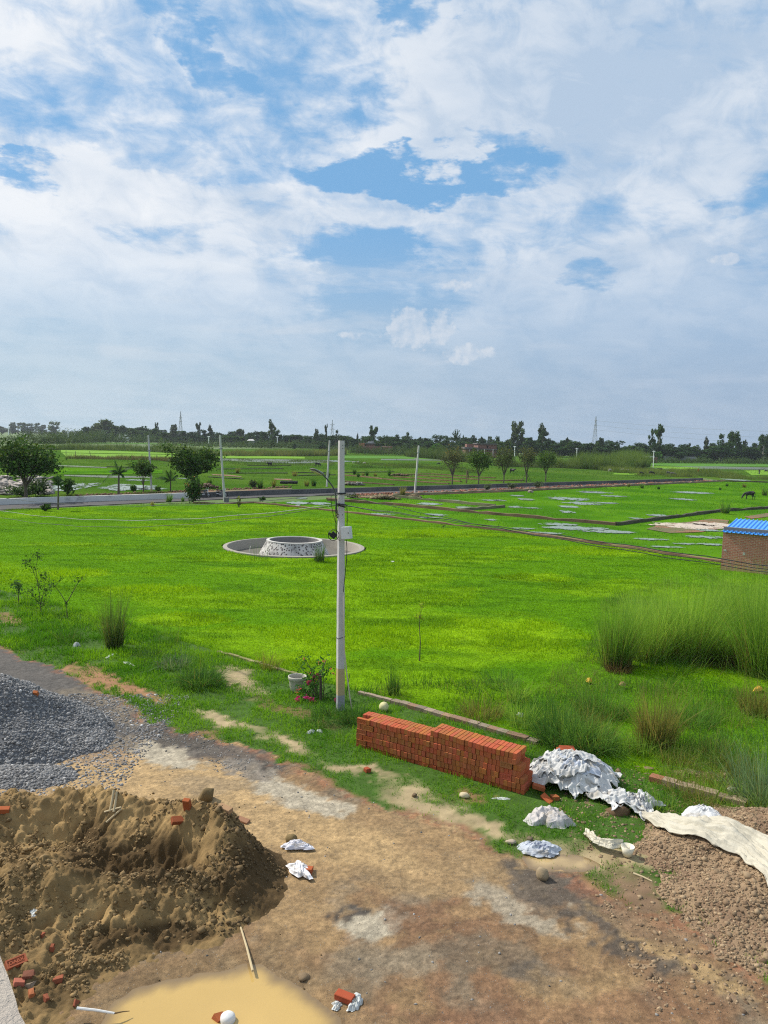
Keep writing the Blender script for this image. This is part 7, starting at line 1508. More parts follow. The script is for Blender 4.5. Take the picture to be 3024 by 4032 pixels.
# ---- motorcycles by the kerb
M_tyre = surf('tyre_rubber', (.02, .02, .02), var=.1, bump=0, rough=.7); M_chrome = surf('bright_metal', (.55, .56, .58), metal=.9, rough=.25, var=.05, bump=0); M_paint = surf('black_paint', (.02, .02, .025), var=.1, bump=0, rough=.25, spec=.6)
def motorcycle(p, rz, lab, accent):
    t = thing('motorcycle', lab, 'motorcycle', (0, 0, 0), group='motorcycles parked on the far road')
    def prt(mb, nm, mat, par=t, sm=False): return mb.build(nm, mat, par, smooth=sm, local=True)
    for nm_, x in (('front_wheel', .64), ('rear_wheel', -.62)):
        mb = MB(); mb.torus((x, 0, .30), .25, .05, n=22); wo_ = prt(mb, nm_, M_tyre, sm=True); mb = MB(); mb.torus((x, 0, .30), .195, .014, n=20, m=6)
        for j in range(6): a = j * math.pi / 3; mb.tube([(x, 0, .30), (x + .19 * math.cos(a), 0, .30 + .19 * math.sin(a))], .012, 5)
        mb.tube([(x, -.07, .30), (x, .07, .30)], .04, 8); prt(mb, 'rim', M_chrome, wo_)
    mb = MB(); mb.tube([(.62, .06, .30), (.46, .06, .82)], .028, 7); mb.tube([(.62, -.06, .30), (.46, -.06, .82)], .028, 7); prt(mb, 'fork', M_chrome)
    mb = MB(); mb.tube([(.44, 0, .80), (.05, 0, .70), (-.35, 0, .66), (-.75, 0, .72)], [.05, .045, .045, .03], 7); mb.tube([(.42, 0, .76), (.22, 0, .36), (-.15, 0, .32)], .03, 6); mb.tube([(-.62, .08, .30), (-.2, .07, .36)], .025, 6); mb.tube([(-.62, -.08, .30), (-.2, -.07, .36)], .025, 6); mb.tube([(-.6, .1, .34), (-.45, .1, .66)], .03, 6); mb.tube([(-.6, -.1, .34), (-.45, -.1, .66)], .03, 6); prt(mb, 'frame', M_paint)
    mb = MB(); mb.box((.05, 0, .44), (.34, .24, .26)); mb.box((.10, 0, .60), (.18, .16, .16)); prt(mb, 'engine', surf('engine_alloy', (.22, .22, .23), metal=.6, rough=.4, var=.2, bump=0))
    mb = MB(); V = []; 
    for (x, w_, z0_, z1_) in ((-.10, .10, .70, .80), (.02, .15, .68, .90), (.20, .16, .68, .96), (.36, .13, .72, .95), (.44, .06, .76, .86)): V += [(x, -w_, z0_), (x, w_, z0_), (x, w_ * .8, z1_), (x, -w_ * .8, z1_)]
    mb.add(V, [(3, 2, 1, 0)] + [(i * 4 + j, i * 4 + (j + 1) % 4, (i + 1) * 4 + (j + 1) % 4, (i + 1) * 4 + j) for i in range(4) for j in range(4)] + [(16, 17, 18, 19)]); prt(mb, 'tank', surf('tank_paint', accent, rough=.25, var=.05, bump=0, spec=.6))
    mb = MB(); mb.box((-.36, 0, .81), (.58, .24, .09)); mb.box((-.56, 0, .86), (.2, .22, .06)); prt(mb, 'seat', M_tyre).location = (0, 0, 0)
    mb = MB(); mb.tube([(.40, -.36, 1.04), (.46, -.15, 1.0), (.46, .15, 1.0), (.40, .36, 1.04)], .018, 6); mb.tube([(.44, .25, 1.02), (.46, .30, 1.20)], .010, 5); mb.tube([(.44, -.25, 1.02), (.46, -.30, 1.20)], .010, 5); hb_ = prt(mb, 'handlebar', M_chrome)
    for s_ in (-1, 1):
        mb = MB(); mb.lathe([(0, -.01), (.055, -.01), (.055, .012), (0, .015)], (.46, s_ * .31, 1.22), 12); prt(mb, 'mirror', M_chrome, hb_)
    mb = MB(); mb.lathe([(0, -.06), (.07, -.05), (.085, .03), (0, .05)], (.54, 0, .90), 14, col=(1, 1, 1)); prt(mb, 'headlight', surf('lamp_glass', (.7, .7, .68), rough=.1, var=.02, bump=0))
    mb = MB(); mb.box((.64, 0, .585), (.34, .11, .025)); mb.box((-.72, 0, .62), (.30, .15, .03), M=Matrix.Rotation(.35, 3, 'Y')); prt(mb, 'mudguard', M_paint)
    mb = MB(); mb.tube([(.20, -.13, .36), (0, -.15, .27), (-.4, -.16, .32), (-.72, -.16, .40)], [.03, .035, .05, .045], 8); prt(mb, 'exhaust', M_chrome)
    t.location = p; t.rotation_euler = (0.0, 0, rz); return t
p = G(803, 1957); sM = 58 * mpx(p) / 1.85; m1 = motorcycle(p, R(-12), 'black motorcycle half hidden behind the orange flowered shrub', (.025, .025, .03)); m1.scale = (sM,) * 3
p = G(872, 1955); m2 = motorcycle(p, R(-20), 'black motorcycle with leg shield right beside the leaning pole', (.03, .03, .035)); m2.scale = (sM,) * 3

# ================================================================== ANIMALS AND PEOPLE
def skinned(name, nodes, edges, mat, subs=2, root=0):
    """nodes: (x,y,z,rx,ry)"""
    me = bpy.data.meshes.new(name); me.from_pydata([n[:3] for n in nodes], edges, []); o = bpy.data.objects.new(name, me); COL.objects.link(o)
    sk = o.modifiers.new('skin', 'SKIN'); o.modifiers.new('sub', 'SUBSURF').levels = subs; lay_ = me.skin_vertices[0].data
    for i, n in enumerate(nodes): lay_[i].radius = (n[3], n[4]); lay_[i].use_root = (i == root)
    dg = bpy.context.evaluated_depsgraph_get(); ev = o.evaluated_get(dg); nm = bpy.data.meshes.new_from_object(ev); bpy.data.objects.remove(o); bpy.data.meshes.remove(me)
    nm.name = name; nm.materials.clear(); nm.materials.append(mat); nm.polygons.foreach_set('use_smooth', np.ones(len(nm.polygons), bool)); return bpy.data.objects.new(name, nm)
def bovine(name, mat, graze=True, horns=True, seed=0, stride=.1):
    """faces +x, height about 1.35 at the withers, feet on z=0"""
    s = stride
    N_ = [(-.62, 0, 1.05, .27, .30), (-.25, 0, 1.02, .31, .36), (.15, 0, 1.02, .32, .37), (.52, 0, 1.10, .24, .30), (-.80, 0, 1.12, .14, .16)]
    E_ = [(0, 1), (1, 2), (2, 3), (0, 4)]
    if graze: hd_ = [(.80, 0, .98, .15, .20), (1.02, 0, .68, .13, .16), (1.16, 0, .40, .13, .14), (1.24, 0, .14, .085, .08)]
    else: hd_ = [(.80, 0, 1.18, .15, .19), (1.05, 0, 1.28, .13, .15), (1.26, 0, 1.20, .13, .14), (1.50, 0, 1.02, .085, .08)]
    b = len(N_); N_ += hd_; E_ += [(3, b), (b, b + 1), (b + 1, b + 2), (b + 2, b + 3)]
    hx, hz = hd_[2][0], hd_[2][2]
    for sg in (-1, 1):                                   # ears
        N_.append((hx - .06, sg * .13, hz + .08, .05, .03)); N_.append((hx - .12, sg * .30, hz + .04, .03, .015)); E_ += [(b + 2, len(N_) - 2), (len(N_) - 2, len(N_) - 1)]
    for k, (sg, off) in enumerate(((-1, s), (1, -s))):      # hind legs: stifle forward, hock back
        i = len(N_); N_ += [(-.60, sg * .17, .82, .15, .17), (-.50 + off * .4, sg * .18, .60, .10, .12), (-.74 + off, sg * .17, .40, .058, .066), (-.70 + off, sg * .17, .12, .045, .048), (-.66 + off, sg * .17, .02, .06, .06)]; E_ += [(0, i), (i, i + 1), (i + 1, i + 2), (i + 2, i + 3), (i + 3, i + 4)]
    for k, (sg, off) in enumerate(((-1, -s * 1.3), (1, s))):
        i = len(N_); N_ += [(.46, sg * .16, .82, .12, .15), (.44 + off * .4, sg * .16, .62, .085, .09), (.46 + off * .8, sg * .15, .38, .055, .06), (.45 + off, sg * .15, .12, .043, .045), (.48 + off, sg * .15, .02, .058, .058)]; E_ += [(3, i), (i, i + 1), (i + 1, i + 2), (i + 2, i + 3), (i + 3, i + 4)]
    i = len(N_); N_ += [(-.92, 0, .98, .035, .035), (-.96, 0, .62, .022, .022), (-.95, .02, .42, .04, .04)]; E_ += [(4, i), (i, i + 1), (i + 1, i + 2)]
    return skinned(name, N_, E_, mat, 1, 1), (hx, hz)
M_buf = surf('buffalo_hide', (.028, .026, .026), scale=5, var=.25, bump=.1, rough=.6); M_bufg = surf('grey_hide', (.13, .12, .11), scale=5, var=.25, bump=.1); M_cow = surf('white_hide', (.58, .54, .48), scale=4, var=.12, bump=.05); M_horn = surf('horn', (.07, .06, .05), bump=0)
BM_ = {}
for key, mat_, gz in (('bg', M_buf, True), ('bs', M_buf, False), ('gg', M_bufg, True), ('wg', M_cow, True), ('ws', M_cow, False)):
    o_, hp_ = bovine('body', mat_, gz); BM_[key] = (o_.data, hp_)
def animal(key, bx, by, hpx, face, lab, cat='buffalo', group='animals grazing in the fields', name='buffalo'):
    p = G(bx, by, -0.08); k = mpx(p) * hpx / 1.40; t = thing(name, lab, cat, tuple(p), face, group); t.scale = (k, k, k); me, (hx, hz) = BM_[key]; o = bpy.data.objects.new('body', me); link(o, t)
    mb = MB()
    for sg in (-1, 1): mb.tube([(hx - .08, sg * .08, hz + .10), (hx - .20, sg * .24, hz + .12), (hx - .36, sg * .26, hz + .20), (hx - .42, sg * .18, hz + .28)], [.045, .038, .028, .010], 6)
    h_ = mb.build('horns', M_horn, t, smooth=True, local=True); return t
animal('bg', 2950, 1966, 33, math.pi - .05, 'black buffalo grazing in the wet plot near the right edge')
animal('bs', 1062, 1838, 18, math.pi + .9, 'black buffalo seen from behind in the field left of the near pole')
animal('bg', 1250, 1838, 17, -.05, 'dark buffalo grazing to the right above the lamp head')
animal('bs', 2017, 1864, 19, -.9, 'black buffalo seen between the middle roadside trees'); animal('bg', 2524, 1872, 15, -.15, 'dark buffalo with lowered head, leftmost of the right herd'); animal('bg', 2565, 1870, 15, -.1, 'dark buffalo second in the right herd')
animal('bs', 2600, 1856, 13, math.pi, 'black buffalo standing highest in the right herd', ); animal('gg', 2632, 1870, 14, -.2, 'grey buffalo partly hidden by another in the right herd'); animal('gg', 2650, 1876, 17, -.25, 'grey buffalo at the front right of the herd')
animal('wg', 2402, 1857, 11, .2, 'cream coloured cow lying left of the two pale cows', 'cow', name='cow'); animal('wg', 2450, 1857, 12, math.pi, 'pale cow, left one of a pair in the right field', 'cow', name='cow'); animal('wg', 2472, 1858, 11, .1, 'pale cow, right one of a pair in the right field', 'cow', name='cow')
animal('ws', 1392, 1825, 8, .4, 'small white calf left in the weeds right of the pole', 'calf', name='calf'); animal('ws', 1410, 1825, 9, 1.2, 'small white calf in the middle of the weeds right of the pole', 'calf', name='calf'); animal('wg', 1435, 1827, 8, math.pi, 'small white calf rightmost in the weeds beyond the pole', 'calf', name='calf')
animal('bg', 1727, 1831, 10, math.pi, 'pale backed dark buffalo in weeds left of the roadside trees'); animal('bg', 3016, 1860, 10, 0, 'dark buffalo in tall grass at the far right edge'); animal('ws', 1636, 1811, 7, .3, 'tiny white goat right of the leaning far pole', 'goat', name='goat')
def person(bx, by, hpx, lab, shirt, legs, rz, name='person'):
    p = G(bx, by, -.1); k = mpx(p) * hpx / 1.68; t = thing(name, lab, 'person', tuple(p), rz); t.scale = (k,) * 3
    N_ = [(0, 0, .92, .13, .10), (0, 0, 1.12, .13, .095), (0, 0, 1.34, .16, .10), (0, 0, 1.46, .055, .055), (0, .01, 1.57, .085, .095), (0, .015, 1.66, .07, .08)]; E_ = [(0, 1), (1, 2), (2, 3), (3, 4), (4, 5)]
    for sg in (-1, 1):
        i = len(N_); N_ += [(sg * .19, 0, 1.37, .055, .055), (sg * .25, .0, 1.10, .043, .043), (sg * .24, .08, .86, .032, .032), (sg * .235, .11, .77, .04, .022)]; E_ += [(2, i), (i, i + 1), (i + 1, i + 2), (i + 2, i + 3)]
        i = len(N_); N_ += [(sg * .09, 0, .82, .085, .085), (sg * .10, .03 * sg, .48, .06, .06), (sg * .10, .05 * sg, .08, .042, .042), (sg * .10, .05 * sg + .10, .03, .045, .03)]; E_ += [(0, i), (i, i + 1), (i + 1, i + 2), (i + 2, i + 3)]
    link(skinned('body', N_, E_, surf('skin', (.16, .08, .05), bump=0, var=.1), 1, 0), t)
    mb = MB(); mb.lathe([(.10, 1.47), (.19, 1.40), (.175, 1.15), (.155, .95), (.16, .90)], (0, 0, 0), 14, sx=1, sy=.72); mb.build('shirt', shirt, t, smooth=True, local=True)
    mb = MB(); mb.lathe([(.16, .98), (.18, .80), (.20, .45), (.19, .16)], (0, 0, 0), 14, sx=1, sy=.75); mb.build('lower_garment', legs, t, smooth=True, local=True)
    mb = MB(); mb.lathe([(.098, 1.58), (.10, 1.63), (.08, 1.70), (.03, 1.735), (0, 1.74)], (0, -.01, 0), 12); mb.build('hair', M_tyre, t, smooth=True, local=True); return t
cl = lambda n_, c: surf(n_, c, var=.1, bump=0)
person(2749, 1866, 21, 'person in orange clothes standing in the grass right of the herd', cl('orange_cloth', (.62, .12, .02)), cl('orange_cloth', (.58, .10, .02)), .6)
person(2989, 1868, 20, 'person in dark clothes standing in grass at the far right', cl('dark_cloth', (.03, .03, .04)), cl('grey_cloth', (.09, .09, .10)), -.4)
person(1562, 1812, 8, 'tiny dark figure standing at the green paddy edge', cl('dark_cloth', (.03, .03, .03)), cl('dark_cloth', (.04, .04, .05)), 1.0)
# ================================================================== BELTS OF REED AND SCRUB (uncountable masses)
def belt(name, line, dep, h_px, n, cols, lab, seed, wk=1.3, lean=.35, clump_s=.5, thr=.40, cards=False, hvar=.5):
    """line: base line in photo pixels; dep: depth of the belt in metres"""
    q = np.random.default_rng(seed); P_ = np.array([G(x, y)[:] for (x, y) in line]); seg = np.hypot(np.diff(P_[:, 0]), np.diff(P_[:, 1])); cum = np.concatenate([[0], np.cumsum(seg)])
    t = q.uniform(0, cum[-1], n); x = np.interp(t, cum, P_[:, 0]); y = np.interp(t, cum, P_[:, 1]) + q.uniform(0, 1, n) * dep
    k = (y * CP + CAMH * SP) / FPX; nz = fbm(x * .12 / clump_s, y * .05 / clump_s, 4, seed + 3); ok = nz + q.normal(0, .05, n) > thr; x, y, k, nz = x[ok], y[ok], k[ok], nz[ok]; n = len(x)
    k0 = np.interp(np.clip(t[ok], 0, cum[-1]), cum, [mpx(Vector(p)) for p in P_]); h = h_px * k0 * (1 - hvar + 1.4 * hvar * np.clip((nz - thr) * 3.2, 0, 1.2)) * q.uniform(.5, 1.1, n)
    kk = np.clip(sstep(fbm(x * .2, y * .2, 3, seed + 5), .4, .6)[:, None] * .6 + q.uniform(0, .5, (n, 1)), 0, 1); c = np.array(cols[0]) * (1 - kk) + np.array(cols[1]) * kk
    if cards:
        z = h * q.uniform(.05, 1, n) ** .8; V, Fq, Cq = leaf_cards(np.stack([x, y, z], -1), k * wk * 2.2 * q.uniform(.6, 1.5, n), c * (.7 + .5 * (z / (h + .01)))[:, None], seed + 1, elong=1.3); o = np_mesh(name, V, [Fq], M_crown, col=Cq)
    else:
        V, Fs, Cb = blades(x, y, np.full(n, -.08), h, k * wk, lean=lean, segs=2, seed=seed + 2, col=c); o = np_mesh(name, V, Fs, M_reed, col=Cb)
    return tag(o, lab, name.replace('_', ' '), kind='stuff')
RB1 = ((.050, .095, .028), (.105, .155, .048)); RB2 = ((.075, .115, .04), (.15, .18, .065)); SC1 = ((.035, .075, .022), (.075, .115, .034))
belt('reed_belt', [(-100, 1774), (240, 1771), (520, 1774), (690, 1784)], 60, 26, 13000, RB1, 'dull green reeds behind the yellow green paddy at left', 801, thr=.33)
belt('reed_belt', [(690, 1792), (900, 1796), (1200, 1796), (1345, 1793)], 40, 24, 15000, RB2, 'pale tall reeds across the middle distance', 802, thr=.30)
belt('reed_belt', [(830, 1793), (1000, 1794), (1340, 1792)], 6, 16, 3500, ((.16, .10, .07), (.05, .08, .02)), 'dry reddish stubble along the foot of the pale reeds', 803, thr=.48)
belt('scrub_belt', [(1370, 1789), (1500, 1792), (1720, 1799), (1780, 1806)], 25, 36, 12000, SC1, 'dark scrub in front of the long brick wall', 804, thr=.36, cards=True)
belt('reed_belt', [(1600, 1798), (1760, 1812), (1850, 1822), (1960, 1826)], 30, 40, 9000, RB1, 'reeds behind the first roadside tree', 805, thr=.36)
belt('reed_belt', [(2170, 1840), (2330, 1848), (2480, 1850), (2560, 1838)], 26, 56, 22000, ((.06, .125, .03), (.13, .20, .05)), 'tall green reeds left of the brick shed', 806, thr=.28, wk=1.5)
belt('reed_belt', [(1960, 1836), (2170, 1842), (2300, 1846)], 12, 30, 6000, RB1, 'low reeds behind the roadside trees', 807, thr=.42)
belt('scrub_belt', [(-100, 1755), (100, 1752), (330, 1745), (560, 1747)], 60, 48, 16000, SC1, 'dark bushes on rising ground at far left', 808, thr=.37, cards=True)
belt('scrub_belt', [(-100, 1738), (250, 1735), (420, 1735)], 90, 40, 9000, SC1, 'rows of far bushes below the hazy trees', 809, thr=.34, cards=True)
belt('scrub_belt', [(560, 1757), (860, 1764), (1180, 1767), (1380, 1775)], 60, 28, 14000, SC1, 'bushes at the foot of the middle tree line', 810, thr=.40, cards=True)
belt('scrub_belt', [(2540, 1824), (2760, 1826), (3100, 1830)], 14, 26, 8000, SC1, 'bushes at the foot of the right tree line', 811, thr=.42, cards=True)
belt('weed_field', [(2540, 1875), (2780, 1880), (3100, 1893)], 40, 24, 15000, ((.075, .135, .032), (.16, .21, .055)), 'tall weeds between the herd and the right edge', 812, thr=.36)
belt('weed_field', [(1380, 1840), (1700, 1848), (1900, 1866)], 40, 14, 9000, ((.055, .115, .028), (.11, .165, .04)), 'thin weeds in the grazed field right of the pole', 813, thr=.46)
belt('weed_field', [(620, 1826), (900, 1840), (1300, 1836)], 60, 10, 8000, ((.055, .115, .028), (.10, .15, .04)), 'low weeds in the grazed field left of the pole', 814, thr=.48)
belt('weed_field', [(250, 1805), (620, 1812), (700, 1822)], 16, 20, 7000, ((.06, .09, .035), (.13, .13, .06)), 'brownish weeds along the fence below the yellow green paddy', 815, thr=.44)
belt('weed_strip', [(0, 1960), (400, 1950), (780, 1938)], 3.0, 14, 3500, ((.06, .10, .03), (.13, .15, .05)), 'weeds on the soil behind the whitewashed kerb', 816, thr=.48)
belt('weed_strip', [(0, 2012), (300, 2002), (520, 1988), (900, 1984)], 1.2, 18, 2600, ((.06, .13, .02), (.12, .21, .03)), 'weeds along the near edge of the far road', 817, thr=.46)
# red brick rubble along the soil strip
q = np.random.default_rng(63); n = 900; u = q.uniform(0, 1, n); px_ = 1400 + u * 1400; py_ = 1953 - u * 60 - q.uniform(0, 9, n) * (1 - u * .5); P_ = np.array([G(a, b)[:] for a, b in zip(px_, py_)])
Vs, Fs_, Cs = stones(P_[:, 0], P_[:, 1], P_[:, 2] - .02, q.uniform(.06, .2, n), np.array((.28, .12, .07)) * q.uniform(.5, 1.5, (n, 1)), 64, flat=.6); tag(np_mesh('brick_rubble', Vs, [Fs_], M_stone, col=Cs), 'broken red brick rubble strewn along the far road', 'brick rubble', kind='stuff')
n = 300; u = q.uniform(0, 1, n); px_ = 300 + u * 850; py_ = 1953 - u * 35 - q.uniform(0, 5, n); P_ = np.array([G(a, b)[:] for a, b in zip(px_, py_)]); Vs, Fs_, Cs = stones(P_[:, 0], P_[:, 1], P_[:, 2] - .02, q.uniform(.06, .2, n), np.array((.17, .09, .055)) * q.uniform(.5, 1.5, (n, 1)), 65, flat=.7); tag(np_mesh('earth_clods', Vs, [Fs_], M_stone, col=Cs), 'red brown clods on the soil behind the whitewashed kerb', 'clods', kind='stuff')

# ================================================================== DISTANT TREES
def crown_mesh(kind, seed):
    """unit tree: height 1 (base z=0), crown width 1; returns trunk mesh and crown mesh"""
    q = np.random.default_rng(seed); r2 = random.Random(seed); mb = MB(); cl = []; cs_ = .058
    if kind == 'round':
        mb.tube([(0, 0, -.05), (.01, 0, .3), (0, 0, .6)], [.035, .03, .02], 6); n = 24
        for k in range(n):
            a = q.uniform(0, 6.28); rr = q.uniform(0, .36); z = q.uniform(.10, .88); rr *= 1.1 - .9 * abs(z - .52); cl.append((rr * math.cos(a), rr * math.sin(a), z, q.uniform(.10, .17)))
        for k in range(4): a = k * 1.6; mb.tube([(0, 0, .4), (.16 * math.cos(a), .16 * math.sin(a), .62)], [.015, .006], 5)
    elif kind == 'dome':
        mb.tube([(0, 0, -.05), (0, 0, .35)], [.03, .025], 6)
        for k in range(26):
            a = q.uniform(0, 6.28); ph = q.uniform(0, 1.5); cl.append((.36 * math.cos(a) * math.cos(ph), .36 * math.sin(a) * math.cos(ph), .12 + .74 * math.sin(ph) * q.uniform(.7, 1), q.uniform(.12, .18)))
    elif kind == 'slender':
        mb.tube([(0, 0, -.02), (.02, 0, .4), (-.02, 0, .7), (.01, 0, .95)], [.045, .035, .022, .006], 6)
        for k in range(20):
            z = q.uniform(.34, .97); a = q.uniform(0, 6.28); rr = q.uniform(.08, .38) * (1.15 - .55 * z); cl.append((rr * math.cos(a), rr * math.sin(a), z, q.uniform(.09, .15))); mb.tube([(0, 0, z - .16), (rr * math.cos(a), rr * math.sin(a), z)], [.014, .004], 5)
        cs_ = .062
    elif kind == 'spreading':
        mb.tube([(0, 0, -.05), (.04, 0, .25), (0, 0, .5)], [.05, .04, .03], 6)
        for k in range(6): a = k * 1.05; mb.tube([(0, 0, .4), (.3 * math.cos(a), .3 * math.sin(a), .75)], [.02, .008], 5)
        for k in range(22): a = q.uniform(0, 6.28); rr = .42 * math.sqrt(q.uniform(0, 1)); cl.append((rr * math.cos(a), rr * math.sin(a), .80 - .8 * rr * rr + q.uniform(-.12, .06), q.uniform(.09, .14)))
    elif kind == 'ragged':
        mb.tube([(0, 0, -.05), (.02, 0, .5), (0, 0, .85)], [.04, .03, .01], 6)
        for k in range(15):
            z = q.uniform(.12, .95); a = q.uniform(0, 6.28); rr = q.uniform(.05, .40) * (1 - .75 * max(0, z - .45)); cl.append((rr * math.cos(a), rr * math.sin(a), z, q.uniform(.08, .16)))
    elif kind == 'feather':
        mb.tube([(0, 0, -.05), (0, 0, .62)], [.045, .03], 6)
    cen = np.array(cl) if cl else np.zeros((0, 4)); V = None
    if kind == 'feather':
        pts = []
        for k in range(17):
            a = k * 2.4; el_ = -.1 + 1.5 * k / 17; L_ = .42
            for s in np.linspace(.15, 1, 16):
                for j in range(3): pts.append((L_ * s * math.cos(a) * math.cos(el_) + q.normal(0, .012), L_ * s * math.sin(a) * math.cos(el_) + q.normal(0, .012), .58 + L_ * s * math.sin(el_) + q.normal(0, .012)))
        pts = np.array(pts); shade = np.ones(len(pts)); size = q.uniform(.03, .06, len(pts))
    else:
        per = 70; ix = np.repeat(np.arange(len(cen)), per); u = q.normal(0, 1, (len(ix), 3)); u /= np.linalg.norm(u, axis=1)[:, None]; pts = cen[ix, :3] + u * (cen[ix, 3] * q.uniform(.45, 1.05, len(ix)))[:, None] * np.array((1, 1, .8)); shade = q.uniform(.65, 1.35, len(cen))[ix]; size = q.uniform(.6, 1.3, len(pts)) * cs_
    c = np.array((1, 1, 1.0)) * (shade * q.uniform(.75, 1.25, len(pts)))[:, None]; yl = q.uniform(0, 1, len(pts)) < .2; c[yl] *= np.array((1.35, 1.2, .9))
    V, Fq, Cq = leaf_cards(pts, size, c, seed + 1, elong=1.35, up=.1); return mb, V, Fq, Cq
SPECIES = {'dark': (.032, .074, .021), 'mid': (.050, .100, .025), 'pale': (.075, .115, .034), 'grey': (.060, .090, .042), 'bright': (.075, .19, .02)}
MC = {k: leaf('far_leaf_' + k, rgb=v, transl=.28) for k, v in SPECIES.items()}
TM = {}
for kind in ('round', 'dome', 'slender', 'spreading', 'ragged', 'feather'):
    for vnt in range(3 if kind != 'feather' else 1):
        mb, V, Fq, Cq = crown_mesh(kind, hash(kind.__len__() * 31 + vnt) % 1000 + 5); tr_ = mb.build('trunk', M_trunkp if kind == 'slender' else M_trunk, local=True); me_t = tr_.data; bpy.data.objects.remove(tr_)
        for sp_ in SPECIES:
            cr_ = np_mesh('crown', V, [Fq], MC[sp_], col=Cq) if sp_ == 'dark' else None
            if cr_: me_c = cr_.data; bpy.data.objects.remove(cr_); TM[(kind, vnt, sp_)] = (me_t, me_c); base_c = me_c
            else:
                me_c = base_c.copy(); me_c.materials.clear(); me_c.materials.append(MC[sp_]); TM[(kind, vnt, sp_)] = (me_t, me_c)
def dmap(px, d):
    typ = np.interp(px, [300, 620, 1500, 2000, 3000], [430, 420, 380, 285, 245]); base = np.interp(px, [0, 300, 900, 1200, 1500, 2000, 2500, 3000], [760, 640, 570, 530, 455, 455, 440, 450])
    return float(d * 1.5 if d > 600 else base + (d - typ) * 0.8)
tree_i = 0; rT = random.Random(77)
def ftree(px, ytop, wpx, d, kind, sp_, lab, group='trees of the distant tree line', z0=0.0, name='tree'):
    global tree_i; tree_i += 1; d = dmap(px, d); tp_ = AT(px, ytop, d); x, top = tp_.x, tp_.z; W_ = max(wpx * 1.22 / FPX * d, .8); H_ = max(top - z0, 1.5)
    t = thing(name, lab, 'tree', (x, d, z0), rT.uniform(0, 6.28), group); t.scale = (W_, W_ * rT.uniform(.8, 1.1), H_); v = rT.randrange(3) if kind != 'feather' else 0; a, b = TM[(kind, v, sp_)]
    link(bpy.data.objects.new('trunk', a), t); link(bpy.data.objects.new('crown', b), t); return t
# hazy trees at far left
HZL = 'hazy blue green tree in the far grove at the left edge'
for k, (px, yt, w_) in enumerate(((-70, 1670, 60), (8, 1676, 44), (48, 1660, 34), (70, 1664, 44), (92, 1663, 40), (118, 1666, 44), (142, 1667, 40), (168, 1670, 44), (-30, 1672, 50))): ftree(px, yt, w_ * 1.2, 780 + 17 * (k % 4), 'ragged' if k % 3 == 0 else 'round', 'grey', HZL, 'hazy grove at the far left')
ftree(212, 1658, 66, 700, 'round', 'pale', 'single rounded hazy tree standing right of the far left grove'); ftree(252, 1692, 36, 720, 'round', 'grey', 'low hazy tree at the right foot of the single rounded one')
for k, (px, yt, w_) in enumerate(((282, 1697, 40), (305, 1696, 40), (325, 1694, 40))): ftree(px, yt, w_, 900, 'dome', 'grey', 'tiny far hazy tree left of the big grove', 'tiny hazy trees')
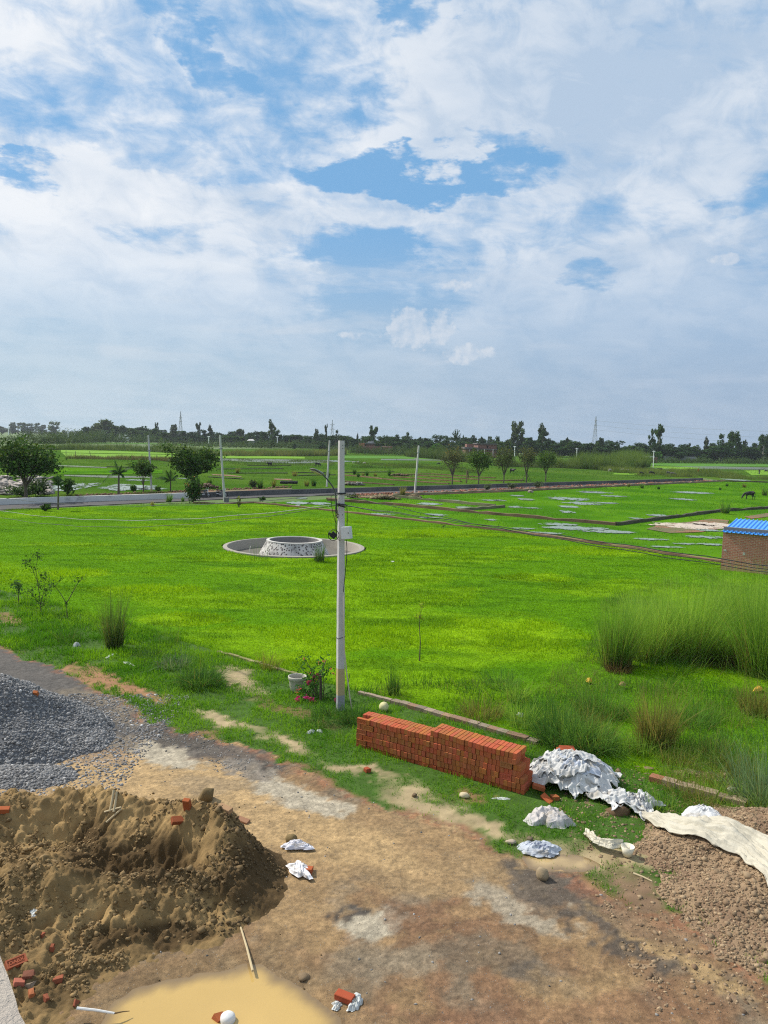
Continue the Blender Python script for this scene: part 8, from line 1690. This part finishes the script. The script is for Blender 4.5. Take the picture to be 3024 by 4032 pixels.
# the big grove and the middle tree line
NAMED = [
 (342, 1676, 66, 430, 'dome', 'dark', 'dark round tree at the left end of the big grove'), (412, 1645, 112, 450, 'dome', 'pale', 'broadest palest tree crowning the big left grove'), (456, 1672, 70, 425, 'round', 'mid', 'leafy tree before the palest grove tree'), (484, 1656, 48, 460, 'dome', 'dark', 'small dark domed tree at the top of the big grove'),
 (520, 1682, 80, 410, 'round', 'mid', 'green tree behind the little white temple'), (556, 1664, 96, 440, 'dome', 'dark', 'large dark domed tree right of the grove centre'), (604, 1682, 64, 420, 'round', 'dark', 'dark tree at the right end of the big grove'), (617, 1662, 18, 470, 'slender', 'grey', 'very thin tree poking up right of the big grove'),
 (380, 1700, 60, 400, 'round', 'dark', 'low dark tree at the left foot of the big grove'), (430, 1706, 60, 395, 'round', 'dark', 'low tree at the foot of the palest grove tree'), (650, 1700, 62, 400, 'round', 'mid', 'rounded tree left of the reddish house'), (682, 1667, 50, 440, 'round', 'grey', 'rounded grey tree in front of the left pylon'), (724, 1694, 70, 430, 'round', 'dark', 'dark tree behind the reddish house'),
 (780, 1667, 28, 430, 'slender', 'grey', 'thin tree just left of the leaning pole'), (830, 1676, 34, 420, 'slender', 'grey', 'thin pale tree right of the leaning pole top'), (806, 1694, 60, 410, 'ragged', 'dark', 'ragged dark tree between two thin ones'), (762, 1698, 50, 400, 'round', 'dark', 'dark tree right of the reddish house'), (866, 1702, 34, 420, 'ragged', 'dark', 'small ragged tree right of the leaning pole'),
 (906, 1711, 78, 300, 'spreading', 'mid', 'flat topped spreading tree with dark trunk in the left middle'), (946, 1683, 44, 420, 'spreading', 'grey', 'umbrella shaped tree rising above the middle trees'), (985, 1703, 46, 390, 'round', 'dark', 'dark tree over the small thatched roof'), (1012, 1700, 50, 400, 'ragged', 'dark', 'dark ragged tree left of the tall pale one'), (1042, 1696, 62, 390, 'round', 'mid', 'rounded tree beside the tall pale forked one'), (1073, 1656, 38, 400, 'slender', 'pale', 'tall pale forked tree left of the lamp head'),
 (1090, 1688, 54, 385, 'round', 'dark', 'dark round tree at the foot of the tall pale forked one'), (1030, 1732, 60, 290, 'dome', 'mid', 'low bushy tree under the middle tree line'), (1068, 1731, 50, 290, 'dome', 'mid', 'second low bushy tree under the middle tree line'), (1125, 1712, 50, 390, 'round', 'dark', 'tree left of the white flat roofed house'),
 (1168, 1708, 56, 400, 'spreading', 'dark', 'broad dark tree by the white flat roofed house'), (1212, 1716, 64, 370, 'round', 'dark', 'dark tree in front of the white flat roofed house'), (1246, 1688, 30, 400, 'slender', 'grey', 'thin leaning tree left of the middle pylon'), (1258, 1706, 50, 390, 'round', 'dark', 'round tree under the thin leaning one'), (1284, 1674, 16, 410, 'slender', 'grey', 'thinnest pole like tree just left of the middle pylon'),
 (1300, 1712, 60, 370, 'round', 'dark', 'dark tree at the foot of the middle pylon'), (1324, 1691, 36, 390, 'ragged', 'grey', 'ragged tree hiding the base of the middle pylon'), (1266, 1742, 60, 300, 'round', 'dark', 'low dark tree left of the near pole top'), (1161, 1745, 26, 280, 'round', 'dark', 'single small dark tree on the far green field'),
 (1356, 1712, 66, 380, 'round', 'mid', 'rounded tree just right of the near pole top'), (1408, 1708, 15, 390, 'slender', 'grey', 'short thin tree right of the near pole top'), (1440, 1716, 36, 380, 'round', 'dark', 'dark tree left of the tall double tree'), (1474, 1681, 46, 390, 'slender', 'mid', 'tall double tree above the long brick wall'), (1462, 1696, 26, 385, 'ragged', 'mid', 'lower companion of the tall double tree'), (1520, 1712, 44, 360, 'feather', 'mid', 'feathery plantain like tree right of the tall double tree'),
 (1545, 1722, 50, 370, 'round', 'dark', 'dark tree right of the feathery one'), (1563, 1705, 44, 390, 'dome', 'dark', 'domed tree above the right end of the brick wall'), (1600, 1699, 34, 390, 'ragged', 'mid', 'ragged tall tree left of the leaning far pole'), (1640, 1734, 84, 330, 'dome', 'dark', 'low wide dark tree behind the leaning far pole'), (1652, 1714, 34, 380, 'spreading', 'dark', 'little flat umbrella tree above the leaning far pole'), (1685, 1722, 66, 350, 'round', 'dark', 'round dark tree right of the umbrella tree'),
 (1735, 1727, 18, 380, 'ragged', 'dark', 'narrow dark tree left of the spiky one'), (1762, 1714, 28, 380, 'ragged', 'dark', 'ragged dark tree beside the spiky one'), (1712, 1744, 58, 290, 'round', 'bright', 'fresh green round tree under the tree line'), (1738, 1752, 40, 280, 'round', 'dark', 'dark bushy tree next to the fresh green one'), (1797, 1689, 40, 330, 'feather', 'dark', 'dark spiky star shaped tree right of centre'), (1797, 1735, 40, 325, 'round', 'dark', 'dark tree below the spiky star shaped one'), (1825, 1715, 16, 360, 'ragged', 'dark', 'narrow tree right of the spiky one'),
 (1866, 1708, 42, 370, 'dome', 'dark', 'domed tree above the brick building'), (1895, 1722, 28, 370, 'ragged', 'dark', 'small tree above the middle of the brick building'), (1932, 1714, 44, 370, 'round', 'mid', 'rounded tree above the right end of the brick building'), (1962, 1714, 46, 300, 'round', 'dark', 'dark tree right of the brick building'), (2002, 1732, 70, 270, 'dome', 'dark', 'dark wide tree behind the third roadside tree'),
 (2040, 1656, 66, 290, 'slender', 'pale', 'tallest airy tree right of the brick building'), (2030, 1690, 50, 288, 'ragged', 'grey', 'lower airy tree inside the tallest one'), (2086, 1718, 56, 280, 'round', 'dark', 'dark tree between the two tall airy ones'), (2136, 1671, 56, 290, 'slender', 'mid', 'second tall airy tree left of the right pylon'), (2140, 1700, 66, 280, 'ragged', 'dark', 'dark ragged tree under the second tall airy one'), (2170, 1724, 40, 280, 'ragged', 'mid', 'drooping tree right of the second tall airy one'),
 (2214, 1730, 48, 270, 'round', 'dark', 'dark rounded tree left of the right pylon'), (2236, 1726, 24, 280, 'ragged', 'dark', 'narrow dark tree left of the right pylon'), (2270, 1739, 70, 260, 'round', 'dark', 'dark tree nearer the right pylon'), (2305, 1742, 60, 260, 'dome', 'dark', 'domed dark tree left of the pylon base'), (2370, 1719, 46, 270, 'round', 'dark', 'pointed dark tree just right of the right pylon'), (2345, 1742, 60, 262, 'round', 'mid', 'tree hiding the right pylon base'), (2410, 1742, 52, 260, 'round', 'dark', 'dark tree right of the pointed one'),
 (2432, 1742, 30, 262, 'round', 'dark', 'small dark tree in the dip right of the pylon'), (2490, 1740, 84, 255, 'dome', 'mid', 'wide pale topped tree left of the tall twin trees'), (2455, 1758, 50, 250, 'round', 'dark', 'low dark tree left of the wide pale topped one'), (2568, 1694, 40, 245, 'ragged', 'mid', 'left one of the tall twin trees'), (2600, 1677, 46, 250, 'slender', 'mid', 'right taller one of the tall twin trees'), (2545, 1748, 60, 245, 'dome', 'dark', 'dark tree at the foot of the tall twin trees'), (2594, 1777, 34, 225, 'round', 'bright', 'bright green small tree beside the brick shed'),
 (2636, 1752, 60, 250, 'dome', 'dark', 'dark dome right of the tall twin trees'), (2672, 1760, 56, 250, 'round', 'dark', 'low tree above the dark shed'), (2712, 1742, 22, 262, 'ragged', 'dark', 'small pointed tree right of the dark shed'), (2705, 1760, 60, 248, 'round', 'dark', 'dark tree right of the dark shed'), (2742, 1758, 50, 250, 'dome', 'dark', 'domed dark tree left of the airy pointed one'), (2783, 1723, 34, 250, 'slender', 'grey', 'airy pointed tree in the right tree line'), (2800, 1752, 64, 240, 'round', 'mid', 'round tree at the foot of the airy pointed one'),
 (2852, 1706, 54, 240, 'ragged', 'mid', 'tall leafy tree left of the highest right tree'), (2893, 1696, 62, 240, 'slender', 'mid', 'highest tree of the right hand group'), (2872, 1738, 74, 232, 'round', 'dark', 'dark tree under the highest right hand tree'), (2936, 1736, 30, 240, 'ragged', 'mid', 'narrow tree right of the highest right hand tree'), (2960, 1760, 56, 236, 'round', 'dark', 'low dark tree in the right hand gap'), (2972, 1756, 18, 242, 'ragged', 'grey', 'tiny pointed tree in the right hand gap'), (3012, 1708, 58, 236, 'slender', 'mid', 'tall tree with pale bare trunk cut by the right edge'), (3040, 1745, 70, 232, 'round', 'dark', 'dark tree beyond the right edge')]
for a in NAMED: ftree(*a)
# filler trees that close the line, and a few just outside the frame for a side view
qf = random.Random(5); FILL = 'plain dark tree filling the distant tree line between the named ones'
def line_y(px): return np.interp(px, [300, 620, 900, 1150, 1400, 1700, 2000, 2300, 2600, 3000], [1683, 1694, 1703, 1709, 1711, 1721, 1725, 1733, 1745, 1748])
for k in range(96):
    px = 330 + k * 28.4 + qf.uniform(-12, 12); d = float(np.interp(px, [330, 1500, 2000, 3000], [440, 380, 285, 245])) + (60 if k % 2 else -10) + qf.uniform(-10, 20)
    ftree(px, float(line_y(px)) + (qf.uniform(-10, 4) if k % 2 else qf.uniform(2, 22)), qf.uniform(76, 120), d, qf.choice(('round', 'dome', 'round', 'dome')), qf.choice(('dark', 'dark', 'mid')), 'plain dark tree filling a gap in the distant tree line', 'plain trees of the tree line')
for k, px in enumerate((-260, -180, -110, 3110, 3180, 3260, 3350)): ftree(px, 1690 + 8 * (k % 3) + (65 if px > 3000 else 0), 80, 250 if px > 3000 else 600, 'round', 'dark', 'dark tree past the end of the named tree line', 'trees beyond the frame')
# ================================================================== DISTANT BUILDINGS
m, t = newmat('far_brick'); b_ = t.n('ShaderNodeBsdfPrincipled'); tc_ = t.n('ShaderNodeTexCoord'); nz = t.noise(tc_.outputs['Object'], .6, 5, .6); nz2 = t.noise(tc_.outputs['Object'], 6, 4, .6)
t.set(b_.inputs['Base Color'], t.mix(t.m('MULTIPLY', nz2, .7), t.mix(nz, (.22, .085, .06), (.15, .065, .05)), (.26, .15, .12))); b_.inputs['Roughness'].default_value = .9; finish(t, b_.outputs[0]); M_fbrick = m
M_fplast = surf('far_plaster', (.55, .54, .50), scale=.8, var=.12, bump=0); M_fgrey = surf('far_cement', (.26, .255, .25), scale=.8, var=.15, bump=0); M_froof = surf('far_roof', (.12, .11, .11), scale=.8, var=.2, bump=0); M_ftin = surf('far_tin', (.48, .47, .46), scale=.8, var=.15, bump=0, rough=.5); M_fdark = surf('far_opening', (.012, .012, .014), bump=0, var=.1); M_forange = surf('far_tiles', (.34, .15, .08), scale=1, var=.25, bump=0); M_fwhite = surf('far_whitewash', (.66, .65, .62), scale=.8, var=.08, bump=0); M_fblue = surf('far_blue_grey', (.16, .17, .23), scale=.8, var=.15, bump=0)
def at_d(px, py, d): return AT(px, py, d)
def bbox(t, name, x0, x1, y0, y1, d, mat, depth=6, parent=None):
    """box whose front face covers these photo pixels at distance d"""
    if CUR: d = CUR[1] + (d - CUR[0]) * 2.2; depth *= 1.8
    a = at_d(x0, y1, d); b = at_d(x1, y0, d); mb = MB(); z0 = min(a.z, 0) if name in ('wall',) else a.z; mb.box(((a.x + b.x) / 2, d + depth / 2, (z0 + b.z) / 2), (abs(b.x - a.x), depth, b.z - z0)); par = parent or t
    o = mb.build(name, mat, par)
    if parent is not None and parent.parent is not None:
        for v in o.data.vertices: v.co -= Vector(parent.parent.location)
    return o
def house(name, lab, cat, px, py, d):
    global CUR
    CUR = (d, G(px, py).y); p = at_d(px, py, CUR[1]); return thing(name, lab, cat, (p.x, CUR[1], 0))
CUR = None
h = house('walled_compound', 'long low red brick compound wall with rooms behind, right of the near pole', 'brick compound', 1470, 1783, 190)
bbox(h, 'wall', 1398, 1501, 1758, 1782, 190, M_fbrick, 1.0); bbox(h, 'wall', 1503, 1546, 1760, 1780, 190.6, M_fbrick, 9)
for x in (1399, 1436, 1500): bbox(h, 'pier', x, x + 3, 1757, 1783, 189.8, M_fgrey, .4)
bbox(h, 'room', 1412, 1435, 1745, 1759, 200, M_forange, 5); bbox(h, 'room', 1440, 1474, 1748, 1759, 201, M_fbrick, 5); bbox(h, 'roof', 1436, 1476, 1745, 1748, 200.5, M_froof, 6); bbox(h, 'tin_sheet', 1448, 1466, 1739, 1743, 203, M_ftin, 4); bbox(h, 'room', 1462, 1472, 1736, 1746, 207, M_fgrey, 3)
h = house('brick_building', 'unfinished two level red brick building behind the roadside trees', 'building', 1890, 1800, 165)
bbox(h, 'wall', 1832, 1884, 1767, 1797, 165, M_fbrick, 8); bbox(h, 'wall', 1881, 1956, 1749, 1797, 166, M_fbrick, 10); bbox(h, 'upper_room', 1838, 1864, 1749, 1762, 168, M_fbrick, 5); bbox(h, 'slab', 1829, 1886, 1762, 1767, 164.6, M_froof, 9); bbox(h, 'slab', 1880, 1958, 1768, 1770, 165.6, M_froof, .6); bbox(h, 'slab', 1879, 1958, 1747, 1749, 165.7, M_froof, 10)
for x in (1846, 1880, 1907, 1940): bbox(h, 'column', x, x + 3, 1769, 1797, 164.5, M_fplast, .3)
bbox(h, 'window', 1917, 1922, 1755, 1763, 165.9, M_fdark, .2)
h = house('temple', 'little white shrine with pointed spire at the foot of the big grove', 'temple', 472, 1739, 390)
bbox(h, 'wall', 466, 478, 1722, 1740, 390, M_fgrey, 3); bbox(h, 'annex', 480, 497, 1721, 1736, 391, M_fwhite, 4); bbox(h, 'annex', 460, 465, 1722, 1736, 391, M_fplast, 3)
p = at_d(472, 1724, CUR[1] + 3.3); mb = MB(); s_ = CUR[1] / FPX; mb.lathe([(6 * s_, 0), (5.5 * s_, 4 * s_), (4 * s_, 8 * s_), (1.6 * s_, 12 * s_), (0, 15 * s_)], tuple(p), 10); mb.build('spire', M_fwhite, h)
h = house('village_house', 'reddish flat roofed house with a blue grey lower wall among the trees', 'house', 720, 1740, 385)
bbox(h, 'wall', 716, 772, 1722, 1738, 385, M_fblue, 6); bbox(h, 'upper_wall', 730, 771, 1711, 1722, 385.5, M_fbrick, 5); bbox(h, 'parapet', 734, 750, 1703, 1711, 386, M_fplast, 3); bbox(h, 'annex', 692, 712, 1715, 1737, 384.5, M_fplast, 4); bbox(h, 'window', 698, 704, 1722, 1728, 384.4, M_fdark, .3); bbox(h, 'roof', 690, 714, 1713, 1716, 384.2, M_fbrick, 5)
h = house('village_house', 'white flat roofed house half hidden by dark trees left of the near pole', 'house', 1205, 1760, 395)
bbox(h, 'wall', 1193, 1222, 1719, 1740, 395, M_fwhite, 6); bbox(h, 'roof', 1190, 1225, 1716, 1719, 394.5, M_fplast, 8); bbox(h, 'window', 1198, 1204, 1722, 1728, 394.8, M_fdark, .3); bbox(h, 'window', 1209, 1215, 1722, 1728, 394.8, M_fdark, .3); bbox(h, 'wall', 1150, 1166, 1720, 1740, 398, M_fplast, 5)
h = house('hut', 'small low hut with grey sloping roof under the middle trees', 'hut', 985, 1756, 330)
bbox(h, 'wall', 978, 998, 1734, 1746, 330, M_fgrey, 4); mb = MB(); a, b, c, e = at_d(972, 1735, CUR[1] - 2), at_d(1003, 1735, CUR[1] - 2), at_d(996, 1729, CUR[1] + 6), at_d(980, 1729, CUR[1] + 6); mb.add([a, b, c, e, a - Vector((0, 0, .15)), b - Vector((0, 0, .15)), c - Vector((0, 0, .15)), e - Vector((0, 0, .15))], [(0, 1, 2, 3), (7, 6, 5, 4), (0, 4, 5, 1), (1, 5, 6, 2), (2, 6, 7, 3), (3, 7, 4, 0)]); mb.build('roof', M_ftin, h)
h = house('brick_shed', 'long red brick shed with pale tin roof by the right herd', 'shed', 2560, 1822, 172)
bbox(h, 'wall', 2531, 2589, 1801, 1822, 172, M_fbrick, 4); bbox(h, 'wall', 2468, 2531, 1801, 1815, 175, M_fgrey, 4); bbox(h, 'roof', 2490, 2526, 1797, 1801, 174, M_ftin, 5); bbox(h, 'roof', 2546, 2578, 1797, 1801, 171.5, M_ftin, 5); bbox(h, 'doorway', 2474, 2482, 1803, 1815, 174.8, M_fdark, .3); bbox(h, 'doorway', 2500, 2520, 1803, 1810, 174.8, M_fdark, .3)
h = house('shed', 'dark open shed with flat pale roof behind a grey wall at right', 'shed', 2650, 1812, 205)
bbox(h, 'wall', 2636, 2670, 1787, 1800, 205, M_froof, 5); bbox(h, 'roof', 2632, 2671, 1783, 1786, 204, M_ftin, 7)
h = house('boundary_wall', 'low pale grey boundary wall in front of the right tree line', 'wall', 2660, 1814, 198); bbox(h, 'wall', 2612, 2745, 1799, 1812, 198, M_fgrey, .4)
h = house('boundary_wall', 'broken grey wall half hidden under the far right trees', 'wall', 2955, 1818, 196); bbox(h, 'wall', 2938, 2975, 1797, 1812, 196, M_fgrey, .4)
CUR = None; dn_ = G(1741, 1803).y; p = at_d(1741, 1789, dn_); t_ = thing('notice_board', 'small blank white notice board on posts left of the roadside trees', 'sign', (p.x, dn_, 0)); bbox(t_, 'board', 1736, 1746, 1784, 1794, dn_, M_fwhite, .12); mb = MB()
for x in (1738, 1744): mb.tube([at_d(x, 1789, dn_ + .2), Vector((at_d(x, 1789, dn_ + .2).x, dn_ + .2, -.1))], .05, 5)
mb.build('posts', M_trunk, t_)
# thin fence posts of the paddy
for k, (px, py, hp_) in enumerate(((260, 1794, 20), (297, 1797, 20), (357, 1799, 22), (559, 1804, 16), (617, 1806, 14), (655, 1806, 12), (480, 1803, 14))):
    p = G(px, py); mb = MB(); mb.tube([p, AT(px - (4 if k == 2 else 0), py - hp_, p.y)], .07, 5); tag(mb.build('fence_post', M_trunk, loc=tuple(p)), 'slanting fence post by the yellow green paddy' if k == 2 else 'thin upright fence post along the yellow green paddy', 'post', 'posts of the paddy fence')
for k, (px, y0, y1, d) in enumerate(((822, 1718, 1752, 500), (494, 1712, 1742, 520), (1092, 1718, 1748, 480), (268, 1687, 1735, 520), (295, 1690, 1712, 900), (2269, 1764, 1832, 255), (2572, 1774, 1836, 260), (2027, 1757, 1776, 400), (34, 1680, 1710, 900))):
    a, b = at_d(px, y1, d), at_d(px + (3 if k in (5, 6) else 0), y0, d); mb = MB(); mb.tube([Vector((a.x, a.y, min(a.z, 0))), b], [.0009 * d * .55, .0009 * d * .45], 6); mb.tube([b + Vector((-.004 * d * .4, 0, -.3)), b + Vector((.004 * d * .4, 0, -.3))], .0004 * d, 4)
    tag(mb.build('power_pole', M_conc, loc=(a.x, a.y, 0)), ('slim pole before the ragged trees right of the leaning pole', 'slim pole beside the little shrine', 'slim pole below the tall pale forked tree', 'slim pole in front of the far left bushes', 'faint far pole left of the big grove', 'slim pole in the tall reeds under the right pylon', 'slim pole in front of the red brick shed', 'slim pole behind the middle roadside tree', 'faint pole in the hazy far left grove')[k], 'pole', 'slim far poles')
# ---- pylons
M_pyl = surf('pylon_steel', (.36, .38, .40), metal=.3, rough=.5, var=.05, bump=0)
def pylon(px, ytop, d, base_w, lab, arms, ybase_z=0):
    d *= 1.25; tp_ = AT(px, ytop, d); x, top = tp_.x, tp_.z; t = thing('pylon', lab, 'pylon', (x, d, 0), 0, 'lattice pylons'); o_ = Vector((x, d, 0)); mb = MB(); r_ = d * .00019
    lv = [0, .18, .34, .48, .60, .70, .79, .88, 1.0]; wd = [base_w * (1 - f_) ** 1.15 * .5 + .12 for f_ in lv]
    for i in range(len(lv) - 1):
        for (sx_, sy_) in ((-1, -1), (1, -1), (1, 1), (-1, 1)): mb.tube([o_ + Vector((sx_ * wd[i], sy_ * wd[i], lv[i] * top)), o_ + Vector((sx_ * wd[i + 1], sy_ * wd[i + 1], lv[i + 1] * top))], r_, 4)
        for s_ in (-1, 1):
            mb.tube([o_ + Vector((-wd[i], s_ * wd[i], lv[i] * top)), o_ + Vector((wd[i + 1], s_ * wd[i + 1], lv[i + 1] * top))], r_ * .6, 4); mb.tube([o_ + Vector((wd[i], s_ * wd[i], lv[i] * top)), o_ + Vector((-wd[i + 1], s_ * wd[i + 1], lv[i + 1] * top))], r_ * .6, 4); mb.tube([o_ + Vector((-wd[i], s_ * wd[i], lv[i] * top)), o_ + Vector((wd[i], s_ * wd[i], lv[i] * top))], r_ * .6, 4)
    mb.build('tower', M_pyl, t)
    for (f_, w_) in arms:
        mb = MB(); z = f_ * top
        for s_ in (-1, 1): mb.tube([o_ + Vector((0, 0, z + .8)), o_ + Vector((s_ * w_, 0, z))], r_ * .8, 4); mb.tube([o_ + Vector((0, 0, z)), o_ + Vector((s_ * w_, 0, z))], r_ * .9, 4)
        mb.build('crossarm', M_pyl, t)
    return o_, top
pylon(711, 1620, 640, 5.0, 'lattice pylon above the trees at left', ((.66, 1.9), (.80, 1.7)))
pylon(1309, 1653, 720, 5.0, 'lattice pylon with wide crossarms above the trees near the centre', ((.62, 3.0), (.80, 3.0)))
o3, t3 = pylon(2347, 1639, 560, 5.4, 'tallest lattice pylon standing at right of centre', ((.64, 1.7), (.76, 1.6), (.88, 1.3)))
for k, (f_, xe, ye) in enumerate(((.88, 3200, 1722), (.76, 3200, 1748), (.64, 3200, 1772))):
    a = o3 + Vector((1.4, 0, f_ * t3)); b = at_d(xe, ye - 20, 620); mb = MB(); pts = [a.lerp(b, s) - Vector((0, 0, 4 * 2.0 * s * (1 - s))) for s in np.linspace(0, 1, 20)]; mb.tube(pts, .07, 4); tag(mb.build('power_line', M_pyl, loc=tuple(a)), ('highest', 'middle', 'lowest')[k] + ' thin power line running right from the right pylon', 'power line', 'power lines of the right pylon')
for k, (px, py, d) in enumerate(((2855, 1596, 160), (217, 1655, 260))):
    c = at_d(px, py, d); s_ = d / FPX; mb = MB(); mb.add([c + Vector((-7 * s_, 0, 1.5 * s_)), c + Vector((0, 1.5 * s_, 0)), c + Vector((7 * s_, 0, 1.2 * s_)), c + Vector((0, -1.8 * s_, -.3 * s_))], [(0, 1, 3), (1, 2, 3)]); mb.tube([c + Vector((0, -2.4 * s_, 0)), c, c + Vector((0, 3.2 * s_, 0))], [.2 * s_, .9 * s_, .3 * s_], 6); tag(mb.build('bird', M_fgrey if k == 0 else M_fdark, loc=tuple(c)), 'tiny pale bird high over the right tree line' if k == 0 else 'tiny dark bird over the hazy left trees', 'bird', 'birds in flight')
# ================================================================== AIR
m, t = newmat('haze_air'); pv = t.n('ShaderNodeVolumePrincipled'); pv.inputs['Color'].default_value = (.80, .88, .97, 1); pv.inputs['Density'].default_value = HAZE_D = 0.00012; pv.inputs['Anisotropy'].default_value = 0.2
o_ = t.n('ShaderNodeOutputMaterial'); t.set(o_.inputs['Volume'], pv.outputs[0])
mb = MB(); mb.box((0, 780, 24.5), (3000, 1760, 53)); tag(mb.build('haze', m, loc=(0, 480, 0)), kind='stuff')
